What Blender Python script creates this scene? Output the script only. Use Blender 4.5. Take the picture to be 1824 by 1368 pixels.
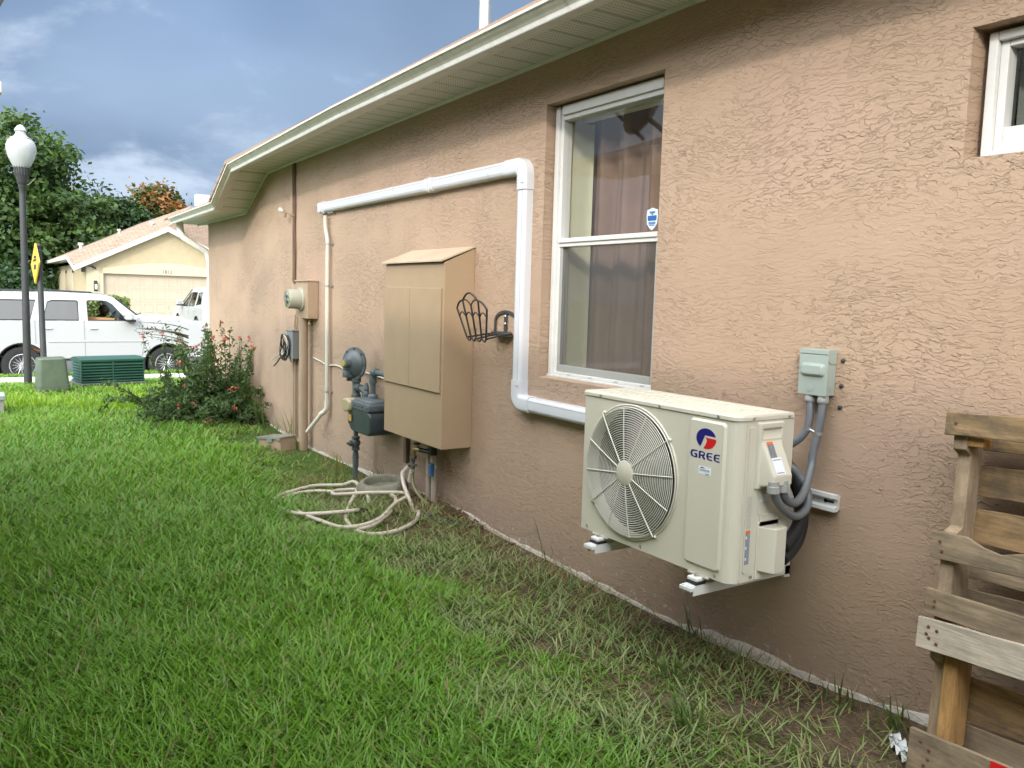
import bpy, bmesh, math, random
import numpy as np
from mathutils import Vector, Matrix, noise as mnoise
from mathutils.geometry import tessellate_polygon
R = math.radians
rng = np.random.default_rng(7)
random.seed(7)
scene = bpy.context.scene
COL = scene.collection
for _o in list(bpy.data.objects): bpy.data.objects.remove(_o)

# ------------------------------------------------------------------ camera
YAW, PITCH, ROLL, FPX = 0.9909534, -0.1033258, 0.0280261, 1482.389
CAMLOC = Vector((0.0, -2.44, 1.33357))
_f = Vector((-math.sin(YAW)*math.cos(PITCH), math.cos(YAW)*math.cos(PITCH), math.sin(PITCH)))
_r0 = Vector((math.cos(YAW), math.sin(YAW), 0)); _u0 = _r0.cross(_f)
_r = math.cos(ROLL)*_r0 + math.sin(ROLL)*_u0; _u = -math.sin(ROLL)*_r0 + math.cos(ROLL)*_u0
cam_d = bpy.data.cameras.new('camera'); cam = bpy.data.objects.new('camera', cam_d); COL.objects.link(cam)
m3 = Matrix((_r, _u, -_f)).transposed()
cam.matrix_world = Matrix.Translation(CAMLOC) @ m3.to_4x4()
cam_d.sensor_width = 36.0; cam_d.lens = FPX/1824*36.0; cam_d.clip_end = 2000; cam_d.clip_start = 0.02
scene.camera = cam

# ------------------------------------------------------------------ sun, sky, exposure
SUN_DIR = Vector((-1.04, 1.0, -0.70)).normalized()      # the way the light travels
SUN_EL = math.asin(-SUN_DIR.z); SUN_AZ = math.atan2(-SUN_DIR.x, -SUN_DIR.y)
sl = bpy.data.lights.new('sun', 'SUN'); sl.energy = 1.8; sl.angle = R(3.0); sl.color = (1.0, 0.90, 0.76)
so = bpy.data.objects.new('sun', sl); COL.objects.link(so)
so.rotation_euler = SUN_DIR.to_track_quat('-Z', 'Y').to_euler(); so.location = (8, -12, 10)
world = bpy.data.worlds.new('World'); scene.world = world; world.use_nodes = True
SKY_BRIGHT = 36.0
def sky_nodes():
    nt = world.node_tree; N = nt.nodes; L = nt.links; N.clear()
    out = N.new('ShaderNodeOutputWorld'); bg = N.new('ShaderNodeBackground'); bg.inputs[1].default_value = 0.15
    sky = N.new('ShaderNodeTexSky'); sky.sky_type = 'NISHITA'; sky.sun_disc = False
    sky.sun_elevation = SUN_EL; sky.sun_rotation = SUN_AZ; sky.air_density = 1.0; sky.dust_density = 0.6; sky.ozone_density = 1.6
    tc = N.new('ShaderNodeTexCoord'); sep = N.new('ShaderNodeSeparateXYZ'); L.new(tc.outputs['Generated'], sep.inputs[0])
    # flatten the dome so that clouds get smaller towards the horizon
    mx = N.new('ShaderNodeMath'); mx.operation = 'MAXIMUM'; L.new(sep.outputs[2], mx.inputs[0]); mx.inputs[1].default_value = 0.0
    ad = N.new('ShaderNodeMath'); ad.operation = 'ADD'; L.new(mx.outputs[0], ad.inputs[0]); ad.inputs[1].default_value = 0.33
    cmb = N.new('ShaderNodeCombineXYZ')
    for k in (0, 1):
        d = N.new('ShaderNodeMath'); d.operation = 'DIVIDE'; L.new(sep.outputs[k], d.inputs[0]); L.new(ad.outputs[0], d.inputs[1]); L.new(d.outputs[0], cmb.inputs[k])
    L.new(sep.outputs[2], cmb.inputs[2])
    def nz(scale, detail, rough, off, dist=0.0):
        mp = N.new('ShaderNodeMapping'); mp.inputs['Location'].default_value = off; L.new(cmb.outputs[0], mp.inputs[0])
        n = N.new('ShaderNodeTexNoise'); n.inputs['Scale'].default_value = scale; n.inputs['Detail'].default_value = detail
        n.inputs['Roughness'].default_value = rough; n.inputs['Distortion'].default_value = dist
        L.new(mp.outputs[0], n.inputs['Vector']); return n.outputs['Fac']
    def ramp(src, a, b, ca=(0, 0, 0, 1), cb=(1, 1, 1, 1)):
        r = N.new('ShaderNodeValToRGB'); r.color_ramp.elements[0].position = a; r.color_ramp.elements[1].position = b
        r.color_ramp.elements[0].color = ca; r.color_ramp.elements[1].color = cb; r.color_ramp.interpolation = 'EASE'
        L.new(src, r.inputs[0]); return r.outputs[0]
    def mix(fac, a, b):
        m = N.new('ShaderNodeMix'); m.data_type = 'RGBA'; L.new(fac, m.inputs[0])
        for v, i in ((a, 6), (b, 7)):
            if isinstance(v, tuple): m.inputs[i].default_value = v
            else: L.new(v, m.inputs[i])
        return m.outputs[2]
    haze = ramp(sep.outputs[2], 0.0, 0.42, (2.9, 3.7, 4.9, 1), (1.35, 2.1, 3.4, 1))       # thin high veil, paler towards the horizon
    half = N.new('ShaderNodeValue'); half.outputs[0].default_value = 0.92
    base = mix(half.outputs[0], sky.outputs[0], haze)
    big = ramp(nz(1.1, 4, 0.5, (3.1, 0.4, 0)), 0.36, 0.66)
    base2 = mix(big, base, (1.15, 1.75, 2.75, 1))                                           # grey-blue cloud deck
    grey = ramp(nz(0.75, 3, 0.5, (7.7, 2.2, 1)), 0.42, 0.7)
    base3 = mix(grey, base2, (1.75, 2.3, 3.2, 1))
    puff = ramp(nz(2.6, 9, 0.58, (1.3, 5.2, 0.3), 0.25), 0.50, 0.70)
    base4 = mix(puff, base3, (3.5, 4.2, 5.2, 1))
    # unseen sky behind the camera and overhead, brightened to lift the shaded surfaces
    dot = N.new('ShaderNodeVectorMath'); dot.operation = 'DOT_PRODUCT'; L.new(tc.outputs['Generated'], dot.inputs[0]); dot.inputs[1].default_value = Vector((0.36, -0.55, 0.75)).normalized()
    br = ramp(dot.outputs['Value'], 0.05, 0.95)
    glow = mix(br, base4, (SKY_BRIGHT*0.88, SKY_BRIGHT*0.91, SKY_BRIGHT*0.91, 1))
    L.new(glow, bg.inputs[0]); L.new(bg.outputs[0], out.inputs[0])
sky_nodes()
scene.view_settings.view_transform = 'Standard'; scene.view_settings.look = 'None'
scene.view_settings.exposure = 0.30; scene.view_settings.gamma = 1.0
scene.cycles.max_bounces = 8; scene.cycles.transparent_max_bounces = 16; scene.cycles.use_denoising = True
scene.cycles.caustics_reflective = False; scene.cycles.caustics_refractive = False

# ------------------------------------------------------------------ mesh helpers
WORLD_OF = {}
class MB:
    def __init__(s): s.v = []; s.f = []; s.mi = []; s.cur = 0
    def add(s, vs, fs):
        o = len(s.v); s.v.extend(tuple(p) for p in vs); s.f.extend(tuple(i+o for i in f) for f in fs); s.mi.extend([s.cur]*len(fs)); return s
    def box(s, x0, x1, y0, y1, z0, z1, bev=0.0, M=None):
        if bev:
            bm = bmesh.new(); bmesh.ops.create_cube(bm, size=1.0)
            for v in bm.verts: v.co = Vector(((v.co.x+.5)*(x1-x0)+x0, (v.co.y+.5)*(y1-y0)+y0, (v.co.z+.5)*(z1-z0)+z0))
            bmesh.ops.bevel(bm, geom=bm.edges[:], offset=bev, segments=2, profile=0.5, affect='EDGES')
            bm.verts.index_update(); vs = [v.co.copy() for v in bm.verts]; fs = [[v.index for v in f.verts] for f in bm.faces]; bm.free()
        else:
            vs = [Vector((x, y, z)) for z in (z0, z1) for y in (y0, y1) for x in (x0, x1)]
            fs = [(0, 2, 3, 1), (4, 5, 7, 6), (0, 1, 5, 4), (2, 6, 7, 3), (0, 4, 6, 2), (1, 3, 7, 5)]
        if M: vs = [M @ v for v in vs]
        return s.add(vs, fs)
    def quad(s, *p): return s.add(p, [tuple(range(len(p)))])
    def prism(s, poly, a, b, put):          # poly 2D, put(u, v, w) -> xyz
        n = len(poly); vs = [put(u, v, a) for u, v in poly]+[put(u, v, b) for u, v in poly]
        fs = [(i, (i+1) % n, (i+1) % n+n, i+n) for i in range(n)]+[tuple(range(n))[::-1], tuple(range(n, 2*n))]
        return s.add(vs, fs)
    def plate(s, outer, holes, put):        # flat polygon with holes
        loops = [[Vector((u, v, 0)) for u, v in outer]]+[[Vector((u, v, 0)) for u, v in h] for h in holes]
        tri = tessellate_polygon(loops); pts = [p for l in loops for p in l]
        return s.add([put(p.x, p.y) for p in pts], [tuple(t) for t in tri])
    def tube(s, pts, r, n=8, closed=False, cap=True):
        P = [Vector(p) for p in pts]; k = len(P)
        rr = r if isinstance(r, (list, tuple)) else [r]*k
        T = []
        for i in range(k):
            a = P[(i-1) % k] if (closed or i > 0) else P[i]; b = P[(i+1) % k] if (closed or i < k-1) else P[i]
            T.append((b-a).normalized())
        up = Vector((0, 0, 1)) if abs(T[0].z) < 0.9 else Vector((1, 0, 0))
        nrm = (up - T[0]*up.dot(T[0])).normalized(); vs = []
        for i in range(k):
            nrm = nrm - T[i]*nrm.dot(T[i])
            if nrm.length < 1e-6: nrm = T[i].orthogonal()
            nrm.normalize(); b = T[i].cross(nrm)
            for j in range(n):
                a = 2*math.pi*j/n; vs.append(P[i]+(nrm*math.cos(a)+b*math.sin(a))*rr[i])
        fs = []
        for i in range(k if closed else k-1):
            for j in range(n):
                i2 = (i+1) % k; fs.append((i*n+j, i*n+(j+1) % n, i2*n+(j+1) % n, i2*n+j))
        if cap and not closed: fs += [tuple(range(n))[::-1], tuple(range((k-1)*n, k*n))]
        return s.add(vs, fs)
    def lathe(s, prof, c, axis=(0, 0, 1), n=24, cap=True):
        ax = Vector(axis).normalized(); a = ax.orthogonal().normalized(); b = ax.cross(a); c = Vector(c); vs = []
        for r, h in prof:
            for j in range(n):
                t = 2*math.pi*j/n; vs.append(c+ax*h+(a*math.cos(t)+b*math.sin(t))*r)
        k = len(prof); fs = [(i*n+j, i*n+(j+1) % n, (i+1)*n+(j+1) % n, (i+1)*n+j) for i in range(k-1) for j in range(n)]
        if cap and prof[0][0] > 1e-6: fs.append(tuple(range(n))[::-1])
        if cap and prof[-1][0] > 1e-6: fs.append(tuple(range((k-1)*n, k*n)))
        return s.add(vs, fs)
    def grid(s, fn, nu, nv):
        vs = [fn(i/nu, j/nv) for j in range(nv+1) for i in range(nu+1)]
        fs = [(j*(nu+1)+i, j*(nu+1)+i+1, (j+1)*(nu+1)+i+1, (j+1)*(nu+1)+i) for j in range(nv) for i in range(nu)]
        return s.add(vs, fs)
    def stroke(s, pts, w, put):             # flat ribbon through 2D points, widths per point
        P = [Vector(p).to_2d() if len(p) > 2 else Vector(p) for p in pts]; k = len(P); W = w if isinstance(w, (list, tuple)) else [w]*k; vs = []
        for i in range(k):
            t = (P[min(i+1, k-1)]-P[max(i-1, 0)]).normalized(); n = Vector((-t.y, t.x))
            vs += [put(*(P[i]+n*W[i]/2)), put(*(P[i]-n*W[i]/2))]
        return s.add(vs, [(2*i, 2*i+1, 2*i+3, 2*i+2) for i in range(k-1)])
    def build(s, name, mat, parent=None, smooth=None, bevel=0.0, seg=2):
        me = bpy.data.meshes.new(name); me.from_pydata([tuple(v) for v in s.v], [], s.f)
        mats = mat if isinstance(mat, (list, tuple)) else [mat]
        for m in mats: me.materials.append(m)
        if len(mats) > 1: me.polygons.foreach_set('material_index', s.mi)
        bm = bmesh.new(); bm.from_mesh(me); bmesh.ops.recalc_face_normals(bm, faces=bm.faces[:]); bm.to_mesh(me); bm.free()
        if smooth is not None:
            me.shade_smooth(); me.set_sharp_from_angle(angle=R(smooth))
        o = bpy.data.objects.new(name, me); COL.objects.link(o); WORLD_OF[o.name] = Matrix.Identity(4)
        if parent is not None:
            o.parent = parent; o.matrix_parent_inverse = WORLD_OF[parent.name].inverted()
        if bevel:
            b = o.modifiers.new('bevel', 'BEVEL'); b.width = bevel; b.segments = seg; b.limit_method = 'ANGLE'; b.angle_limit = R(40)
        return o
def build_each(mb, name, mat, parent=None, smooth=None, bevel=0.0):
    """one object per connected piece"""
    par = list(range(len(mb.v)))
    def find(i):
        while par[i] != i: par[i] = par[par[i]]; i = par[i]
        return i
    for f in mb.f:
        for k in f[1:]: par[find(k)] = find(f[0])
    groups = {}
    for f in mb.f: groups.setdefault(find(f[0]), []).append(f)
    for fs in groups.values():
        ids = sorted({i for f in fs for i in f}); mp = {i: k for k, i in enumerate(ids)}; q = MB(); q.add([mb.v[i] for i in ids], [tuple(mp[i] for i in f) for f in fs]); q.build(name, mat, parent, smooth, bevel)
def tag(o, label=None, cat=None, group=None, kind=None):
    if label: o['label'] = label
    if cat: o['category'] = cat
    if group: o['group'] = group
    if kind: o['kind'] = kind
    return o
def thing(name, label, cat, loc, group=None):
    o = bpy.data.objects.new(name, None); COL.objects.link(o); o.location = loc; o.empty_display_size = 0.1
    WORLD_OF[o.name] = Matrix.Translation(Vector(loc)); return tag(o, label, cat, group)
def XZ(y): return lambda u, v, *w: Vector((u, y, v))
def YZ(x): return lambda u, v, *w: Vector((x, u, v))
def px_z(u, v, w): return Vector((u, v, w))      # poly in x,y ; extruded along z
def px_y(u, v, w): return Vector((u, w, v))      # poly in x,z ; extruded along y
def px_x(u, v, w): return Vector((w, u, v))      # poly in y,z ; extruded along x
def cr(pts, n=8, closed=False):                  # Catmull-Rom through points
    P = [Vector(p) for p in pts]; k = len(P); out = []
    for i in range(k if closed else k-1):
        p0 = P[(i-1) % k] if closed or i > 0 else P[i]; p1 = P[i]; p2 = P[(i+1) % k]; p3 = P[(i+2) % k] if closed or i+2 < k else p2
        for j in range(n):
            t = j/n; out.append(0.5*((2*p1)+(p2-p0)*t+(2*p0-5*p1+4*p2-p3)*t*t+(3*p1-p0-3*p2+p3)*t**3))
    if not closed: out.append(P[-1])
    return out
def arc(cx, cz, rx, rz, a0, a1, n):
    return [(cx+rx*math.cos(R(a0+(a1-a0)*i/n)), cz+rz*math.sin(R(a0+(a1-a0)*i/n))) for i in range(n+1)]
def rrect(x0, x1, z0, z1, r, n=4):
    return (arc(x1-r, z1-r, r, r, 0, 90, n)+arc(x0+r, z1-r, r, r, 90, 180, n)+arc(x0+r, z0+r, r, r, 180, 270, n)+arc(x1-r, z0+r, r, r, 270, 360, n))
def np_mesh(name, V, F, mat, cols=None, parent=None, k=4):
    me = bpy.data.meshes.new(name); nv, nf = len(V), len(F)
    me.vertices.add(nv); me.vertices.foreach_set('co', np.ascontiguousarray(V, np.float32).ravel())
    me.loops.add(nf*k); me.loops.foreach_set('vertex_index', np.ascontiguousarray(F, np.int32).ravel())
    me.polygons.add(nf); me.polygons.foreach_set('loop_start', np.arange(0, nf*k, k, dtype=np.int32))
    me.update(calc_edges=True); me.validate()
    if cols is not None:
        at = me.attributes.new('tint', 'FLOAT_COLOR', 'POINT'); c4 = np.ones((nv, 4), np.float32); c4[:, :3] = cols; at.data.foreach_set('color', c4.ravel())
    me.materials.append(mat); me.shade_smooth()
    o = bpy.data.objects.new(name, me); COL.objects.link(o); WORLD_OF[o.name] = Matrix.Identity(4)
    if parent is not None: o.parent = parent; o.matrix_parent_inverse = WORLD_OF[parent.name].inverted()
    return o

# ------------------------------------------------------------------ materials
class NT:
    def __init__(s, name):
        s.m = bpy.data.materials.new(name); s.m.use_nodes = True; s.nt = s.m.node_tree; s.N = s.nt.nodes; s.L = s.nt.links
        s.b = s.N['Principled BSDF']; s.out = s.N['Material Output']
        s.tc = s.N.new('ShaderNodeTexCoord').outputs['Object']
    def set(s, sock, v):
        if hasattr(v, 'links'): s.L.new(v, sock)
        elif isinstance(v, (tuple, list)) and len(v) == 3 and sock.type == 'RGBA': sock.default_value = (*v, 1)
        else: sock.default_value = v
    def bs(s, k, v): s.set(s.b.inputs[k], v); return s
    def map(s, scale=(1, 1, 1), loc=(0, 0, 0), rot=(0, 0, 0), src=None):
        n = s.N.new('ShaderNodeMapping'); n.inputs['Scale'].default_value = scale; n.inputs['Location'].default_value = loc; n.inputs['Rotation'].default_value = rot
        s.L.new(src or s.tc, n.inputs[0]); return n.outputs[0]
    def noise(s, scale, detail=3, rough=0.55, dist=0.0, vec=None):
        n = s.N.new('ShaderNodeTexNoise'); n.inputs['Scale'].default_value = scale; n.inputs['Detail'].default_value = detail
        n.inputs['Roughness'].default_value = rough; n.inputs['Distortion'].default_value = dist; s.L.new(vec or s.tc, n.inputs['Vector']); return n.outputs['Fac']
    def voro(s, scale, vec=None, feature='F1', rnd=1.0):
        n = s.N.new('ShaderNodeTexVoronoi'); n.feature = feature; n.inputs['Scale'].default_value = scale; n.inputs['Randomness'].default_value = rnd
        s.L.new(vec or s.tc, n.inputs['Vector']); return n.outputs[0]
    def wave(s, scale, vec=None, axis='X', dist=0.0, prof='SIN', dscale=1.0):
        n = s.N.new('ShaderNodeTexWave'); n.bands_direction = axis; n.wave_profile = prof; n.inputs['Scale'].default_value = scale
        n.inputs['Distortion'].default_value = dist; n.inputs['Detail Scale'].default_value = dscale; s.L.new(vec or s.tc, n.inputs['Vector']); return n.outputs['Fac']
    def ramp(s, f, a, b, ca=(0, 0, 0), cb=(1, 1, 1), interp='LINEAR'):
        r = s.N.new('ShaderNodeValToRGB'); e = r.color_ramp.elements; e[0].position = a; e[1].position = b; e[0].color = (*ca, 1); e[1].color = (*cb, 1)
        r.color_ramp.interpolation = interp; s.L.new(f, r.inputs[0]); return r.outputs[0]
    def mix(s, f, a, b, blend='MIX'):
        n = s.N.new('ShaderNodeMix'); n.data_type = 'RGBA'; n.blend_type = blend; s.set(n.inputs[0], f); s.set(n.inputs[6], a); s.set(n.inputs[7], b); return n.outputs[2]
    def math(s, op, a, b=0.0, c=None):
        n = s.N.new('ShaderNodeMath'); n.operation = op; s.set(n.inputs[0], a); s.set(n.inputs[1], b)
        if c is not None: s.set(n.inputs[2], c)
        return n.outputs[0]
    def sep(s, vec=None):
        n = s.N.new('ShaderNodeSeparateXYZ'); s.L.new(vec or s.tc, n.inputs[0]); return n.outputs
    def geo(s, k): return s.N.new('ShaderNodeNewGeometry').outputs[k]
    def attr(s, name='tint'):
        n = s.N.new('ShaderNodeAttribute'); n.attribute_name = name; return n.outputs['Color']
    def bump(s, h, dist=0.01, strength=1.0):
        n = s.N.new('ShaderNodeBump'); n.inputs['Distance'].default_value = dist; n.inputs['Strength'].default_value = strength
        s.L.new(h, n.inputs['Height']); s.L.new(n.outputs[0], s.b.inputs['Normal']); return s
def paint(name, col, rough=0.45, var=0.08, metal=0.0, grain=0.0, gs=300, spec=0.5, coat=0.0, dirt=0.0, dirtcol=(0.12, 0.10, 0.07), ds=3.0):
    t = NT(name); n = t.noise(4.0, 4, 0.6)
    c = t.mix(t.ramp(n, 0.3, 0.7), tuple(x*(1-var) for x in col), tuple(min(1, x*(1+var)) for x in col))
    if dirt: c = t.mix(t.math('MULTIPLY', t.ramp(t.noise(ds, 6, 0.7), 0.48, 0.75), dirt), c, dirtcol)
    t.bs('Base Color', c); t.bs('Metallic', metal); t.bs('Specular IOR Level', spec); t.bs('Coat Weight', coat)
    t.bs('Roughness', t.math('MULTIPLY_ADD', t.noise(9.0, 4), 0.25, rough-0.12))
    if grain: t.bump(t.noise(gs, 2), 0.002, grain)
    return t.m
def m_stucco():
    t = NT('tan_stucco'); P = t.tc
    # pulled plaster: short ragged ridges lying along the wall, bent by broad trowel strokes
    x, y, z = t.sep(P); wob = t.math('MULTIPLY', t.math('SUBTRACT', t.noise(1.6, 2, 0.5), 0.5), 0.22)
    rag = t.math('MULTIPLY', t.math('SUBTRACT', t.noise(42, 3, 0.6), 0.5), 0.030)
    zz = t.math('ADD', t.math('ADD', z, wob), rag); xx = t.math('ADD', x, t.math('MULTIPLY', t.math('SUBTRACT', t.noise(35, 2, 0.6, 0, t.map(loc=(5, 5, 5))), 0.5), 0.05))
    cm = t.N.new('ShaderNodeCombineXYZ'); t.L.new(t.math('MULTIPLY', xx, 13.0), cm.inputs[0]); t.L.new(t.math('MULTIPLY', zz, 58.0), cm.inputs[2])
    a = t.noise(1.0, 2, 0.5, 0.0, cm.outputs[0]); b = t.noise(2.1, 2, 0.5, 0.0, cm.outputs[0])
    big = t.ramp(t.noise(1.7, 3, 0.55, 0.3, t.map((1, 1, 1.4), (9, 0, 3))), 0.36, 0.62)
    p1 = t.ramp(a, 0.505, 0.53); p2 = t.ramp(b, 0.53, 0.56); lump = t.ramp(t.noise(26, 3, 0.6, 0, t.map((1, 1, 1.5))), 0.60, 0.72)
    rim = t.ramp(t.math('ABSOLUTE', t.math('SUBTRACT', a, 0.53)), 0.0, 0.030, (1, 1, 1), (0, 0, 0))
    dens = t.math('MULTIPLY_ADD', big, 0.8, 0.2)
    h = t.math('MULTIPLY', t.math('ADD', t.math('MULTIPLY', p1, 0.40), t.math('ADD', t.math('MULTIPLY', p2, 0.22), t.math('MULTIPLY', rim, 0.38))), dens)
    h = t.math('ADD', h, t.math('MULTIPLY', lump, t.math('MULTIPLY', big, 0.30))); h = t.math('ADD', h, t.math('MULTIPLY', t.noise(170, 2), 0.08))
    t.bump(h, 0.0050, 1.0)
    c = t.mix(t.ramp(t.noise(1.1, 4, 0.6, 0.3), 0.3, 0.7), (0.395, 0.282, 0.205), (0.44, 0.315, 0.23))
    c = t.mix(t.math('MULTIPLY', t.ramp(t.noise(2.3, 3, 0.5, 0, t.map(loc=(3, 1, 8))), 0.5, 0.72), 0.4), c, (0.455, 0.31, 0.25))
    x, y, z = t.sep()
    # far-end dark streaks paint the dish's shadow; faint grey band above the ground
    st = t.ramp(t.noise(2.2, 5, 0.6, 0.2, t.map((1.9, 1, 0.22), (2.4, 0, 0))), 0.56, 0.74)
    far = t.ramp(x, 0.0, 1.0); far = t.ramp(t.math('MULTIPLY_ADD', x, -0.25, -1.3), 0.0, 0.6)
    c = t.mix(t.math('MULTIPLY', t.math('MULTIPLY', st, far), 0.42), c, (0.26, 0.205, 0.165))
    gr = t.ramp(t.math('ADD', z, t.math('MULTIPLY', t.noise(3.0, 4), 0.3)), 0.16, 0.42, (1, 1, 1), (0, 0, 0))
    c = t.mix(t.math('MULTIPLY', gr, 0.35), c, (0.30, 0.25, 0.20))
    wh = t.math('MULTIPLY', t.ramp(t.noise(30, 4, 0.7), 0.60, 0.66), t.ramp(t.math('ADD', z, t.math('MULTIPLY', t.noise(2.2, 3), 0.25)), 0.2, 0.3, (1, 1, 1), (0, 0, 0)))
    c = t.mix(t.math('MULTIPLY', wh, 0.8), c, (0.62, 0.58, 0.53))
    t.bs('Base Color', c); t.bs('Roughness', 0.62); t.bs('Specular IOR Level', 0.35)
    return t.m
def m_glass(name, tint=(0.97, 1.0, 0.98), ior=1.75, rough=0.0):
    t = NT(name); t.N.remove(t.b); lw = t.N.new('ShaderNodeLayerWeight'); lw.inputs[0].default_value = 0.5; f0 = ((ior-1)/(ior+1))**2*1.7
    fr = t.math('MULTIPLY_ADD', t.math('POWER', lw.outputs['Facing'], 5.0), 1-f0, f0).node
    g = t.N.new('ShaderNodeBsdfGlossy'); g.inputs['Roughness'].default_value = rough; tr = t.N.new('ShaderNodeBsdfTransparent'); tr.inputs[0].default_value = (*tint, 1)
    mx = t.N.new('ShaderNodeMixShader'); t.L.new(fr.outputs[0], mx.inputs[0]); t.L.new(tr.outputs[0], mx.inputs[1]); t.L.new(g.outputs[0], mx.inputs[2])
    t.L.new(mx.outputs[0], t.out.inputs[0]); return t.m
def m_screen():
    t = NT('insect_screen'); t.bs('Base Color', (0.10, 0.10, 0.10)); t.bs('Alpha', 0.42); t.bs('Roughness', 0.8); return t.m
def m_leaf(name, trans=0.35, rough=0.45, var=0.0):
    t = NT(name); c = t.attr(); t.bs('Base Color', c); t.bs('Roughness', rough); t.bs('Specular IOR Level', 0.3)
    tl = t.N.new('ShaderNodeBsdfTranslucent'); t.L.new(t.mix(1.0, c, (1.25, 1.3, 0.75), 'MULTIPLY'), tl.inputs[0])
    mx = t.N.new('ShaderNodeMixShader'); mx.inputs[0].default_value = trans; t.L.new(t.b.outputs[0], mx.inputs[1]); t.L.new(tl.outputs[0], mx.inputs[2])
    t.L.new(mx.outputs[0], t.out.inputs[0]); return t.m
def m_wood(name, dark, light, along=(1, 0, 0), stain=0.5, seed=0.0):
    t = NT(name)
    sc = (2.0, 28, 28) if along[0] else (28, 28, 2.0)
    v = t.map(sc, (seed, seed*2, seed*3)); g = t.noise(1.0, 5, 0.65, 0.5, v)
    c = t.mix(t.ramp(g, 0.3, 0.72), dark, light)
    f = t.noise(1.0, 3, 0.6, 0.2, t.map(tuple(a*5 for a in sc), (seed, 1, 2))); c = t.mix(t.math('MULTIPLY', t.ramp(f, 0.5, 0.8), 0.5), c, tuple(x*0.45 for x in dark))
    s = t.ramp(t.noise(5.0, 5, 0.7, 0.4, t.map((1, 1, 1.6), (seed*5, 0, seed))), 0.45, 0.66); c = t.mix(t.math('MULTIPLY', s, stain), c, (0.075, 0.065, 0.055))
    t.bs('Base Color', c); t.bs('Roughness', 0.9); t.bs('Specular IOR Level', 0.08)
    t.bump(t.math('ADD', g, t.math('MULTIPLY', f, 0.6)), 0.004, 0.5); return t.m
def m_ground():
    t = NT('lawn_soil'); x, y, z = t.sep()
    n = t.noise(2.2, 5, 0.6, 0.3); fine = t.noise(60, 4, 0.7); mid = t.noise(9, 4, 0.65)
    soil = t.mix(t.ramp(mid, 0.35, 0.7), (0.055, 0.040, 0.027), (0.13, 0.095, 0.062))
    soil = t.mix(t.math('MULTIPLY', t.ramp(fine, 0.45, 0.7), 0.6), soil, (0.20, 0.15, 0.10))
    green = t.mix(t.ramp(fine, 0.35, 0.65), (0.028, 0.060, 0.012), (0.075, 0.125, 0.030))
    lush = t.ramp(t.math('ADD', t.math('MULTIPLY', y, -1.0), t.math('MULTIPLY', t.math('SUBTRACT', n, 0.5), 0.8)), 0.55, 1.0)
    farm = t.ramp(t.math('MULTIPLY', x, -0.1), 0.45, 0.62); lush = t.math('MAXIMUM', lush, farm)
    c = t.mix(lush, soil, green); t.bs('Base Color', c); t.bs('Roughness', 0.95); t.bs('Specular IOR Level', 0.1)
    t.bump(t.math('ADD', fine, mid), 0.02, 0.7); return t.m
def m_asphalt():
    t = NT('asphalt'); n = t.noise(400, 2); c = t.mix(t.ramp(n, 0.35, 0.7), (0.045, 0.047, 0.052), (0.085, 0.087, 0.093)); c = t.mix(t.ramp(t.noise(0.6, 3), 0.4, 0.7), c, (0.06, 0.062, 0.068))
    t.bs('Base Color', c); t.bs('Roughness', 0.85); t.bump(n, 0.004, 0.5); return t.m
def m_concrete(name, a=(0.42, 0.40, 0.36), b=(0.56, 0.54, 0.49), s=1.0, rough=0.85):
    t = NT(name); c = t.mix(t.ramp(t.noise(3*s, 6, 0.7), 0.3, 0.7), a, b); c = t.mix(t.math('MULTIPLY', t.ramp(t.noise(40*s, 4, 0.7), 0.55, 0.75), 0.5), c, tuple(x*0.55 for x in a))
    t.bs('Base Color', c); t.bs('Roughness', rough); t.bump(t.noise(80*s, 4, 0.7), 0.006, 0.6); return t.m
def m_shingle(name, a, b, axis='Y'):
    t = NT(name); br = t.N.new('ShaderNodeTexBrick'); br.inputs['Scale'].default_value = 1.0; br.offset = 0.5
    x, y, z = t.sep(); cmb = t.N.new('ShaderNodeCombineXYZ'); t.L.new(y if axis == 'Y' else x, cmb.inputs[0]); t.L.new(t.math('MULTIPLY', z, 2.3), cmb.inputs[1]); t.L.new(cmb.outputs[0], br.inputs['Vector'])
    br.inputs['Brick Width'].default_value = 0.32; br.inputs['Row Height'].default_value = 0.15; br.inputs['Mortar Size'].default_value = 0.012
    br.inputs['Color1'].default_value = (*a, 1); br.inputs['Color2'].default_value = (*b, 1); br.inputs['Mortar'].default_value = (*(v*0.45 for v in a), 1); br.inputs['Bias'].default_value = 0.0
    c = t.mix(t.math('MULTIPLY', t.ramp(t.noise(1.5, 5, 0.7), 0.4, 0.7), 0.5), br.outputs[0], tuple(v*1.25 for v in b)); t.bs('Base Color', c); t.bs('Roughness', 0.9)
    t.bump(t.math('ADD', t.math('MULTIPLY', br.outputs['Fac'], -1.0), t.math('MULTIPLY', t.noise(120, 2), 0.3)), 0.008, 0.8); return t.m
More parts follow.
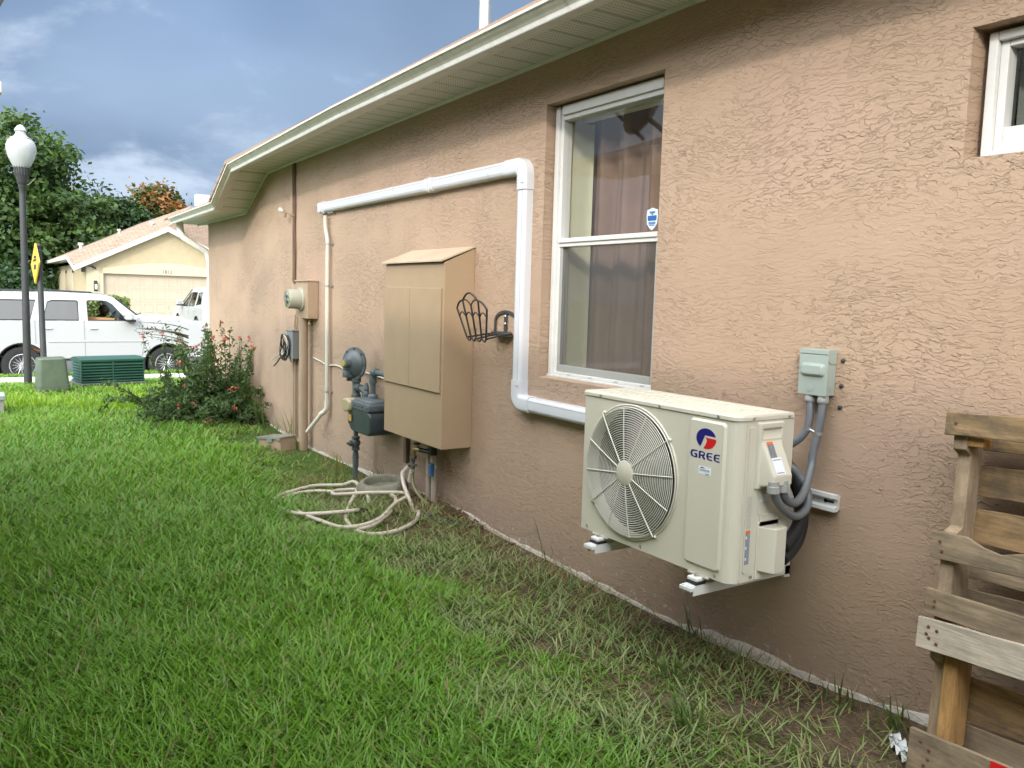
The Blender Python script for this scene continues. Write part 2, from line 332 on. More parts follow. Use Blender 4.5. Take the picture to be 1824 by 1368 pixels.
def m_soffit():
    t = NT('vented_soffit'); x, y, z = t.sep()
    seam = t.ramp(t.wave(1.0, t.map((2.02, 1, 1)), 'X'), 0.0, 0.06)              # panel seams across the eave
    hx = t.wave(1.0, t.map((12.0, 1, 1)), 'X'); hy = t.wave(1.0, t.map((1, 22.0, 1)), 'Y')
    hole = t.math('MULTIPLY', t.ramp(hx, 0.55, 0.75), t.ramp(hy, 0.62, 0.72))
    c = t.mix(hole, (0.66, 0.65, 0.60), (0.24, 0.235, 0.22)); c = t.mix(seam, (0.35, 0.34, 0.32), c)
    c = t.mix(t.math('MULTIPLY', t.ramp(t.noise(2.2, 5, 0.7), 0.5, 0.75), 0.3), c, (0.35, 0.31, 0.26))
    t.bs('Base Color', c); t.bs('Roughness', 0.5); t.bump(t.math('SUBTRACT', seam, t.math('MULTIPLY', hole, 0.6)), 0.004, 0.6); return t.m
def m_gutter():
    t = NT('white_gutter'); st = t.noise(3.0, 6, 0.7, 0.2, t.map((4.0, 1, 0.8))); sp = t.noise(22, 4, 0.7, 0, t.map((1, 1, 0.6)))
    c = t.mix(t.math('MULTIPLY', t.ramp(st, 0.45, 0.75), 0.45), (0.74, 0.73, 0.70), (0.40, 0.38, 0.33)); c = t.mix(t.math('MULTIPLY', t.ramp(sp, 0.58, 0.7), 0.35), c, (0.28, 0.26, 0.22))
    t.bs('Base Color', c); t.bs('Roughness', 0.4); return t.m
def m_textlabel(name, bg, ink, rows, cols, u, v, dens=0.5):
    """printed label: rows of small illegible print; u/v pick the label's axes"""
    t = NT(name); s3 = t.sep(); uu = s3['xyz'.index(u)]; vv = s3['xyz'.index(v)]
    cm = t.N.new('ShaderNodeCombineXYZ'); t.L.new(t.math('MULTIPLY', uu, cols), cm.inputs[0]); t.L.new(t.math('FLOOR', t.math('MULTIPLY', vv, rows)), cm.inputs[1])
    nz = t.noise(1.0, 2, 0.7, 0, cm.outputs[0]); row = t.ramp(t.math('FRACT', t.math('MULTIPLY', vv, rows)), 0.38, 0.42)
    f = t.math('MULTIPLY', t.ramp(nz, dens, dens+0.04), row); t.bs('Base Color', t.mix(f, bg, ink)); t.bs('Roughness', 0.4); return t.m

M = {}
M['stucco'] = m_stucco()
M['soffit'] = m_soffit(); M['gutter'] = m_gutter()
M['white_trim'] = paint('white_trim', (0.74, 0.73, 0.70), 0.4, 0.05, dirt=0.25, ds=6)
M['vinyl'] = paint('white_vinyl', (0.64, 0.64, 0.635), 0.35, 0.03, dirt=0.10, ds=9)
M['pvc_duct'] = paint('white_duct_plastic', (0.60, 0.61, 0.66), 0.32, 0.02)
M['pvc_pipe'] = paint('pvc_pipe', (0.60, 0.575, 0.505), 0.35, 0.04, dirt=0.15, ds=5)
M['grey_alu'] = paint('grey_aluminium', (0.42, 0.43, 0.42), 0.4, 0.05, metal=0.3)
M['glass'] = m_glass('window_glass', ior=1.62); M['screen'] = m_screen()
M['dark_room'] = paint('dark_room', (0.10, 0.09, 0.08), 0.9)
M['curtain'] = paint('brown_curtain', (0.25, 0.165, 0.138), 0.85, 0.12, grain=0.4, gs=900, spec=0.15)
M['sheer'] = paint('cream_sheer', (0.62, 0.60, 0.45), 0.8, 0.06, spec=0.2)
M['tan_metal'] = paint('tan_painted_sheet', (0.375, 0.268, 0.172), 0.42, 0.035, dirt=0.10, dirtcol=(0.52, 0.43, 0.33), ds=2.2)
M['tan_lid'] = paint('tan_painted_lid', (0.47, 0.37, 0.27), 0.5, 0.10, dirt=0.35, dirtcol=(0.62, 0.54, 0.44), ds=7)
M['tan_pipe'] = paint('tan_painted_pipe', (0.36, 0.262, 0.185), 0.5, 0.06)
M['meter_grey'] = paint('meter_grey', (0.36, 0.36, 0.30), 0.35, 0.05)
M['meter_glass'] = m_glass('meter_glass', (0.92, 0.95, 0.9), 1.5)
M['gas_grey'] = paint('gas_meter_paint', (0.085, 0.105, 0.115), 0.42, 0.12, dirt=0.3, dirtcol=(0.16, 0.17, 0.165), ds=8, grain=0.2)
M['gas_dark'] = paint('gas_meter_dark', (0.035, 0.047, 0.055), 0.38, 0.15, dirt=0.2, dirtcol=(0.12, 0.13, 0.125), ds=6)
M['yellowed'] = paint('yellowed_plastic', (0.40, 0.35, 0.21), 0.35, 0.12)
M['tag_yellow'] = m_textlabel('yellow_tag', (0.58, 0.36, 0.08), (0.10, 0.07, 0.03), 90, 300, 'x', 'z', 0.5)
M['brass'] = paint('brass', (0.42, 0.32, 0.15), 0.35, 0.1, metal=0.9)
M['galv'] = paint('galvanised_steel', (0.45, 0.46, 0.46), 0.35, 0.1, metal=0.8)
M['iron'] = paint('black_iron', (0.022, 0.020, 0.020), 0.45, 0.2)
M['iron_grey'] = paint('worn_iron', (0.075, 0.075, 0.078), 0.4, 0.2, metal=0.4)
M['black'] = paint('black_plastic', (0.014, 0.014, 0.015), 0.4, 0.2)
M['black_foam'] = paint('black_foam_insulation', (0.012, 0.012, 0.013), 0.62, 0.2, grain=0.4, gs=500)
M['blue'] = paint('blue_handle', (0.02, 0.10, 0.27), 0.4, 0.15)
M['ac_body'] = paint('cream_ac_paint', (0.60, 0.57, 0.485), 0.42, 0.015, grain=0.08, gs=1500)
M['ac_wire'] = paint('cream_wire', (0.62, 0.605, 0.54), 0.4, 0.02)
M['ac_dark'] = paint('ac_interior', (0.020, 0.021, 0.022), 0.55, 0.2)
M['ac_fan'] = paint('ac_fan_blade', (0.06, 0.062, 0.065), 0.4, 0.2)
M['coil'] = paint('coil_fins', (0.16, 0.18, 0.14), 0.5, 0.2, metal=0.3)
M['logo_blue'] = paint('logo_blue', (0.012, 0.012, 0.17), 0.35, 0.02); M['logo_red'] = paint('logo_red', (0.58, 0.012, 0.016), 0.35, 0.02)
M['logo_green'] = paint('logo_green', (0.05, 0.30, 0.12), 0.35, 0.02)
M['sticker_white'] = paint('white_sticker', (0.74, 0.77, 0.84), 0.4, 0.02)
M['orange'] = paint('orange_sticker', (0.72, 0.16, 0.03), 0.4, 0.05)
M['lbl_spec'] = m_textlabel('printed_spec_plate', (0.53, 0.515, 0.45), (0.16, 0.155, 0.14), 260, 330, 'y', 'z', 0.55)
M['lbl_warn'] = m_textlabel('printed_warning', (0.50, 0.53, 0.62), (0.045, 0.055, 0.10), 420, 420, 'y', 'z', 0.40)
M['lbl_white'] = m_textlabel('printed_white_label', (0.76, 0.78, 0.83), (0.20, 0.20, 0.24), 160, 330, 'y', 'z', 0.54)
M['shield'] = paint('shield_sticker', (0.60, 0.70, 0.80), 0.4, 0.04)
M['shield_ink'] = paint('shield_ink', (0.03, 0.12, 0.36), 0.4, 0.03)
M['rail_white'] = paint('white_powder_coat', (0.66, 0.66, 0.655), 0.35, 0.02)
M['conduit'] = paint('grey_conduit', (0.135, 0.145, 0.16), 0.38, 0.04)
M['gland'] = paint('grey_gland', (0.30, 0.305, 0.30), 0.45, 0.05)
M['disconnect'] = paint('grey_green_enamel', (0.31, 0.365, 0.345), 0.36, 0.03)
M['hose'] = paint('beige_hose', (0.46, 0.40, 0.335), 0.42, 0.08, dirt=0.25, dirtcol=(0.30, 0.26, 0.2), ds=12)
M['old_hose'] = paint('olive_hose', (0.13, 0.125, 0.06), 0.45, 0.2)
M['footing'] = m_concrete('old_footing', (0.40, 0.36, 0.31), (0.68, 0.65, 0.60), 3.0)
M['concrete'] = m_concrete('sidewalk_concrete'); M['bowl'] = m_concrete('mossy_bowl', (0.11, 0.105, 0.075), (0.23, 0.215, 0.17), 4.0)
M['mulch'] = paint('mulch', (0.10, 0.05, 0.042), 0.9, 0.5)
M['ground'] = m_ground(); M['asphalt'] = m_asphalt()
M['blade'] = m_leaf('grass_blade', 0.30, 0.40); M['leaf'] = m_leaf('tree_leaf', 0.28, 0.5); M['straw'] = m_leaf('straw', 0.15, 0.7)
M['bark'] = m_concrete('bark', (0.085, 0.075, 0.06), (0.17, 0.155, 0.13), 2.0)
M['shingle'] = m_shingle('brown_shingle', (0.205, 0.145, 0.105), (0.27, 0.195, 0.145), 'Y')
M['shingle_dark'] = m_shingle('dark_shingle', (0.085, 0.062, 0.05), (0.12, 0.088, 0.07), 'X')
M['cream'] = paint('cream_stucco', (0.42, 0.345, 0.225), 0.75, 0.05, grain=0.4, gs=60)
M['cream_light'] = paint('cream_band', (0.50, 0.435, 0.315), 0.7, 0.03)
M['garage_door'] = paint('garage_door_paint', (0.43, 0.365, 0.285), 0.5, 0.02)
M['ink'] = paint('dark_numerals', (0.03, 0.03, 0.035), 0.5)
M['lamp_post'] = paint('dark_post_paint', (0.032, 0.034, 0.037), 0.5, 0.15, grain=0.3)
M['sign_yellow'] = paint('sign_yellow', (0.72, 0.44, 0.04), 0.4, 0.04)
M['ped_green'] = paint('faded_green_plastic', (0.075, 0.105, 0.070), 0.5, 0.18, dirt=0.5, dirtcol=(0.145, 0.18, 0.13), ds=2.5)
M['vault_green'] = paint('dark_green_paint', (0.018, 0.070, 0.050), 0.4, 0.10)
M['ped_base'] = paint('dark_base_plastic', (0.075, 0.085, 0.085), 0.55, 0.12)
M['ped_grey'] = paint('grey_pedestal', (0.36, 0.345, 0.33), 0.5, 0.08)
M['car_white'] = paint('white_car_paint', (0.44, 0.45, 0.465), 0.22, 0.01, coat=0.6)
M['tint'] = m_glass('tinted_glass', (0.035, 0.04, 0.05), 1.75); M['car_glass'] = m_glass('windscreen_glass', (0.55, 0.66, 0.64), 1.7)
M['tyre'] = paint('tyre_rubber', (0.020, 0.020, 0.021), 0.75, 0.2, grain=0.5, gs=60); M['rim'] = paint('alloy_rim', (0.70, 0.71, 0.72), 0.25, 0.03, metal=0.75)
M['trim'] = paint('black_car_trim', (0.018, 0.018, 0.02), 0.5, 0.1)
M['seat_tan'] = paint('tan_car_interior', (0.35, 0.20, 0.10), 0.6, 0.1)
M['skin'] = paint('skin', (0.30, 0.17, 0.11), 0.55, 0.05); M['hair'] = paint('brown_hair', (0.085, 0.045, 0.025), 0.6, 0.2)
M['globe'] = None
def m_globe():
    t = NT('frosted_globe'); t.bs('Base Color', (0.62, 0.65, 0.67)); t.bs('Roughness', 0.25); t.bs('Transmission Weight', 0.35); t.bs('Subsurface Weight', 0.3); t.bs('IOR', 1.2); return t.m
M['globe'] = m_globe()
WP = [m_wood('pallet_wood_a', (0.21, 0.135, 0.07), (0.46, 0.31, 0.165), (1, 0, 0), 0.70, 1.3), m_wood('pallet_wood_b', (0.19, 0.145, 0.098), (0.37, 0.285, 0.195), (1, 0, 0), 0.60, 5.1),
      m_wood('pallet_wood_c', (0.36, 0.31, 0.25), (0.60, 0.53, 0.43), (1, 0, 0), 0.30, 9.7), m_wood('pallet_wood_d', (0.30, 0.165, 0.065), (0.54, 0.32, 0.13), (0, 0, 1), 0.3, 3.3),
      m_wood('pallet_wood_e', (0.24, 0.175, 0.115), (0.43, 0.325, 0.225), (0, 0, 1), 0.5, 7.9)]
# ------------------------------------------------------------------ ground, street
def sstep(a, b, x):
    t = np.clip((np.asarray(x, float)-a)/(b-a), 0, 1); return t*t*(3-2*t)
def gz(x, y):
    x = np.asarray(x, float); y = np.asarray(y, float)
    z = -0.10*sstep(-7.5, -13.2, x) - 0.11*sstep(-13.0, -14.8, x) - 0.14*sstep(-15.7, -17.2, x) - 0.42*sstep(-17.2, -18.6, x) + 0.40*sstep(-26.5, -33, x)
    z = z + 0.055*np.exp(-((x+4.55)/0.55)**2-((y+0.05)/0.45)**2) + 0.075*np.exp(-((x+1.0)/0.8)**2-((y-0.05)/0.45)**2) + 0.02*np.exp(-((x+8.3)/0.8)**2-(y/0.5)**2)
    near = sstep(-30, -9, x)*1.0
    return z + near*(0.012*np.sin(x*2.1+y*1.3)*np.cos(y*2.7-x*0.9) + 0.006*np.sin(x*7.3+1)*np.sin(y*6.1+x))
def build_ground():
    xs = np.unique(np.concatenate([np.linspace(-600, -70, 14), np.linspace(-70, -26, 45), np.linspace(-26, -8, 110), np.linspace(-8, 1.5, 190), np.linspace(1.5, 20, 15), np.linspace(20, 500, 10)]))
    ys = np.unique(np.concatenate([np.linspace(-500, -30, 10), np.linspace(-30, -4, 40), np.linspace(-4, 0.6, 95), np.linspace(0.6, 14, 40), np.linspace(14, 600, 12)]))
    X, Y = np.meshgrid(xs, ys); Z = gz(X, Y); Z = np.where((X < -60) | (np.abs(Y) > 60), np.minimum(Z, -0.3), Z)
    V = np.stack([X, Y, Z], -1).reshape(-1, 3); nx, ny = len(xs), len(ys); i, j = np.meshgrid(np.arange(nx-1), np.arange(ny-1)); a = (j*nx+i).ravel()
    o = np_mesh('ground', V, np.stack([a, a+1, a+nx+1, a+nx], -1), M['ground']); return tag(o, kind='structure')
build_ground()
def strip(name, x0, x1, y0, y1, lift, mat, ny=30, nx=6, kind='structure'):
    mb = MB(); mb.grid(lambda u, v: Vector((x0+(x1-x0)*u, y0+(y1-y0)*v, float(gz(x0+(x1-x0)*u, 0))+lift)), nx, ny)
    return tag(mb.build(name, mat, smooth=30), kind=kind)
mb = MB(); mb.box(-15.75, -14.45, -30, 40, -0.45, -0.185); tag(mb.build('sidewalk', M['concrete'], bevel=0.01), kind='structure')
strip('road', -26.6, -18.0, -60, 60, 0.045, M['asphalt'], 40, 12)
mb = MB()
mb.prism([(-18.1, -0.75), (-17.55, -0.75), (-17.55, -0.40), (-17.7, -0.40), (-17.78, -0.52), (-18.1, -0.60)], -40, 40, px_y); tag(mb.build('kerb', M['concrete']), kind='structure')
mb = MB(); mb.grid(lambda u, v: Vector((-38.8+12.0*u, 2.0+5.6*v, float(gz(-38.8+12.0*u, 5))+0.03)), 14, 3); tag(mb.build('driveway', M['concrete'], smooth=30), kind='structure')

# ------------------------------------------------------------------ our house
X1, X2 = -10.44, 4.0
W1 = dict(x0=-3.480, x1=-2.640, z0=0.935, z1=2.290); W2 = dict(x0=-1.365, x1=-0.55, z0=1.772, z1=2.140)
house = thing('house', 'tan stucco house with white eaves along the lawn, filling the right side', 'house', (-3.2, 2.5, 0))
def build_house():
    mb = MB(); bot = []
    xs = np.linspace(X1, X2, 260)
    for x in xs:
        g = float(gz(x, 0)); k = mnoise.noise(Vector((x*2.3, 0.3, 0)))*0.5+mnoise.noise(Vector((x*9.0, 2.3, 0)))*0.5
        lift = 0.5*(1+math.tanh((x+4.35)*3))*0.75+0.25
        bot.append((float(x), g+(-0.02+(0.012+0.05*k)*lift*(1 if x > -4.3 else 0.3))))
    top = [(X2, 2.60), (-2.48, 2.535), (-5.28, 2.50), (-8.059, 2.47), (-8.789, 2.14), (X1, 2.135)]
    h1 = [(W1['x0'], W1['z0']), (W1['x1'], W1['z0']), (W1['x1'], W1['z1']), (W1['x0'], W1['z1'])]
    h2 = [(W2['x0'], W2['z0']), (W2['x1'], W2['z0']), (W2['x1'], W2['z1']), (W2['x0'], W2['z1'])]
    mb.plate(bot+top, [h1, h2], XZ(0.0))
    for i in range(len(bot)-1):                                        # underside lip of the stucco
        (a, za), (b, zb) = bot[i], bot[i+1]; mb.quad((a, 0, za), (b, 0, zb), (b, 0.03, zb), (a, 0.03, za))
    for W in (W1, W2):                                                 # reveals
        x0, x1, z0, z1 = W['x0'], W['x1'], W['z0'], W['z1']; d = 0.125
        mb.quad((x0, 0, z0), (x0, 0, z1), (x0, d, z1), (x0, d, z0)); mb.quad((x1, 0, z0), (x1, d, z0), (x1, d, z1), (x1, 0, z1))
        mb.quad((x0, 0, z1), (x1, 0, z1), (x1, d, z1), (x0, d, z1)); mb.quad((x0, 0, z0), (x0, d, z0+0.02), (x1, d, z0+0.02), (x1, 0, z0))
    mb.quad((X1, 0, -0.3), (X1, 0, 2.135), (X1, 5.5, 2.135), (X1, 5.5, -0.3)); mb.quad((X2, 0, -0.3), (X2, 5.5, -0.3), (X2, 5.5, 2.46), (X2, 0, 2.46)); mb.quad((X1, 5.5, -0.3), (X2, 5.5, -0.3), (X2, 5.5, 2.46), (X1, 5.5, 2.46))
    wall = mb.build('wall', M['stucco'], house)
    # exposed footing under the stucco edge
    mb = MB(); n = 420
    def foot(u, v):
        x = X1+0.02+(X2-X1-0.04)*u; g = float(gz(x, 0))
        a = mnoise.noise(Vector((x*1.7, 5, 1))); b = mnoise.noise(Vector((x*11, 1.2, 4)))
        out = 0.012+0.035*max(0, a+0.15)+0.012*b; out *= (1.0 if -4.3 < x < -1.2 else 0.35); h = g+0.012+0.028*max(0, a+0.2)+0.014*b
        return Vector((x, [0.03, -out*0.55, -out, -out-0.008][min(3, int(v*3+.01))], [h+0.004, h, h-0.02, g-0.06][min(3, int(v*3+.01))]))
    mb.grid(foot, n, 3); mb.build('footing', M['footing'], house, smooth=60)
    for (x, z) in ((-1.714, 1.155), (-1.714, 1.070), (-1.714, 0.998)):
        mb = MB(); mb.lathe([(0.0, -0.0065), (0.005, -0.0062), (0.0075, -0.004), (0.008, 0.0)], (x, 0, z), (0, 1, 0), 10); mb.build('anchor_hole', M['ink'], house, smooth=40)
    # eaves: polyline along the house (x, z of the soffit, z of the gutter's lower edge)
    Z = lambda x: np.interp(x, [-10.6, -8.52, -7.90, -5.3, -4.4, -2.83, 4.3], [2.090, 2.112, 2.432, 2.466, 2.475, 2.482, 2.51])
    line = [(-10.95, 2.125), (-8.80, 2.125), (-8.06, 2.455), (-5.28, 2.484), (-2.48, 2.518), (4.3, 2.56)]
    mb = MB()
    for (a, za), (b, zb) in zip(line[:-1], line[1:]):
        mb.quad((a, 0.0, za), (b, 0.0, zb), (b, -0.265, zb), (a, -0.265, za))
    mb.quad((-10.95, 0, 2.125), (-10.95, -0.265, 2.125), (-10.95, -0.265, 2.128), (-10.95, 5, 2.128)); mb.quad((-10.95, 0.0, 2.125), (X1, 0.0, 2.125), (X1, 5, 2.125), (-10.95, 5, 2.125))
    mb.build('soffit', M['soffit'], house)
    mb = MB()
    for (a, za), (b, zb) in zip(line[:-1], line[1:]):                  # frieze strip against the wall
        mb.prism([(0, 0), (-0.014, 0), (-0.014, 0.016), (0, 0.016)], 0, 1, lambda u, v, w: Vector((a+(b-a)*w, u-0.001, (za+(zb-za)*w)-0.017+v)))
    mb.build('frieze_trim', M['white_trim'], house)
    gl = [(-10.66, -10.52), (-8.58, -8.47), (-7.95, -7.87), None, None, (4.3, 4.3)]
    # gutter section: inner strip, bright lower lip, ogee face, rolled top
    def section(xb, xt, zg, zs, xi=None):
        p = [(-0.262, zs-0.003), (-0.372, zg-0.003), (-0.379, zg-0.006), (-0.384, zg-0.003), (-0.386, zg+0.003), (-0.387, zg+0.009), (-0.389, zg+0.018), (-0.400, zg+0.029), (-0.413, zg+0.038), (-0.421, zg+0.045), (-0.423, zg+0.050), (-0.434, zg+0.051), (-0.435, zg+0.061), (-0.427, zg+0.064), (-0.41, zg+0.060)]
        k = [0]*4+[0.05, 0.15, 0.3, 0.55, 0.75, 0.9]+[1]*5
        if xi is not None: return [Vector((xi, *p[0]))]+[Vector((xb+(xt-xb)*q, y, z)) for (y, z), q in list(zip(p, k))[1:]]
        return [Vector((xb+(xt-xb)*q, y, z)) for (y, z), q in zip(p, k)]
    st = []
    for i, (g_, (xi, zs)) in enumerate(zip(gl, line)):
        if g_ is None: st.append(section(xi, xi, float(Z(xi)), zs)); continue
        st.append(section(g_[0], g_[1], float(Z(g_[0])), zs, xi))
    n = len(st[0]); lip, face = MB(), MB()
    for i in range(len(st)-1):
        for j in range(n-1):
            (lip if j in (2, 3) else face).quad(st[i][j], st[i+1][j], st[i+1][j+1], st[i][j+1])
    face.add(st[0], [tuple(range(n))]); face.build('gutter', M['gutter'], house); lip.build('fascia_lip', M['vinyl'], house, smooth=50)
    # roof
    rl = [(-10.95, 2.175), (-8.80, 2.175), (-8.06, 2.52), (-2.48, 2.585), (4.3, 2.63)]; mb = MB()
    for (a, za), (b, zb) in zip(rl[:-1], rl[1:]):
        q = [(a, -0.40, za), (b, -0.40, zb), (b, 2.8, zb+1.5), (a, 2.8, za+1.5)]; mb.quad(*q); mb.quad(*[(x, y, z-0.03) for x, y, z in q]); mb.quad((a, -0.4, za-.03), (b, -0.4, zb-.03), (b, -0.4, zb), (a, -0.4, za))
        mb.quad((a, 2.8, za+1.5), (b, 2.8, zb+1.5), (b, 6.0, zb), (a, 6.0, za))
    roof = mb.build('roof', M['shingle'], house)
    mb = MB(); mb.tube([(-6.12, 1.2, 3.2), (-6.12, 1.2, 5.0)], 0.052, 14); mb.build('vent_pipe', M['galv'], roof, smooth=40)
    mb = MB(); mb.box(-11.55, -11.45, 0.085, 0.26, 2.40, 2.555, 0.012); mb.box(-11.53, -10.9, 0.12, 0.22, 2.33, 2.41); mb.build('vent_hood', M['vinyl'], roof, smooth=30)
    # downspout
    mb = MB(); path = cr([(-10.62, -0.285, 2.12), (-10.62, -0.28, 2.03), (-10.60, -0.25, 1.945), (-10.56, -0.12, 1.85), (-10.535, -0.005, 1.775), (-10.52, 0.028, 1.69), (-10.515, 0.035, 1.60), (-10.51, 0.035, 0.8), (-10.51, 0.035, 0.05)], 6)
    rad = []
    for i, p in enumerate(path): rad.append(0.040+(0.0025 if (i % 2 and i < 36) else 0))
    mb.tube(path, rad, 10); mb.build('downspout', M['gutter'], house, smooth=50)
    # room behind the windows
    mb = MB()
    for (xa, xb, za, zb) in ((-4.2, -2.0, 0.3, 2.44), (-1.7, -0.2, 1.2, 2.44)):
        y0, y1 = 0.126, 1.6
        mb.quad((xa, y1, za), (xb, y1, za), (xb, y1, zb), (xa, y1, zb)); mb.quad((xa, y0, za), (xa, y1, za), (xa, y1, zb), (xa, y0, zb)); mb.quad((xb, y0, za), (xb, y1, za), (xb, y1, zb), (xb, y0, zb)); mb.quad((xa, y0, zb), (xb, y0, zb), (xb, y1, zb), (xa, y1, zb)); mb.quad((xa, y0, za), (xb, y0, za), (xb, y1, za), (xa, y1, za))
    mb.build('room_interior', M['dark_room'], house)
build_house()
def build_window1():
    f = MB(); x0, x1 = -3.470, -2.648
    f.box(x0, x0+0.030, 0.050, 0.120, 0.952, 2.280); f.box(x0+0.030, x0+0.052, 0.064, 0.120, 0.955, 2.275)           # left jamb in two steps
    f.box(x1-0.030, x1, 0.050, 0.120, 0.952, 2.280); f.box(x1-0.052, x1-0.030, 0.064, 0.120, 0.955, 2.275)
    f.box(x0+0.052, x1-0.052, 0.050, 0.120, 2.235, 2.280); f.box(x0+0.052, x1-0.052, 0.064, 0.120, 2.212, 2.235); f.box(x0-0.004, x1+0.004, 0.043, 0.118, 0.940, 0.9515); f.box(x0+0.030, x1-0.030, 0.055, 0.119, 0.9515, 0.968)
    w = f.build('window', M['vinyl'], house, bevel=0.003)
    mb = MB(); mb.box(x0+0.052, x1-0.052, 0.058, 0.100, 1.592, 1.634); mb.box(x0+0.053, x1-0.053, 0.050, 0.058, 1.612, 1.634); mb.build('meeting_rail', M['vinyl'], w, bevel=0.003)
    mb = MB(); mb.box(x0+0.053, x0+0.072, 0.066, 0.095, 0.9685, 1.592); mb.box(x1-0.072, x1-0.053, 0.066, 0.095, 0.9685, 1.592); mb.box(x0+0.072, x1-0.072, 0.064, 0.096, 0.9685, 1.003); mb.build('lower_sash', M['grey_alu'], w, bevel=0.002)
    mb = MB()
    for dx in (0.16, 0.33, 0.52, 0.70): mb.box(x0+dx, x0+dx+0.025, 0.0535, 0.056, 0.957, 0.962)
    build_each(mb, 'weep_hole', M['grey_alu'], w)
    mb = MB(); mb.quad((x0+0.05, 0.090, 1.62), (x1-0.05, 0.090, 1.62), (x1-0.05, 0.090, 2.215), (x0+0.05, 0.090, 2.215)); mb.build('upper_pane', M['glass'], w)
    mb = MB(); mb.quad((x0+0.07, 0.084, 1.0), (x1-0.07, 0.084, 1.0), (x1-0.07, 0.084, 1.60), (x0+0.07, 0.084, 1.60)); mb.build('lower_pane', M['glass'], w)
    mb = MB(); mb.quad((x0+0.07, 0.071, 1.0), (x1-0.07, 0.071, 1.0), (x1-0.07, 0.071, 1.595), (x0+0.07, 0.071, 1.595)); mb.build('insect_screen', M['screen'], w)
    mb = MB()                                                            # inner white jamb seen through the glass
    mb.quad((x0+0.02, 0.121, 0.95), (x0+0.02, 0.23, 0.95), (x0+0.02, 0.23, 2.28), (x0+0.02, 0.121, 2.28)); mb.quad((x0+0.02, 0.121, 0.952), (x1, 0.121, 0.952), (x1, 0.24, 0.952), (x0+0.02, 0.24, 0.952)); mb.quad((x0+0.02, 0.121, 2.28), (x1, 0.121, 2.28), (x1, 0.24, 2.28), (x0+0.02, 0.24, 2.28)); mb.build('inner_jamb', M['sheer'], w)
    # security sticker inside the upper pane
    sx, sz, s = -2.775, 1.694, 0.046
    poly = [(-0.72, 0.86), (-0.45, 0.92), (0, 1.05), (0.45, 0.92), (0.72, 0.86), (0.78, 0.2), (0.70, -0.45), (0.35, -0.85), (0, -1.05), (-0.35, -0.85), (-0.70, -0.45), (-0.78, 0.2)]
    mb = MB(); mb.prism([(sx+a*s, sz+b*s) for a, b in poly], 0.0875, 0.0890, px_y); st = mb.build('security_sticker', M['shield'], w)
    mb = MB()
    for (zz, hw, th) in ((0.66, .40, .05), (0.55, .32, .04), (0.42, .10, .06), (0.12, .62, .20), (-0.12, .55, .05), (-0.34, .50, .045), (-0.46, .46, .045), (-0.60, .36, .04)):
        mb.quad((sx-hw*s, 0.0869, sz+(zz-th)*s), (sx+hw*s, 0.0869, sz+(zz-th)*s), (sx+hw*s, 0.0869, sz+(zz+th)*s), (sx-hw*s, 0.0869, sz+(zz+th)*s))
    mb.build('sticker_print', M['shield_ink'], st)
build_window1()
def build_window2():
    mb = MB(); x0, x1, z0, z1 = -1.345, -0.57, 1.774, 2.128
    mb.box(x0, x0+0.026, 0.05, 0.12, z0, z1); mb.box(x1-0.026, x1, 0.05, 0.12, z0, z1); mb.box(x0+.026, x1-.026, 0.05, 0.12, z1-0.026, z1); mb.box(x0+.026, x1-.026, 0.05, 0.12, z0, z0+0.018)
    mb.box(x0+0.026, x0+0.050, 0.068, 0.115, z0+0.018, z1-0.026); mb.box(x1-0.050, x1-0.026, 0.068, 0.115, z0+0.018, z1-0.026); mb.box(x0+.05, x1-.05, 0.068, 0.115, z1-0.044, z1-0.026); mb.box(x0+.05, x1-.05, 0.068, 0.115, z0+0.018, z0+0.085)
    w = mb.build('window', M['vinyl'], house, bevel=0.003); w['label'] = 'small high window with a broad white frame'
    mb = MB(); mb.quad((x0+.04, 0.10, z0+.07), (x1-.04, 0.10, z0+.07), (x1-.04, 0.10, z1-.03), (x0+.04, 0.10, z1-.03)); mb.build('pane', M['glass'], w)
    mb = MB(); mb.grid(lambda u, v: Vector((x0+.02+(x1-x0-.04)*u, 0.20+0.02*math.sin(u*40), z0+(z1-z0)*v)), 60, 2); mb.build('frosted_film', paint('frosted_film', (0.09, 0.10, 0.095), 0.6, 0.4), w, smooth=60)
build_window2()
def build_curtain():
    mb = MB()
    def f(u, v):
        x = -3.487+1.43*u; a = 0.55+0.45*v
        y = 0.285+a*(0.030*math.sin(u*47+0.9*math.sin(u*9)+(1-v)*0.5)+0.012*math.sin(u*97+1.0))-0.02*(1-v)
        return Vector((x+0.012*math.sin(u*21)*(1-v), y, 0.80+1.56*v))
    mb.grid(f, 240, 24); tag(mb.build('curtain', M['curtain'], smooth=180), 'brown pleated curtain hanging behind the tall window', 'curtain')
    mb = MB()
    for k in range(3):
        x = -3.462+0.010*k
        mb.grid(lambda u, v: Vector((x+0.010*u-0.003*math.sin(u*3.1), 0.215+0.055*u+0.005*math.sin(u*3.14)*(-1)**k, 0.97+1.25*v)), 8, 1)
    mb.box(-3.44, -2.66, 0.19, 0.235, 2.225, 2.262)
    tag(mb.build('vertical_blind', M['sheer'], smooth=60), 'cream vertical blind drawn back beside the brown curtain', 'blind')
build_curtain()

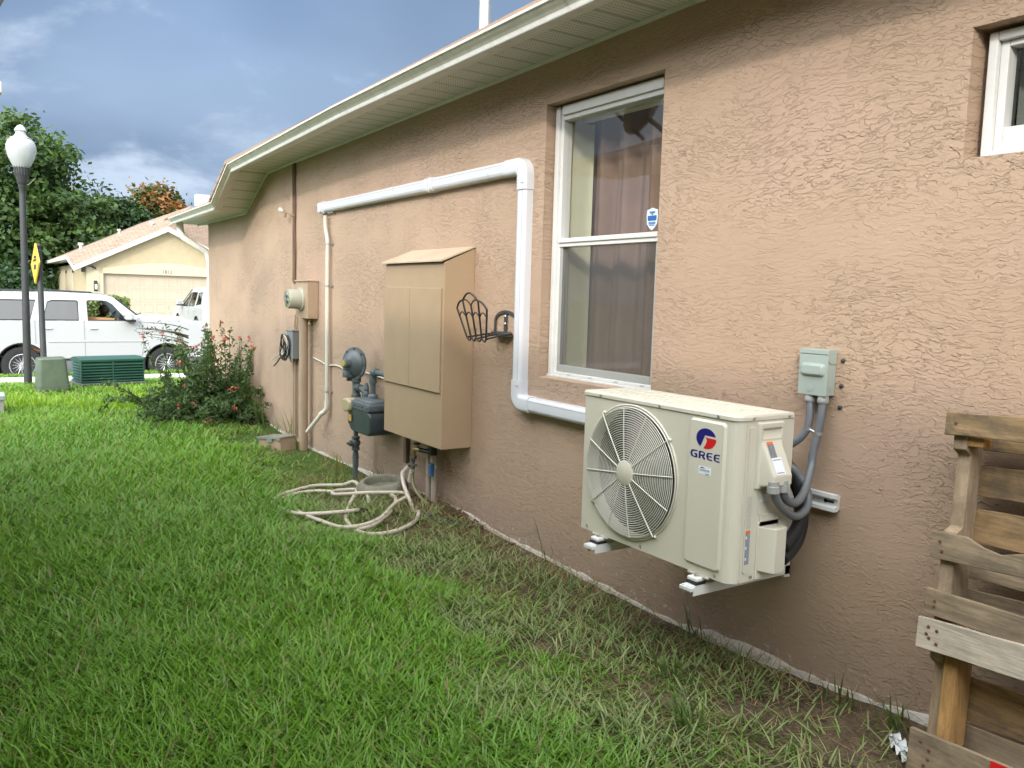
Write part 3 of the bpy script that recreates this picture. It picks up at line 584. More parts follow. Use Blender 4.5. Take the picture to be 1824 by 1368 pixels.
# ------------------------------------------------------------------ line-set cover duct
def build_duct():
    D = 0.054
    duct = thing('line_set_cover', 'white plastic line set cover running up and along the wall to the outdoor unit', 'duct', (-3.56, -0.03, 1.40))
    def sec(w, d=D, r=0.020):     # half section (across, out)
        h = w/2; pts = [(-h, 0.0)]+[(-h+r-r*math.cos(R(a)), d-r+r*math.sin(R(a))) for a in range(0, 91, 15)]+[(h-r+r*math.cos(R(a)), d-r+r*math.sin(R(a))) for a in range(90, -1, -15)]+[(h, 0.0)]
        return pts
    def run(mb, p, q, w=0.078, d=D, grooves=True):
        p, q = Vector(p), Vector(q); t = (q-p).normalized(); n = Vector((0, -1, 0)); s = t.cross(n); S = sec(w, d)
        vs = [b+s*a+n*o for b in (p, q) for a, o in S]; k = len(S)
        mb.add(vs, [(i, i+1, i+1+k, i+k) for i in range(k-1)]+[tuple(range(k)), tuple(range(k, 2*k))[::-1]])
    zt, xv, zb = 2.007, -3.616, 0.787
    m = MB(); run(m, (-6.50, 0, zt), (-4.69, 0, zt)); run(m, (-4.60, 0, zt), (-3.76, 0, zt)); m.build('horizontal_cover', M['pvc_duct'], duct, smooth=40)
    m = MB(); run(m, (xv, 0, 1.90), (xv, 0, 0.90)); m.build('vertical_cover', M['pvc_duct'], duct, smooth=40)
    m = MB(); run(m, (-3.51, 0, zb), (-2.30, 0, zb)); m.build('lower_cover', M['pvc_duct'], duct, smooth=40)
    g = paint('duct_groove', (0.40, 0.41, 0.46), 0.5); m = MB()
    for a, b in ((-6.45, -4.695), (-4.595, -3.765)):
        for dz in (0.021, -0.021): m.box(a, b, -D-0.0008, -D+0.002, zt+dz-0.0012, zt+dz+0.0012)
    for dx in (0.021, -0.021): m.box(xv+dx-0.001, xv+dx+0.001, -D-0.0008, -D+0.002, 0.905, 1.885)
    for dz in (0.021, -0.021): m.box(-3.505, -2.305, -D-0.0008, -D+0.002, zb+dz-0.0012, zb+dz+0.0012)
    build_each(m, 'cover_seam', g, duct)
    def elbow(name, path, w=0.086, d=D+0.005):
        m = MB(); S = sec(w, d, 0.021); k = len(S); vs = []; P = [Vector(p) for p in path]
        for i, p in enumerate(P):
            t = (P[min(i+1, len(P)-1)]-P[max(i-1, 0)]).normalized(); s = t.cross(Vector((0, -1, 0))); vs += [p+s*a+Vector((0, -o, 0)) for a, o in S]
        m.add(vs, [(r*k+i, r*k+i+1, (r+1)*k+i+1, (r+1)*k+i) for r in range(len(P)-1) for i in range(k-1)]+[tuple(range(k)), tuple(range((len(P)-1)*k, len(P)*k))[::-1]])
        return m.build(name, M['pvc_duct'], duct, smooth=40)
    rr = 0.052
    elbow('upper_elbow', [(-3.78, 0, zt), (xv-rr, 0, zt)]+[(xv-rr+rr*math.sin(R(a)), 0, zt-rr+rr*math.cos(R(a))) for a in range(9, 90, 9)]+[(xv, 0, zt-rr), (xv, 0, 1.885)])
    elbow('lower_elbow', [(xv, 0, 0.905), (xv, 0, zb+rr)]+[(xv+rr-rr*math.cos(R(a)), 0, zb+rr-rr*math.sin(R(a))) for a in range(9, 90, 9)]+[(xv+rr, 0, zb), (-3.49, 0, zb)])
    m = MB(); run(m, (-4.705, 0, zt), (-4.65, 0, zt), 0.085, D+0.004); run(m, (-4.65, 0, zt), (-4.64, 0, zt), 0.094, D+0.008); run(m, (-4.64, 0, zt), (-4.59, 0, zt), 0.085, D+0.004); m.build('joint_sleeve', M['pvc_duct'], duct, smooth=40)
    m = MB(); run(m, (-6.52, 0, zt), (-6.475, 0, zt), 0.083, D+0.004); run(m, (-6.475, 0, zt), (-6.465, 0, zt), 0.092, D+0.008); m.box(-6.585, -6.52, -D-0.004, 0, zt-0.0425, zt+0.0425, 0.016); m.box(-6.42, -6.32, -0.025, -0.004, zt-0.050, zt-0.0405); m.build('end_cap', M['pvc_duct'], duct, smooth=40)
    m = MB()
    for (x, z) in ((-3.605, 1.915), (-3.60, 0.875)): m.box(x, x+0.022, -D-0.0072, -D-0.0055, z, z+0.006)
    build_each(m, 'latch_slot', g, duct)
build_duct()
def build_drain():
    t = thing('drain_pipe', 'thin white drain pipe strapped to the wall, kicked out at its foot', 'pipe', (-6.40, -0.03, 0.4))
    m = MB(); m.tube(cr([(-6.445, -0.035, 1.94), (-6.44, -0.033, 1.84), (-6.405, -0.030, 1.74), (-6.405, -0.030, 1.60), (-6.405, -0.030, 1.0), (-6.402, -0.030, 0.43)], 5), 0.0165, 12); m.build('upright', M['pvc_pipe'], t, smooth=50)
    m = MB(); m.tube([(-6.402, -0.030, 0.465), (-6.402, -0.030, 0.43), (-6.402, -0.032, 0.40), (-6.42, -0.045, 0.37), (-6.455, -0.065, 0.345)], 0.0205, 12); m.build('elbow', M['pvc_pipe'], t, smooth=50)
    m = MB(); m.tube([(-6.445, -0.060, 0.352), (-6.60, -0.125, 0.185)], 0.0165, 12); m.build('spout', M['pvc_pipe'], t, smooth=50)
    for z in (1.715, 1.385, 0.535):
        m = MB(); m.tube([(-6.404, -0.030, z-0.007), (-6.404, -0.030, z+0.007)], 0.0185, 12); m.box(-6.384, -6.350, -0.010, -0.002, z-0.007, z+0.007); m.lathe([(0.005, -0.004), (0.004, -0.008), (0, -0.009)], (-6.362, -0.008, z), (0, 1, 0), 8); m.build('pipe_strap', M['galv'], t, smooth=50)
build_drain()
# ------------------------------------------------------------------ tan utility cabinet
def build_cabinet():
    t = thing('utility_cabinet', 'tall tan metal cabinet with a sloping lid on the wall beside the gas meter', 'cabinet', (-4.54, -0.1, 0.455))
    x0, x1, yf = -4.930, -4.147, -0.197
    m = MB(); m.prism([(0, 0.455), (yf, 0.455), (yf, 1.520), (0, 1.608)], x0, x1, px_x); m.build('body', M['tan_metal'], t, bevel=0.003)
    m = MB(); m.prism([(-0.002, 1.612), (-0.218, 1.524), (-0.218, 1.532), (-0.002, 1.620)], x0-0.028, x1+0.006, px_x); m.build('lid', M['tan_lid'], t)
    m = MB(); m.box(x0+0.006, x1-0.022, yf-0.010, yf-0.001, 0.780, 1.376); m.build('door', M['tan_metal'], t, bevel=0.002)
    m = MB(); m.box(-4.562, -4.559, yf-0.0106, yf-0.009, 0.783, 1.373); m.box(x0+0.008, x1-0.024, yf-0.0012, yf-0.0002, 0.7735, 0.779); build_each(m, 'door_seam_gap_shade', paint('seam_gap_shade_paint', (0.27, 0.195, 0.125), 0.6), t)  # centre seam, plus a strip painting the gap shadow under the door
    m = MB(); m.tube([(x0+0.01, yf-0.0025, 1.3795), (-4.56, yf-0.0025, 1.3795)], 0.0012, 6); m.tube([(-4.20, yf-0.001, 1.418), (-4.193, yf-0.001, 1.428)], 0.003, 5); build_each(m, 'caulk_line', paint('pale_caulk', (0.55, 0.47, 0.37), 0.6), t)
build_cabinet()
# ------------------------------------------------------------------ black iron hose holder
def build_holder():
    t = thing('hose_holder', 'black wrought iron hose holder with a fan shaped guard on the wall', 'hose holder', (-3.80, -0.0, 1.12))
    yf0, yf1 = -0.185, -0.235; cx = -3.795; r = 0.0052
    def G(u, z):                       # guard lies in a plane leaning outwards
        k = (z-1.10)/0.23; return Vector((cx+u, yf0+(yf1-yf0)*k, z))
    m = MB()
    ang = [-0.155, -0.080, 0.0, 0.080, 0.155]; low = [-0.100, -0.055, 0.0, 0.055, 0.100]
    top = [1.270, 1.312, 1.288, 1.312, 1.268]
    for a, l, z in zip(ang, low, top): m.tube([G(a, z), G(l, 1.118)], r, 8)
    def arch(a, za, b, zb, rise, nn=10): return [G(a+(b-a)*i/nn, za+(zb-za)*i/nn+rise*math.sin(math.pi*i/nn)) for i in range(nn+1)]
    m.tube(arch(-0.155, 1.270, -0.080, 1.312, 0.012), r, 8); m.tube(arch(-0.080, 1.312, 0.080, 1.312, 0.040, 14), r, 8); m.tube(arch(0.080, 1.312, 0.155, 1.268, 0.012), r, 8)
    m.tube(arch(-0.080, 1.312, 0.0, 1.288, 0.014), r*.8, 8); m.tube(arch(0.0, 1.288, 0.080, 1.312, 0.014), r*.8, 8)
    for a, b in ((-0.142, -0.071), (-0.071, 0.0), (0.0, 0.071), (0.071, 0.142)): m.tube(arch(a, 1.225, b, 1.225, 0.026), r*.7, 8)
    for a, b in ((-0.100, -0.055), (-0.055, 0.0), (0.0, 0.055), (0.055, 0.100)): m.tube(arch(a, 1.118, b, 1.118, -0.018), r*.9, 8)
    m.build('guard', M['iron'], t, smooth=60)
    m = MB()
    for s in (-1, 1): m.tube([G(s*0.100, 1.115), Vector((cx+s*0.085, -0.10, 1.130)), Vector((cx+s*0.075, -0.012, 1.140))], r, 8)
    m.tube([G(-0.02, 1.108), Vector((cx-0.01, -0.10, 1.128)), Vector((cx, -0.012, 1.142))], r, 8); build_each(m, 'saddle_bar', M['iron'], t, smooth=60)
    m = MB(); P = [(cx-0.105, -0.010, 1.135)]+[(cx+0.105*math.cos(R(a)), -0.010, 1.205+0.052*math.sin(R(a))) for a in range(180, -1, -15)]+[(cx+0.105, -0.010, 1.135)]
    for a, b in zip(P[:-1], P[1:]):
        a, b = Vector(a), Vector(b); tt = (b-a).normalized(); nn = Vector((0, -1, 0)).cross(tt)*0.008
        m.add([a-nn, a+nn, b+nn, b-nn, a-nn+Vector((0, .006, 0)), a+nn+Vector((0, .006, 0)), b+nn+Vector((0, .006, 0)), b-nn+Vector((0, .006, 0))], [(0, 1, 2, 3), (4, 7, 6, 5), (0, 3, 7, 4), (1, 5, 6, 2)])
    m.box(cx-0.013, cx+0.013, -0.010, -0.003, 1.140, 1.252); m.prism([(cx-0.09, 1.128), (cx+0.09, 1.128), (cx+0.05, 1.150), (cx-0.05, 1.150)], -0.06, -0.003, px_y); m.build('back_plate', M['iron_grey'], t, smooth=40)
    m = MB()
    for z in (1.232, 1.192): m.lathe([(0.0085, 0), (0.007, -0.004), (0.003, -0.006), (0, -0.0065)], (cx, -0.0102, z), (0, 1, 0), 10)
    build_each(m, 'screw', M['galv'], t, smooth=50)
build_holder()
# ------------------------------------------------------------------ electricity meter
def build_meter():
    t = thing('electricity_meter', 'tan electricity meter box with a round grey meter and a thick riser pipe', 'meter', (-6.85, -0.05, 0))
    x0, x1, y1 = -6.985, -6.690, -0.095
    m = MB(); m.box(x0, x1, y1, -0.002, 1.113, 1.418); m.box(x0-0.006, x1+0.006, y1-0.010, 0, 1.418, 1.430); m.build('box', M['tan_pipe'], t, bevel=0.004)
    m = MB(); m.lathe([(0.012, 0.0), (0.014, -0.002), (0.012, -0.003)], (x1, -0.045, 1.155), (1, 0, 0), 14); m.lathe([(0.030, 0.0), (0.032, 0.0015), (0.030, 0.002)], (x1, -0.045, 1.155), (1, 0, 0), 18); m.box(x1, x1+0.002, -0.052, -0.044, 1.20, 1.34); build_each(m, 'knockout', M['tan_pipe'], t, smooth=40)
    c = (-6.838, y1, 1.272)
    m = MB(); m.lathe([(0.098, 0), (0.098, -0.014), (0.086, -0.020), (0.082, -0.050), (0.080, -0.105), (0.076, -0.118), (0.062, -0.121)], c, (0, 1, 0), 36); mg = m.build('meter', M['meter_grey'], t, smooth=45)
    m = MB(); m.lathe([(0.062, -0.119), (0.0, -0.119)], c, (0, 1, 0), 28); m.build('dial_face', paint('dial_face', (0.50, 0.50, 0.46), 0.4), mg)
    m = MB(); m.box(-6.875, -6.80, y1-0.1225, y1-0.1195, 1.280, 1.305); m.box(-6.865, -6.845, y1-0.1225, y1-0.1195, 1.238, 1.262); m.box(-6.832, -6.812, y1-0.1225, y1-0.1195, 1.232, 1.256); build_each(m, 'display', M['black'], mg)
    m = MB(); m.lathe([(0.068, -0.121), (0.064, -0.130), (0.045, -0.137), (0, -0.140)], c, (0, 1, 0), 28); m.build('glass_cover', M['meter_glass'], mg, smooth=60)
    m = MB(); m.tube([(-6.865, -0.066, -0.12), (-6.865, -0.066, 1.116)], 0.037, 24); m.tube([(-6.865, -0.066, 1.085), (-6.865, -0.066, 1.117)], 0.042, 24); m.build('riser_pipe', M['tan_pipe'], t, smooth=50)
    m = MB(); m.box(-6.738, -6.716, -0.075, -0.055, 1.052, 1.082, 0.004); m.tube([(-6.735, -0.065, 1.082), (-6.735, -0.065, 1.100), (-6.727, -0.065, 1.107), (-6.719, -0.065, 1.100), (-6.719, -0.065, 1.082)], 0.003, 6); m.build('padlock', M['brass'], t, smooth=40)
build_meter()
def build_raceway():
    t = thing('cable_raceway', 'slim tan raceway with brown cables rising from meter to eave', 'cable', (-7.30, -0.01, 1.4))
    m = MB(); m.box(-7.335, -7.302, -0.022, -0.001, 1.432, 2.44); m.build('raceway', M['tan_pipe'], t, bevel=0.004)
    m = MB()
    for dx, s in ((0.0, 1), (0.022, 2), (0.038, 3)):
        m.tube(cr([(-7.286+dx+0.006*math.sin(k*1.9+s), -0.010, 2.445-k*0.13) for k in range(9)], 4), 0.0055, 6)
    m.build('cable', paint('brown_cable', (0.12, 0.062, 0.045), 0.6, 0.2), t, smooth=60)
    t2 = thing('flood_lamp', 'tiny white lamp on a bent bracket beside the brown cables', 'lamp', (-7.29, -0.02, 2.0))
    m = MB(); m.tube([(-7.275, -0.006, 1.995), (-7.30, -0.05, 2.012), (-7.33, -0.085, 2.035)], 0.007, 8); m.build('bracket', M['tan_pipe'], t2, smooth=50)
    m = MB(); m.lathe([(0.018, 0.0), (0.022, 0.016), (0.020, 0.040), (0.012, 0.046)], (-7.335, -0.088, 2.028), (-0.3, -0.6, 0.55), 14); m.build('head', M['pvc_pipe'], t2, smooth=50)
    m = MB(); m.box(-7.345, -7.325, -0.085, -0.06, 1.985, 2.018, 0.004); m.build('sensor', M['tan_pipe'], t2)
    t3 = thing('telephone_box', 'grey telephone box with a tangle of black and white cables behind riser pipe', 'utility box', (-7.22, -0.03, 0.74))
    m = MB(); m.box(-7.30, -7.135, -0.072, -0.002, 0.745, 0.985); m.box(-7.306, -7.129, -0.078, 0, 0.985, 0.999); m.build('box', paint('telephone_grey', (0.22, 0.235, 0.25), 0.45, 0.06), t3, bevel=0.005)
    for k, (rad, mat, y, dz) in enumerate(((0.11, 'black', -0.105, 0), (0.095, 'pvc_pipe', -0.112, 0.02), (0.085, 'black', -0.10, -0.03), (0.105, 'black', -0.118, 0.01), (0.07, 'black', -0.108, -0.05))):
        m = MB(); m.tube(cr([(-7.265+0.07*math.cos(a)+0.01*math.sin(3*a+k), y+0.012*math.sin(2*a+k), 0.845+dz+rad*math.sin(a)) for a in [i*math.pi/5 for i in range(10)]], 5, True), 0.0055, 6, True); m.build('cable_coil', M[mat], t3, smooth=60)
    m = MB(); m.tube(cr([(-7.30, -0.11, 0.80), (-7.38, -0.14, 0.755), (-7.44, -0.16, 0.715)], 5), 0.005, 6); m.build('loose_white_end', M['pvc_pipe'], t3, smooth=60)
    m = MB(); m.tube(cr([(-7.29, -0.11, 0.78), (-7.35, -0.14, 0.70), (-7.41, -0.15, 0.665)], 5), 0.006, 6); m.tube(cr([(-7.21, -0.09, 0.95), (-7.17, -0.085, 0.88), (-7.19, -0.08, 0.78), (-7.16, -0.075, 0.72)], 6), 0.006, 6); m.build('loose_black_end', M['black'], t3, smooth=60)
    m = MB(); m.tube([(-7.255, -0.02, 0.745), (-7.255, -0.02, -0.1)], 0.012, 8); m.tube([(-7.21, -0.02, 0.745), (-7.215, -0.02, -0.1)], 0.010, 8); m.tube([(-7.24, -0.02, 0.998), (-7.24, -0.015, 1.13)], 0.010, 8); m.tube([(-7.19, -0.02, 0.998), (-7.18, -0.015, 1.13)], 0.008, 8); m.build('lead_in_cable', M['tan_pipe'], t3, smooth=60)
    m = MB(); pts = [(-6.80, -0.006, 0.785), (-6.60, -0.008, 0.765), (-6.43, -0.012, 0.748), (-6.25, -0.008, 0.762), (-6.02, -0.009, 0.742), (-5.75, -0.008, 0.758), (-5.5, -0.007, 0.750), (-5.30, -0.008, 0.742)]
    m.tube(cr(pts, 6), 0.0062, 6); tag(m.build('wall_cable', M['pvc_pipe'], smooth=60), 'thin pale cable sagging along the wall behind the gas regulator', 'cable')
build_raceway()
# ------------------------------------------------------------------ gas meter
def build_gas():
    t = thing('gas_meter', 'dark grey gas meter with a round regulator on a riser pipe', 'gas meter', (-5.55, -0.13, 0))
    g, d = M['gas_grey'], M['gas_dark']; y = -0.13; xr = -5.56
    m = MB(); m.tube([(xr, y, -0.1), (xr, y, 0.62)], 0.0175, 14); m.tube([(xr, y, 0.085), (xr, y, 0.19)], 0.0225, 14); m.tube([(xr, y, 0.15), (xr, y, 0.165)], 0.0255, 14); m.build('riser', g, t, smooth=50)
    m = MB(); m.lathe([(0.018, -0.055), (0.029, -0.05), (0.029, -0.03), (0.024, -0.026), (0.034, -0.01), (0.034, 0.012), (0.024, 0.028), (0.030, 0.032), (0.030, 0.048), (0.018, 0.052)], (xr, y, 0.262), (0, 0, 1), 16); m.lathe([(0.022, 0), (0.022, 0.032), (0.010, 0.036), (0.010, 0.052), (0, 0.053)], (xr, y-0.015, 0.262), (0, -1, 0), 12); m.build('shutoff_valve', g, t, smooth=45)
    # tee above the riser, elbow run into the meter's inlet
    m = MB(); m.lathe([(0.024, 0.585), (0.034, 0.59), (0.034, 0.615), (0.027, 0.62), (0.027, 0.70), (0.036, 0.705), (0.036, 0.735), (0.020, 0.74)], (xr, y, 0), (0, 0, 1), 16)
    m.tube([(xr, y, 0.668), (-5.50, y, 0.668), (-5.475, y, 0.667)], 0.026, 14); m.tube([(-5.49, y, 0.668), (-5.40, y, 0.660)], 0.020, 14); m.tube(cr([(-5.42, y, 0.660), (-5.392, y, 0.655), (-5.38, y, 0.632), (-5.38, y, 0.60)], 4), 0.025, 14); m.tube([(-5.38, y, 0.67), (-5.38, y, 0.715)], [0.022, 0.010], 12); m.tube([(-5.38, y, 0.64), (-5.38, y, 0.605)], 0.020, 14); m.lathe([(0.02, 0.612), (0.033, 0.616), (0.033, 0.640), (0.02, 0.644)], (-5.38, y, 0), (0, 0, 1), 8); m.build('inlet_fitting', g, t, smooth=45)
    # outlet pipe up and to the wall cabinet
    m = MB(); m.tube([(-5.265, y, 0.60), (-5.265, y, 0.755)], 0.0195, 14); m.tube(cr([(-5.265, y, 0.745), (-5.262, y, 0.785), (-5.235, y, 0.80), (-5.20, y, 0.802)], 5), 0.0265, 14); m.tube([(-5.21, y, 0.802), (-4.93, y, 0.802)], 0.0205, 14); m.lathe([(0.0195, 0.610), (0.036, 0.614), (0.036, 0.640), (0.030, 0.648), (0.0195, 0.652)], (-5.265, y, 0), (0, 0, 1), 8); m.lathe([(0.0275, 0.725), (0.0275, 0.745)], (-5.265, y, 0), (0, 0, 1), 14); m.build('outlet_pipe', g, t, smooth=45)
    # regulator: a flanged dish facing the lawn
    c = (xr-0.005, y-0.01, 0.835); ax = (0.34, -0.95, 0.04); m = MB()
    m.lathe([(0.0, -0.050), (0.050, -0.046), (0.085, -0.020), (0.095, -0.004), (0.118, -0.003), (0.118, 0.013), (0.098, 0.014), (0.092, 0.026), (0.060, 0.050), (0.034, 0.058), (0.030, 0.100), (0.024, 0.104), (0.0, 0.105)], c, ax, 32); rg = m.build('regulator', g, t, smooth=40)
    m = MB(); A = Vector(ax).normalized(); a1 = A.orthogonal().normalized(); a2 = A.cross(a1)
    for k in range(8):
        p = Vector(c)+A*0.013+(a1*math.cos(k*math.pi/4)+a2*math.sin(k*math.pi/4))*0.108; m.lathe([(0.007, -0.02), (0.007, 0.006), (0.0, 0.007)], p, ax, 6)
    build_each(m, 'flange_bolt', d, rg, smooth=30)
    m = MB(); m.lathe([(0.021, 0.0), (0.021, 0.008), (0.0, 0.009)], Vector(c)+A*0.104, ax, 14); m.build('yellow_cap', paint('yellow_cap', (0.32, 0.30, 0.05), 0.5), rg, smooth=40)
    m = MB(); m.box(-5.615, -5.545, y-0.085, y-0.02, 0.735, 0.782, 0.010); m.box(-5.595, -5.575, y-0.06, y-0.02, 0.71, 0.745); m.build('vent_block', g, rg, smooth=40)
    # meter body
    m = MB(); m.prism(rrect(-5.405, -5.085, 0.545, 0.600, 0.016), -0.240, -0.045, px_y); m.box(-5.385, -5.105, -0.222, -0.06, 0.585, 0.618, 0.014); m.build('meter_top', g, t, smooth=40, bevel=0.006)
    m = MB(); m.prism(rrect(-5.425, -5.070, 0.385, 0.548, 0.050, 6), -0.236, -0.045, px_y); body = m.build('meter_body', d, t, smooth=40, bevel=0.010)
    m = MB(); m.prism([(-0.055, 0.530), (-0.232, 0.530), (-0.237, 0.445), (-0.21, 0.400), (-0.14, 0.358), (-0.10, 0.370), (-0.055, 0.41)], -5.455, -5.415, px_x); m.build('side_cover', d, t, smooth=40, bevel=0.010)
    m = MB()
    for k in range(5):
        m.lathe([(0.006, 0), (0.006, 0.010), (0, 0.011)], (-5.385+k*0.068, -0.241, 0.575), (0, -1, 0), 6)
    for (yy, zz) in ((-0.07, 0.515), (-0.222, 0.515), (-0.222, 0.43), (-0.14, 0.374)): m.lathe([(0.006, 0), (0.006, 0.008), (0, 0.009)], (-5.456, yy, zz), (-1, 0, 0), 6)
    build_each(m, 'body_bolt', g, t, smooth=30)
    m = MB(); m.prism([(-5.500, 0.600), (-5.400, 0.608), (-5.375, 0.590), (-5.375, 0.535), (-5.405, 0.512), (-5.480, 0.514), (-5.505, 0.54)], -0.262, -0.16, px_y); m.build('index_cover', M['yellowed'], t, smooth=40, bevel=0.012)
    m = MB(); m.box(-5.410, -5.362, -0.2475, -0.2455, 0.455, 0.500); build_each(m, 'yellow_tag', M['tag_yellow'], t)
build_gas()
# ------------------------------------------------------------------ pipes, tap and bits under the cabinet
def build_spigot():
    t = thing('standpipe', 'pair of beige water pipes rising under the tan cabinet, one with a blue lever', 'pipe', (-4.5, -0.07, 0))
    b = paint('beige_pipe', (0.36, 0.31, 0.255), 0.5, 0.08)
    m = MB(); m.tube([(-4.545, -0.065, -0.1), (-4.545, -0.065, 0.46)], 0.0185, 14); m.build('water_pipe', b, t, smooth=50)
    m = MB(); m.tube([(-4.465, -0.070, -0.1), (-4.465, -0.070, 0.275)], 0.0175, 14); m.build('supply_pipe', b, t, smooth=50)
    m = MB(); m.lathe([(0.018, 0.27), (0.026, 0.275), (0.026, 0.30), (0.020, 0.305), (0.026, 0.33), (0.022, 0.345)], (-4.468, -0.07, 0), (0, 0, 1), 14); m.tube(cr([(-4.468, -0.07, 0.335), (-4.472, -0.07, 0.365), (-4.47, -0.07, 0.40), (-4.47, -0.07, 0.46)], 4), 0.022, 14); m.build('ball_valve', b, t, smooth=50)
    m = MB(); m.box(-4.452, -4.424, -0.115, -0.09, 0.235, 0.315, 0.006); m.build('lever', M['blue'], t)
    m = MB(); m.tube([(-4.47, -0.075, 0.46), (-4.47, -0.075, 0.36)], 0.024, 12); m.tube([(-4.47, -0.075, 0.375), (-4.545, -0.095, 0.373), (-4.60, -0.10, 0.371)], 0.014, 10); m.build('black_tee', M['black'], t, smooth=50)
    # second, darker strip behind
    m = MB(); m.box(-4.985, -4.945, -0.03, -0.002, 0.215, 0.46); tag(m.build('board_strip', paint('dark_strip', (0.14, 0.105, 0.078), 0.7), bevel=0.003), 'dark brown strip on the wall under the left end of the cabinet', 'strip')
    t2 = thing('garden_tap', 'brass garden tap with a blue handle above the hose', 'tap', (-4.61, -0.1, 0.35))
    m = MB(); m.tube([(-4.595, -0.10, 0.371), (-4.63, -0.105, 0.372)], 0.016, 12); m.tube(cr([(-4.625, -0.105, 0.372), (-4.655, -0.11, 0.366), (-4.668, -0.112, 0.34), (-4.67, -0.112, 0.318)], 5), 0.014, 12); m.tube([(-4.632, -0.105, 0.372), (-4.632, -0.105, 0.402)], 0.008, 8); m.build('body', M['brass'], t2, smooth=50)
    m = MB()
    for k in range(6): a = k*math.pi/3; m.lathe([(0.0, -0.007), (0.009, 0), (0.0, 0.007)], (-4.632+0.018*math.cos(a), -0.105+0.018*math.sin(a), 0.405), (0, 0, 1), 8)
    m.lathe([(0.0, -0.006), (0.020, 0), (0.0, 0.008)], (-4.632, -0.105, 0.405), (0, 0, 1), 12); m.build('handle', M['blue'], t2, smooth=50)
    m = MB(); m.lathe([(0.018, 0.300), (0.023, 0.303), (0.023, 0.322), (0.016, 0.325)], (-4.67, -0.112, 0), (0, 0, 1), 12); m.tube([(-4.67, -0.112, 0.305), (-4.67, -0.112, 0.29), (-4.675, -0.115, 0.275)], 0.014, 10); m.tube([(-4.675, -0.115, 0.28), (-4.705, -0.125, 0.25)], 0.013, 10); m.tube([(-4.675, -0.115, 0.28), (-4.655, -0.12, 0.245)], 0.013, 10); m.box(-4.665, -4.625, -0.135, -0.105, 0.262, 0.274); m.build('splitter', paint('splitter', (0.11, 0.10, 0.085), 0.5, 0.2), t2, smooth=45)
    # concrete bowl
    m = MB(); m.lathe([(0.0, -0.02), (0.115, -0.02), (0.155, 0.02), (0.172, 0.06), (0.165, 0.095), (0.140, 0.118), (0.122, 0.122), (0.112, 0.112), (0.110, 0.07), (0.0, 0.05)], (-4.955, -0.185, 0.0), (0.05, -0.12, 1), 36); tag(m.build('planter_bowl', M['bowl'], smooth=60), 'round mossy concrete bowl half hidden behind the hose', 'bowl')
    # hoses
    hose = thing('garden_hose', 'beige garden hose coiled on the grass and running up to the tap', 'hose', (-4.75, -0.55, 0.02))
    H = lambda p: [(x, y, float(gz(x, y))+h) for x, y, h in p]
    A = [(-4.705, -0.125, 0.25-0.0), (-4.735, -0.14, 0.215)]
    A1 = H([(-4.72, -0.16, 0.13), (-4.60, -0.20, 0.065), (-4.45, -0.22, 0.03)])
    A2 = H([(-4.31, -0.25, 0.022), (-4.19, -0.333, .018), (-4.12, -0.459, .018), (-4.118, -0.577, .018), (-4.206, -0.653, .016), (-4.361, -0.659, .02), (-4.519, -0.621, .024), (-4.732, -0.509, .03), (-4.962, -0.375, .045), (-5.147, -0.282, .05), (-5.284, -0.263, .045), (-5.298, -0.343, .03), (-5.356, -0.51, .03), (-5.257, -0.696, .035), (-5.145, -0.829, .034), (-5.013, -0.903, .03), (-4.853, -0.903, .036), (-4.664, -0.866, .046), (-4.578, -0.772, .05), (-4.532, -0.645, .05), (-4.545, -0.525, .035)])
    mid = [(-4.745, -0.15, 0.20), (-4.70, -0.165, 0.15), (-4.60, -0.185, 0.10), (-4.50, -0.205, 0.06), (-4.40, -0.235, 0.035)]
    m = MB(); m.tube(cr(A+mid+A2, 7), 0.0125, 10)
    B = H([(-4.70, -0.40, .035), (-4.86, -0.338, .03), (-4.986, -0.334, .025), (-5.10, -0.38, .022), (-5.265, -0.522, .018), (-5.249, -0.679, .018), (-5.103, -0.833, .018), (-4.963, -0.886, .018), (-4.792, -0.859, .02), (-4.533, -0.788, .022), (-4.342, -0.755, .022), (-4.265, -0.672, .024), (-4.272, -0.554, .026), (-4.402, -0.393, .03), (-4.606, -0.259, .03), (-4.754, -0.221, .03), (-4.894, -0.239, .032), (-5.05, -0.30, .04), (-5.10, -0.45, .05), (-5.0, -0.50, .05), (-4.86, -0.33, .05), (-4.70, -0.17, .045), (-4.58, -0.20, .045), (-4.482, -0.327, .045), (-4.334, -0.471, .04), (-4.266, -0.61, .04), (-4.285, -0.742, .04), (-4.458, -0.80, .04), (-4.70, -0.83, .035), (-4.95, -0.80, .02)])
    m.tube(cr(B, 7), 0.0125, 10); m.build('coil', M['hose'], hose, smooth=60)
    m = MB(); m.lathe([(0.0125, 0), (0.0165, 0.003), (0.0165, 0.035), (0.013, 0.04), (0.011, 0.052), (0, 0.052)], (-4.545, -0.53, float(gz(-4.545, -.53))+0.034), (0.05, 1, -0.1), 12); m.build('end_fitting', M['black'], hose, smooth=45)
    m = MB(); base = [Vector((-4.705, -0.125, 0.25)), Vector((-4.735, -0.14, 0.215)), Vector((-4.735, -0.152, 0.18))]
    for k in range(8):
        q = k/7; p = base[0].lerp(base[1], min(1, q*2)) if q < .5 else base[1].lerp(base[2], q*2-1); m.lathe([(0.0135, -0.0025), (0.0148, 0), (0.0135, 0.0025)], p, (-0.4, -0.2, -0.8), 10)
    m.build('spring_guard', M['pvc_pipe'], hose, smooth=60)
    h2 = thing('old_hose', 'short olive hose hanging from the tap splitter into the straw', 'hose', (-4.6, -0.15, 0.1))
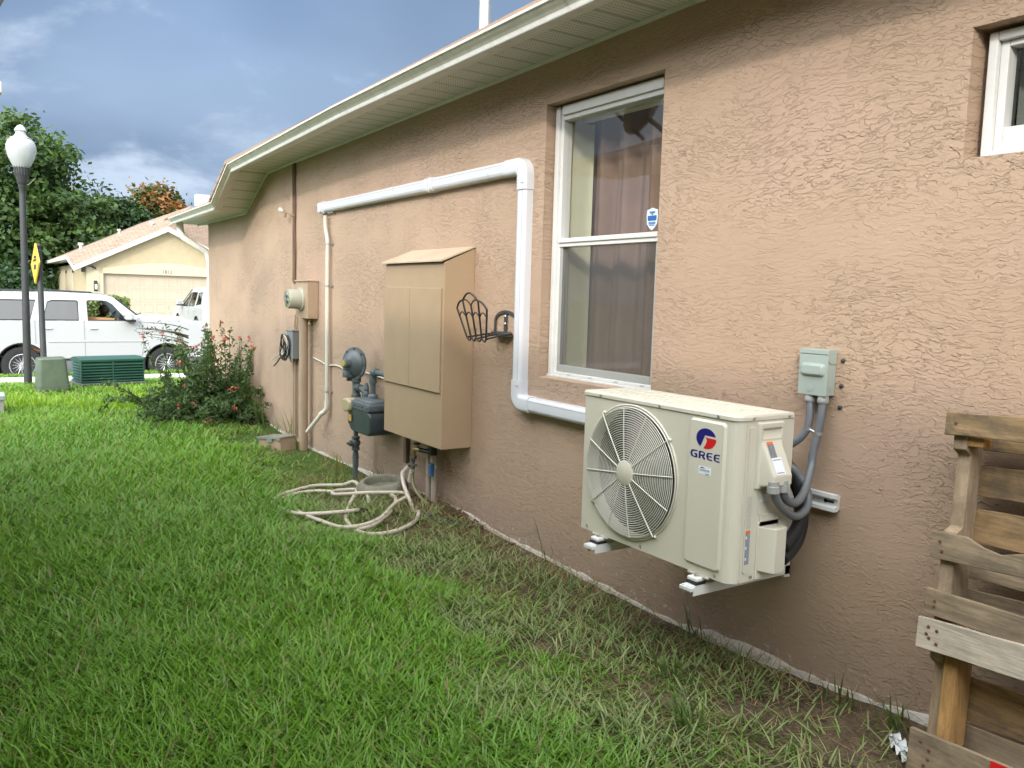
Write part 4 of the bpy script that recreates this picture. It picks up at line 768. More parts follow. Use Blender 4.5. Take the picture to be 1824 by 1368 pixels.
    m = MB(); m.tube(cr([(-4.655, -0.12, 0.245), (-4.645, -0.128, 0.19), (-4.61, -0.135, 0.14), (-4.53, -0.13, 0.09), (-4.45, -0.11, 0.055), (-4.38, -0.09, 0.045)], 7), 0.0115, 10); m.build('tube', M['old_hose'], h2, smooth=60)
    m = MB(); hel = [(-4.652+0.017*math.cos(a)-0.0004*k, -0.124+0.017*math.sin(a), 0.245-k*0.0011) for k, a in enumerate([i*0.55 for i in range(82)])]; m.tube(hel, 0.0022, 5); m.build('spring', M['pvc_pipe'], h2, smooth=60)
    m = MB(); m.tube(cr([(x, y, float(gz(x, y))+0.014) for x, y in ((-4.30, -0.245), (-4.20, -0.235), (-4.05, -0.17), (-3.97, -0.08), (-3.93, 0.0-0.03))], 6), 0.012, 8); tag(m.build('edging_tube', M['black'], smooth=60), 'black plastic edging tube between the straw bed and the grass', 'edging')
    m = MB(); m.tube([(-5.23, -0.155, 0.03), (-5.06, -0.115, 0.035)], 0.019, 12); m.lathe([(0.023, 0), (0.024, 0.03), (0.02, 0.032)], (-5.07, -0.117, 0.035), (1, 0.25, 0.02), 12); tag(m.build('pipe_offcut', M['pvc_pipe'], smooth=50), 'short cream pipe offcut lying in the grass behind the hose coil', 'pipe')
    # metal lidded block by the shrub
    t4 = thing('junction_block', 'low brown block with a torn metal cap on the ground between shrub and riser pipe', 'block', (-7.03, -0.25, 0.0))
    Mx = Matrix.Translation((-7.02, -0.24, 0.0)) @ Matrix.Rotation(R(24), 4, 'Z') @ Matrix.Rotation(R(-5), 4, 'Y')
    m = MB(); m.box(-0.135, 0.135, -0.085, 0.085, -0.05, 0.086, 0.004, Mx); m.build('block', M['tan_pipe'], t4)
    m = MB(); m.box(-0.145, 0.145, -0.095, 0.095, 0.086, 0.095, 0, Mx); 
    for (a, b, h) in ((-0.145, -0.02, 0.016), (-0.02, 0.045, 0.042), (0.045, 0.10, 0.014), (0.10, 0.145, 0.028)): m.box(a, b, -0.098, -0.095, 0.095-h, 0.0955, 0, Mx)
    m.build('metal_cap', M['galv'], t4)
build_spigot()
# ------------------------------------------------------------------ outdoor unit
AX0, AX1, AYF, AYB, AZ0, AZS, AZ1 = -2.521, -1.751, -0.450, -0.190, 0.446, 0.9685, 0.9856
def build_ac():
    t = thing('outdoor_unit', 'cream air conditioning outdoor unit with a round fan grille hung on the wall', 'air conditioner', (-2.136, -0.32, AZ0))
    B = M['ac_body']; fc = (-2.243, 0.7165)
    prof = [(AX0, AYB), (AX0, AYF+0.006), (AX0+0.006, AYF)]+[(-1.791+0.040*math.sin(R(a)), AYF+0.040-0.040*math.cos(R(a))) for a in range(0, 91, 15)]+[(AX1, AYB)]
    m = MB(); n = len(prof)
    for i in range(n):
        (xa, ya), (xb, yb) = prof[i], prof[(i+1) % n]
        if abs(ya-AYF) < 1e-6 and abs(yb-AYF) < 1e-6: continue
        m.quad((xa, ya, AZ0), (xb, yb, AZ0), (xb, yb, AZS), (xa, ya, AZS))
    m.plate([(AX0+0.006, AZ0), (-1.791, AZ0), (-1.791, AZS), (AX0+0.006, AZS)], [arc(fc[0], fc[1], 0.236, 0.236, 0, 360, 64)[:-1]], XZ(AYF))
    m.add([(x, y, AZ0) for x, y in prof], [tuple(range(n))]); m.add([(x, y, AZS) for x, y in prof], [tuple(range(n))])
    m.lathe([(0.236, 0.0), (0.232, 0.006), (0.229, 0.06)], (fc[0], AYF, fc[1]), (0, 1, 0), 64, False)      # shroud into the unit
    cab = m.build('cabinet', B, t, smooth=35)
    m = MB(); P2 = [(x+(0.004 if x > -2 else -0.004)*(1 if y > AYF+0.03 or x < -2 else 0.7), y-(0.004 if y < AYF+0.03 else -0.0)) for x, y in prof]
    m.prism(P2, AZS+0.0018, AZ1-0.004, px_z); P3 = [(x*0.994-0.0128, y*0.97-0.0096) for x, y in P2]; k = len(P2)
    m.add([(x, y, AZ1-0.004) for x, y in P2]+[(x, y, AZ1+0.002) for x, y in P3], [(i, (i+1) % k, (i+1) % k+k, i+k) for i in range(k)]+[tuple(range(k, 2*k))])
    for j, yy in enumerate((-0.405, -0.352, -0.299, -0.246)): m.box(AX0+0.045, AX1-0.10+0.02*j, yy-0.015, yy+0.015, AZ1+0.001, AZ1+0.0052, 0.0035)
    m.build('top_lid', B, t, smooth=30)
    # grille
    m = MB(); c3 = Vector((fc[0], AYF, fc[1]))
    def ring(r, y, rad, n=72, k=5): m.tube([(fc[0]+r*math.cos(2*math.pi*i/n), y, fc[1]+r*math.sin(2*math.pi*i/n)) for i in range(n)], rad, k, True)
    dome = lambda r: AYF-0.014-0.010*(1-(r/0.235)**2)
    for i in range(23): r = 0.052+i*(0.231-0.052)/22; ring(r, dome(r), 0.0017)
    for k in range(12):
        a = R(97+30*k); long = k % 3 == 1
        m.tube([(fc[0]+r*math.cos(a), dome(r)-0.0022, fc[1]+r*math.sin(a)) for r in (0.043, 0.10, 0.16, 0.21, 0.250 if long else 0.234)], 0.0022, 6)
    for r in (0.236,): ring(r, AYF-0.004, 0.0030)
    grille = m.build('fan_grille', M['ac_wire'], t, smooth=60)
    m = MB(); ring(0.2445, AYF-0.001, 0.0042, 80, 8); m.build('grille_bead', B, grille, smooth=60)
    m = MB(); m.lathe([(0.046, 0.0), (0.046, 0.004), (0.041, 0.0065), (0.0, 0.0068)], (fc[0], dome(0.05)+0.002, fc[1]), (0, -1, 0), 40); m.build('grille_hub', B, grille, smooth=40)
    m = MB()
    for k in range(4):
        a = R(127+90*k); m.lathe([(0.0058, 0), (0.0058, 0.005), (0.003, 0.008), (0, 0.0085)], (fc[0]+0.251*math.cos(a), AYF-0.002, fc[1]+0.251*math.sin(a)), (0, -1, 0), 10)
    build_each(m, 'grille_screw', M['ac_wire'], grille, smooth=40)
    # interior and fan
    m = MB(); y1 = AYB-0.045
    m.lathe([(0.2285, 0.0), (0.2285, 0.05)], (fc[0], AYF+0.04, fc[1]), (0, 1, 0), 48, False); m.box(-2.50, -1.98, AYF+0.09, y1-0.03, AZ0+0.01, AZ0+0.02); m.box(-1.985, -1.97, AYF+0.02, y1, AZ0+0.01, AZS-0.01); m.box(-2.515, -2.505, AYF+0.06, y1, AZ0+.01, AZS-.01); m.build('interior', M['ac_dark'], t, smooth=40)
    m = MB(); m.box(-2.50, -1.98, y1-0.012, y1, AZ0+0.015, AZS-0.015)
    for i in range(44): z = AZ0+0.03+i*0.0112; m.box(-2.50, -1.98, y1-0.016, y1-0.012, z, z+0.003)
    m.build('coil', M['coil'], t)
    m = MB()
    for k in range(3):
        a0 = R(20+120*k); vs = []
        for i in range(9):
            q = i/8
            for j in range(7):
                s = j/6; rad = 0.040+(0.212-0.040)*s; a = a0+R(12+70*q+22*s*(1-q)); vs.append((fc[0]+rad*math.cos(a), AYF+0.085+0.055*q-0.01*s, fc[1]+rad*math.sin(a)))
        m.add(vs, [(i*7+j, i*7+j+1, (i+1)*7+j+1, (i+1)*7+j) for i in range(8) for j in range(6)])
    m.lathe([(0.0, -0.004), (0.040, 0.0), (0.042, 0.06), (0.0, 0.065)], (fc[0], AYF+0.078, fc[1]), (0, 1, 0), 28); m.build('fan', M['ac_fan'], t, smooth=40)
    # raised front panel with the logo
    m = MB(); o = rrect(-1.9545, -1.7925, 0.4715, 0.9605, 0.016, 5); i_ = rrect(-1.946, -1.801, 0.480, 0.952, 0.010, 5); k = len(o)
    m.add([(x, AYF+0.001, z) for x, z in o]+[(x, AYF-0.0075, z) for x, z in i_], [(a, (a+1) % k, (a+1) % k+k, a+k) for a in range(k)]+[tuple(range(k, 2*k))]); fp = m.build('front_panel', B, t, smooth=30)
    yl = AYF-0.0080; put = XZ(yl)
    m = MB(); cx, cz, rx, rz = -1.8745, 0.8985, 0.0432, 0.0335
    th = lambda x, z: math.degrees(math.atan2((z-cz)/rz, (x-cx)/rx))
    a0, a1 = 17, 237
    m.add([put(x, z) for x, z in arc(cx, cz, rx, rz, a0, a1, 30)+[(-1.8795, 0.9092)]], [tuple(range(32))]); m.build('logo_blue_part', M['logo_blue'], fp)
    m = MB(); red = arc(cx, cz, rx, rz, 5, -104, 20)+[(-1.8775, 0.876), (-1.8725, 0.886), (-1.8712, 0.893), (-1.8735, 0.8995), (-1.8800, 0.9025)]
    m.add([put(x, z) for x, z in red], [tuple(range(len(red)))[::-1]]); m.build('logo_red_part', M['logo_red'], fp)
    # lettering G R E E : thick stems, thin arms
    m = MB(); zb, zt = 0.8305, 0.8555; T, S = 0.0088, 0.0042
    def st(pts, w): m.stroke(pts, w, put)
    def letter_g(x, w):
        st([(x+w, zt-S/2), (x+w*0.5, zt-S/2), (x+w*0.22, zt-0.005), (x+T/2, (zt+zb)/2+.002), (x+T/2, (zt+zb)/2-.002), (x+w*0.22, zb+0.005), (x+w*0.5, zb+S/2), (x+w*0.9, zb+S/2)], [S, S, T*.85, T, T, T*.85, S, S]); st([(x+w*0.88, zb), (x+w*0.88, zb+0.0125)], T*.9); st([(x+w*0.55, zb+0.0115), (x+w*1.0, zb+0.0115)], S)
    def letter_r(x, w):
        st([(x+T/2, zb), (x+T/2, zt)], T); st([(x+T, zt-S/2), (x+w*0.62, zt-S/2), (x+w*0.85, zt-0.0055), (x+w*0.78, zb+0.0135), (x+w*0.55, zb+0.0115), (x+T, zb+0.0115)], [S, S, T*.75, T*.7, S, S]); st([(x+w*0.52, zb+0.0125), (x+w*0.72, zb+0.005), (x+w*0.92, zb)], [T*.7, T*.85, T*.9])
    def letter_e(x, w):
        st([(x+w, zt-S/2), (x+w*0.5, zt-S/2), (x+w*0.22, zt-0.005), (x+T/2, (zt+zb)/2+.002), (x+T/2, (zt+zb)/2-.002), (x+w*0.22, zb+0.005), (x+w*0.5, zb+S/2), (x+w, zb+S/2)], [S, S, T*.85, T, T, T*.85, S, S]); st([(x+T*.8, (zt+zb)/2), (x+w*0.92, (zt+zb)/2)], S)
    letter_g(-1.9405, 0.031); letter_r(-1.9035, 0.030); letter_e(-1.8700, 0.026); letter_e(-1.8385, 0.026); m.build('brand_lettering', M['logo_blue'], fp)
    m = MB(); m.box(-1.901, -1.847, yl, yl+0.0006, 0.780, 0.8065); sk = m.build('inverter_sticker', M['sticker_white'], fp)
    cu = bpy.data.curves.new('t', 'FONT'); cu.body = 'INVERTER'; cu.size = 0.0094; cu.align_x = 'CENTER'; cu.shear = 0.2; to = bpy.data.objects.new('t', cu); COL.objects.link(to); dg = bpy.context.evaluated_depsgraph_get(); me = to.evaluated_get(dg).to_mesh()
    vs = [(-1.8745+v.co.x, yl-0.0006, 0.7905+v.co.y) for v in me.vertices]; fs = [tuple(p.vertices) for p in me.polygons]; bpy.data.objects.remove(to)
    m = MB(); m.add(vs, fs); m.stroke(arc(-1.884, 0.7955, 0.011, 0.0075, 160, 25, 10), [0.0008+0.0022*math.sin(math.pi*i/10) for i in range(11)], XZ(yl-0.0006)); m.build('sticker_lettering', M['logo_blue'], sk)
    m = MB(); m.stroke(arc(-1.862, 0.7895, 0.010, 0.0068, 200, 345, 10), [0.0008+0.002*math.sin(math.pi*i/10) for i in range(11)], XZ(yl-0.0006)); m.build('sticker_swoosh', M['logo_green'], sk)
    m = MB()
    for (x, z) in ((-2.42, AZS+0.008), (-2.10, AZS+0.008), (-1.83, AZS+0.008)): m.lathe([(0.0055, 0), (0.005, 0.003), (0, 0.0035)], (x, AYF-0.0035, z), (0, -1, 0), 10)
    for (x, z) in ((-2.478, 0.462), (-2.17, 0.462), (-1.815, 0.460)): m.lathe([(0.0055, 0), (0.005, 0.003), (0, 0.0035)], (x, AYF, z), (0, -1, 0), 10)
    for (y, z) in ((-0.385, AZS+0.008), (-0.215, AZS+0.008), (-0.343, 0.9575), (-0.258, 0.9565), (-0.3545, 0.757), (-0.358, 0.462), (-0.302, 0.4605)): m.lathe([(0.0055, 0), (0.005, 0.003), (0, 0.0035)], (AX1+(0.0035 if z > AZS else 0.0035), y, z), (1, 0, 0), 10)
    build_each(m, 'screw', M['galv'], t, smooth=40)
    # side: service panel ribs and electrical cover
    m = MB(); x = AX1
    m.box(x, x+0.0025, -0.4105, -0.409, AZ0, AZS)
    m.prism(rrect(-0.3975, -0.3685, 0.476, 0.950, 0.010), x, x+0.0035, px_x); m.prism(rrect(-0.340, -0.205, 0.662, 0.738, 0.008), x, x+0.003, px_x); m.prism(rrect(-0.330, -0.238, 0.600, 0.662, 0.008), x, x+0.004, px_x); m.box(x, x+0.005, -0.235, -0.221, 0.846, 0.850); m.build('service_panel', B, t, bevel=0.002)
    def cover(u, v):
        y = -0.362+0.120*u; z = 0.747+0.217*v
        def S(a, b, q): q = min(1, max(0, (q-a)/(b-a))); return q*q*(3-2*q)
        edge = S(0, 0.03, u)*S(1, 0.97, u)*S(0, 0.02, v)*S(1, 0.98, v)
        q = S(0.905, 0.795, z)*S(0.757, 0.772, z); wy = 0.5+0.36*S(0.9, 0.80, z); cy = 0.5; lat = S(0.5-0.44, 0.5-0.34, u)*S(0.5+0.44, 0.5+0.34, u)
        lin = min(1.0, max(0.0, (0.903-z)/0.105)); hb = 0.052*lin*S(0.755, 0.769, z)*lat
        pk = S(0.12, 0.16, u)*S(0.88, 0.84, u)*S(0.910, 0.913, z)*S(0.944, 0.938, z); ps = (z-0.908)/0.036
        return Vector((AX1+0.012*edge+hb-pk*0.0115*min(1, max(0.0, ps*1.2)), y, z))
    m = MB(); m.grid(cover, 48, 90); ec = m.build('electrical_cover', B, t, smooth=60)
    def on(y, z, e=0.0012):      # point on the sloping cover face
        lin = min(1.0, max(0.0, (0.903-z)/0.105)); return Vector((AX1+0.012+0.052*lin+e, y, z))
    def label(name, y0, y1, z0, z1, mat, par, sk=0.0): m = MB(); m.quad(on(y0+sk, z0), on(y1+sk, z0), on(y1, z1), on(y0, z1)); return m.build(name, mat, par)
    label('orange_header', -0.334, -0.304, 0.893, 0.901, M['orange'], ec); label('warning_print', -0.334, -0.304, 0.853, 0.893, m_textlabel('cover_warning', (0.36, 0.37, 0.40), (0.05, 0.05, 0.07), 300, 300, 'y', 'z', 0.42), ec); label('white_label', -0.333, -0.288, 0.803, 0.853, M['sticker_white'], ec)
    m = MB()
    for zz, hw in ((0.8465, 0.018), (0.8085, 0.017)):
        for k in range(9):
            y = -0.3105-hw+k*hw*2/9; m.quad(on(y, zz-0.0013, .0016), on(y+hw*0.16, zz-0.0013, .0016), on(y+hw*0.16, zz+0.0013, .0016), on(y, zz+0.0013, .0016))
    m.build('label_print', M['ink'], ec)
    for nm, (ya, yb, za, zb_), mt in (('spec_plate', (-0.3925, -0.3720, 0.622, 0.728), M['lbl_spec']), ('warning_label', (-0.3925, -0.3720, 0.506, 0.607), M['lbl_warn']), ('orange_band', (-0.3925, -0.3720, 0.607, 0.617), M['orange']), ('small_label', (-0.334, -0.296, 0.705, 0.729), M['lbl_white'])):
        m = MB(); m.box(AX1+0.0034, AX1+0.0041, ya, yb, za, zb_); m.build(nm, mt, t)
    m = MB()
    for (yy, zz) in ((-0.391, 0.590), (-0.391, 0.556), (-0.391, 0.520)): m.box(AX1+0.0042, AX1+0.0045, yy, yy+0.0055, zz, zz+0.009)
    build_each(m, 'pictogram', M['sticker_white'], t)
    # valve cover
    m = MB(); m.prism([(AX1, -0.336), (-1.700, -0.316), (-1.694, -0.309), (-1.694, -0.262), (-1.700, -0.254), (AX1, -0.226)], 0.478, 0.624, px_z); m.prism([(AX1, -0.338), (AX1+0.006, -0.336), (AX1+0.010, -0.200), (AX1, -0.196)], 0.448, 0.478, px_z); m.prism(rrect(-0.338, -0.222, 0.470, 0.640, 0.012), AX1, AX1+0.004, px_x); m.build('valve_cover', B, t, smooth=35, bevel=0.006, seg=3)
    m = MB(); m.box(AX1-0.02, AX1+0.001, AYB-0.001, AYB+0.004, AZ0, AZS); m.build('rear_flange', B, t)
    m = MB()
    for xx in (-2.395, -1.885):
        for yy in (AYF-0.004, AYB-0.03): m.box(xx-0.045, xx+0.045, yy, yy+0.028, AZ0-0.006, AZ0-0.001)
    build_each(m, 'foot', B, t)
build_ac()
def build_bracket():
    t = thing('wall_bracket', 'white steel wall bracket with two arms carrying the outdoor unit', 'bracket', (-2.1, -0.03, 0.4)); W = M['rail_white']
    m = MB(); prof = [(0, 0.652), (-0.006, 0.652), (-0.008, 0.647), (-0.030, 0.647), (-0.030, 0.660), (-0.010, 0.664), (-0.010, 0.688), (-0.030, 0.692), (-0.030, 0.705), (-0.008, 0.705), (-0.006, 0.700), (0, 0.700)]
    m.prism(prof, -2.62, -1.690, px_x); m.build('rail', W, t)
    m = MB(); m.box(-1.738, -1.706, -0.0115, -0.0104, 0.672, 0.680); m.lathe([(0.0, -0.001), (0.007, -0.001)], (-1.738, -0.0108, 0.676), (0, 1, 0), 12); m.build('slot', M['ink'], t)
    for xx in (-2.395, -1.885):
        m = MB(); ya, yb = -0.505, -0.012; z1 = AZ0-0.030
        m.box(xx-0.020, xx+0.020, ya, yb, z1-0.003, z1); m.box(xx-0.022, xx-0.0195, ya+0.012, yb, z1-0.034, z1-0.001); m.box(xx+0.0195, xx+0.022, ya+0.012, yb, z1-0.034, z1-0.001)
        m.box(xx-0.026, xx+0.026, ya-0.004, ya+0.016, z1-0.016, z1-0.0035); m.box(xx-0.022, xx+0.022, -0.040, -0.012, z1-0.045, 0.72); a = m.build('arm', W, t, bevel=0.002)
        m = MB(); m.lathe([(0.008, 0), (0.008, -0.006), (0, -0.007)], (xx+0.022, -0.027, z1+0.035), (-1, 0, 0), 6); m.lathe([(0.008, 0), (0.007, 0.006), (0, 0.007)], (xx, ya+0.045, z1+0.026), (0, 0, 1), 8); build_each(m, 'bolt', M['galv'], a, smooth=40)
        for yy in (AYF-0.012, AYB-0.03):
            m = MB(); m.box(xx-0.024, xx+0.024, yy-0.022, yy+0.026, z1+0.0005, z1+0.010, 0.003); m.build('rubber_pad', M['black'], a); m = MB(); m.box(xx-0.022, xx+0.022, yy-0.018, yy+0.030, z1+0.010, z1+0.0235, 0.004); m.build('pad_cap', W, a)
build_bracket()
def build_disconnect():
    t = thing('disconnect_box', 'small grey green electrical disconnect box on the wall above the outdoor unit', 'electrical box', (-1.793, -0.03, 1.033))
    x0, x1, yf, z0, z1 = -1.850, -1.737, -0.050, 1.033, 1.190; D = M['disconnect']
    m = MB(); m.box(x0+0.002, x1-0.002, yf+0.006, -0.001, z0+0.002, z1-0.004); m.build('box', D, t, bevel=0.002)
    m = MB(); m.box(x0, x1, yf, yf+0.0055, z0, z1-0.0185); m.build('door', D, t, bevel=0.0015)
    m = MB(); m.box(x0-0.001, x1+0.001, yf-0.0015, -0.0005, z1-0.0165, z1); m.prism([(yf-0.001, z1-0.016), (-0.004, z1-0.016), (-0.004, z1-0.049), (yf+0.016, z1-0.049), (yf+0.002, z1-0.036)], x1-0.0015, x1+0.001, px_x); m.build('hood', D, t, bevel=0.0012)
    m = MB(); o = rrect(x0+0.010, x1-0.009, 1.097, 1.143, 0.010, 4); i_ = rrect(x0+0.017, x1-0.016, 1.105, 1.137, 0.009, 4); k = len(o)
    m.add([(x, yf+0.001, z) for x, z in o]+[(x, yf-0.013, z) for x, z in i_], [(a, (a+1) % k, (a+1) % k+k, a+k) for a in range(k)]+[tuple(range(k, 2*k))]); m.build('handle', D, t, smooth=50, bevel=0.003)
    m = MB(); m.lathe([(0.0130, 0), (0.0140, 0.0012), (0.0128, 0.0014)], (-1.802, yf, 1.058), (0, -1, 0), 24)
    for a, b in (((-1.808, 1.053), (-1.808, 1.064)), ((-1.808, 1.064), (-1.800, 1.064)), ((-1.800, 1.064), (-1.800, 1.053)), ((-1.808, 1.0585), (-1.800, 1.0585)), ((-1.797, 1.053), (-1.797, 1.063))): m.tube([(a[0], yf-0.0004, a[1]), (b[0], yf-0.0004, b[1])], 0.0008, 5)
    m.lathe([(0.0115, 0), (0.0125, 0.0012), (0.0113, 0.0014)], (x1-0.002, -0.025, 1.065), (1, 0, 0), 20); build_each(m, 'embossed_mark', D, t, smooth=40)
    for nm, x in (('gland', -1.812), ('gland', -1.760)):
        m = MB(); m.lathe([(0.0185, z0+0.002), (0.0185, z0-0.010), (0.0195, z0-0.012), (0.0195, z0-0.022), (0.0165, z0-0.026)], (x, -0.030, 0), (0, 0, 1), 18); m.build(nm, M['gland'], t, smooth=40)
build_disconnect()
def corrugated(m, path, r):
    P = cr(path, 14); m.tube(P, [r*(1.0 if i % 2 else 0.965) for i in range(len(P))], 14)
def build_conduits():
    t = thing('electrical_conduit', 'grey flexible conduit running from the right gland of disconnect box to the electrical cover', 'conduit', (-1.76, -0.03, 1.0), 'flexible conduits')
    m = MB(); corrugated(m, [(-1.760, -0.030, 1.015), (-1.757, -0.038, 0.965), (-1.760, -0.045, 0.91), (-1.765, -0.058, 0.84), (-1.760, -0.070, 0.795), (-1.745, -0.105, 0.748), (-1.730, -0.144, 0.714), (-1.715, -0.199, 0.694), (-1.704, -0.255, 0.710), (-1.700, -0.282, 0.740), (-1.702, -0.288, 0.760)], 0.0138); m.build('tube', M['conduit'], t, smooth=60)
    m = MB(); m.lathe([(0.016, -0.036), (0.0205, -0.032), (0.0205, -0.012), (0.0185, -0.010), (0.0185, 0.004)], (-1.702, -0.288, 0.776), (-0.05, 0, 1), 18); m.build('gland', M['gland'], t, smooth=40)
    t = thing('electrical_conduit', 'grey flexible conduit bending behind the outdoor unit and looping out to the left gland', 'conduit', (-1.81, -0.03, 1.0), 'flexible conduits')
    m = MB(); corrugated(m, [(-1.812, -0.030, 1.015), (-1.803, -0.038, 0.965), (-1.802, -0.045, 0.925), (-1.818, -0.058, 0.885), (-1.855, -0.075, 0.850), (-1.895, -0.090, 0.825), (-1.900, -0.12, 0.810), (-1.85, -0.135, 0.805), (-1.79, -0.135, 0.793), (-1.770, -0.118, 0.765), (-1.755, -0.103, 0.734), (-1.742, -0.100, 0.696), (-1.727, -0.130, 0.660), (-1.714, -0.195, 0.649), (-1.704, -0.261, 0.676), (-1.700, -0.312, 0.718), (-1.701, -0.331, 0.758)], 0.0138); m.build('tube', M['conduit'], t, smooth=60)
    m = MB(); m.lathe([(0.016, -0.036), (0.0205, -0.032), (0.0205, -0.012), (0.0185, -0.010), (0.0185, 0.004)], (-1.701, -0.331, 0.776), (-0.05, 0, 1), 18); m.build('gland', M['gland'], t, smooth=40)
    m = MB()
    for c in ((-1.8035, -0.046, 0.918), (-1.760, -0.046, 0.905)): m.tube([(c[0], c[1], c[2]-0.006), (c[0], c[1], c[2]+0.006)], 0.0152, 14)
    m.tube([(-1.800, -0.047, 0.916), (-1.765, -0.047, 0.907)], 0.006, 8); tag(m.build('conduit_clamp', M['galv'], smooth=50), 'metal clamp tying the two grey conduits together', 'clamp')
    t = thing('insulated_line_set', 'pair of thick black insulated refrigerant lines curving into the valve cover', 'pipe', (-1.80, -0.12, 0.6))
    m = MB(); m.tube(cr([(-1.95, -0.12, 0.80), (-1.86, -0.128, 0.805), (-1.80, -0.125, 0.785), (-1.775, -0.112, 0.742), (-1.765, -0.103, 0.69), (-1.755, -0.112, 0.640), (-1.742, -0.148, 0.597), (-1.732, -0.195, 0.568), (-1.722, -0.240, 0.552)], 10), 0.0215, 16); m.build('upper_line', M['black_foam'], t, smooth=60)
    m = MB(); m.tube(cr([(-1.95, -0.09, 0.775), (-1.86, -0.095, 0.775), (-1.82, -0.092, 0.75), (-1.795, -0.080, 0.70), (-1.782, -0.075, 0.65), (-1.770, -0.088, 0.595), (-1.752, -0.128, 0.553), (-1.738, -0.180, 0.525), (-1.724, -0.238, 0.508)], 10), 0.0215, 16); m.build('lower_line', M['black_foam'], t, smooth=60)
build_conduits()
# ------------------------------------------------------------------ pallet leaning on the wall
def build_pallet():
    t = thing('wooden_pallet', 'weathered wooden pallet leaning against the wall at the right', 'pallet', (-0.75, -0.22, 0.05))
    # local frame: origin at the left foot of the front face; a = along the boards, b = up the slope, c = out of the front face
    O = Vector((-1.215, -0.285, 0.030)); top = Vector((-1.268, -0.135, 1.045))
    bdir = (top-O).normalized(); adir = (Vector((1, 0.0, 0.0))-bdir*Vector((1, 0, 0)).dot(bdir)).normalized(); cdir = adir.cross(bdir)
    if cdir.y > 0: cdir = -cdir
    put = lambda a, b, c: O+adir*a+bdir*b+cdir*c
    def board(name, a0, a1, bl0, bl1, br0, br1, c0, th, mat, wob=0.004, seed=0, crack=None):
        n = 26; vs = []
        for i in range(n+1):
            q = i/n; a = a0+(a1-a0)*q
            lo = bl0+(br0-bl0)*q+wob*mnoise.noise(Vector((a*6, seed, 0))); hi = bl1+(br1-bl1)*q+wob*mnoise.noise(Vector((a*6, seed, 7)))
            if crack: hi += crack(a)
            w = 0.004*mnoise.noise(Vector((a*3, seed, 3)))
            vs += [put(a, lo, c0+w), put(a, hi, c0+w), put(a, hi, c0+th+w), put(a, lo, c0+th+w)]
        m = MB(); m.add(vs, [(i*4+j, i*4+(j+1) % 4, (i+1)*4+(j+1) % 4, (i+1)*4+j) for i in range(n) for j in range(4)]+[(0, 1, 2, 3), (n*4+3, n*4+2, n*4+1, n*4)])
        return m.build(name, mat, t, bevel=0.002)
    # front boards, from the top down
    crack = lambda a: -0.030*math.exp(-((a-0.17)/0.045)**2)-0.012*(1 if a > 0.2 else 0)+0.006*mnoise.noise(Vector((a*40, 1, 1)))
    board('front_board', 0.0, 1.2, 0.966, 1.030, 0.962, 1.034, 0.0, 0.018, WP[0], seed=1); board('front_board', -0.004, 1.2, 0.622, 0.694, 0.612, 0.705, 0.0, 0.016, WP[1], seed=2, crack=crack)
    board('front_board', -0.002, 1.2, 0.466, 0.538, 0.405, 0.470, 0.0, 0.018, WP[1], seed=3); board('front_board', -0.006, 1.2, 0.372, 0.456, 0.378, 0.468, 0.019, 0.016, WP[2], seed=4); board('front_board', -0.004, 1.2, -0.055, 0.146, -0.055, 0.150, 0.0, 0.018, WP[1], seed=5)
    # rear boards against the wall
    for k, (b0, b1) in enumerate(((0.935, 0.99), (0.806, 0.893), (0.672, 0.770), (0.572, 0.650), (0.455, 0.545), (0.186, 0.308), (0.056, 0.178))):
        board('rear_board', 0.0, 1.2, b0, b1, b0, b1, -0.108, 0.016, WP[(0, 0, 0, 1, 1, 0, 1)[k]], seed=10+k)
    # stringers with notches
    for k, a in enumerate((0.018, 0.58, 1.14)):
        m = MB(); out = []
        prof = [(-0.05, -0.092), (-0.05, -0.001), (0.10, -0.001), (0.135, -0.030), (0.33, -0.030), (0.345, -0.001), (0.70, -0.001), (0.715, -0.030), (0.915, -0.030), (0.93, -0.001), (1.02, -0.001), (1.02, -0.092)]
        m.prism(prof, a, a+0.038, lambda u, v, w: put(w, u, v)); m.build('stringer', WP[4], t, bevel=0.003)
    m = MB(); m.prism([(0.12, -0.088), (0.12, -0.004), (0.375, -0.004), (0.375, -0.088)], 0.0575, 0.094, lambda u, v, w: put(w, u, v)); m.prism([(0.940, -0.05), (0.940, -0.003), (0.966, -0.003), (0.966, -0.05)], 0.02, 0.10, lambda u, v, w: put(w, u, v)); build_each(m, 'repair_block', WP[3], t, bevel=0.003)
    m = MB(); nails = [(0.026, 0.435), (0.05, 0.43), (0.03, 0.405), (0.052, 0.395), (0.022, 0.415)]
    for a, b in nails: m.lathe([(0.0045, 0), (0.004, 0.002), (0, 0.0025)], put(a, b, 0.0355), cdir, 8)
    for a, b in ((0.03, 0.12), (0.055, 0.105), (0.055, 0.08), (0.045, 0.06), (0.026, 0.505), (0.026, 0.49), (0.022, 0.67), (0.03, 0.645), (0.03, 1.0)): m.lathe([(0.0045, 0), (0.004, 0.002), (0, 0.0025)], put(a, b, 0.0185), cdir, 8)
    build_each(m, 'nail', paint('rusty_nail', (0.12, 0.045, 0.028), 0.8, 0.3), t, smooth=40)
    m = MB(); m.box(0, 1, 0, 1, 0, 1); m.v = [put(0.215+0.05*x, 0.128+0.018*z, 0.0188+0.0012*y) for x, y, z in [tuple(v) for v in m.v]]; m.build('red_mark', M['logo_red'], t)
build_pallet()
m = MB(); m.grid(lambda u, v: Vector((-1.335+0.085*u+0.012*math.sin(v*9), -0.205+0.045*v-0.06*u, float(gz(-1.3, -.2))+0.018+0.012*math.sin(u*17)*math.cos(v*7)+0.01*v)), 14, 6)
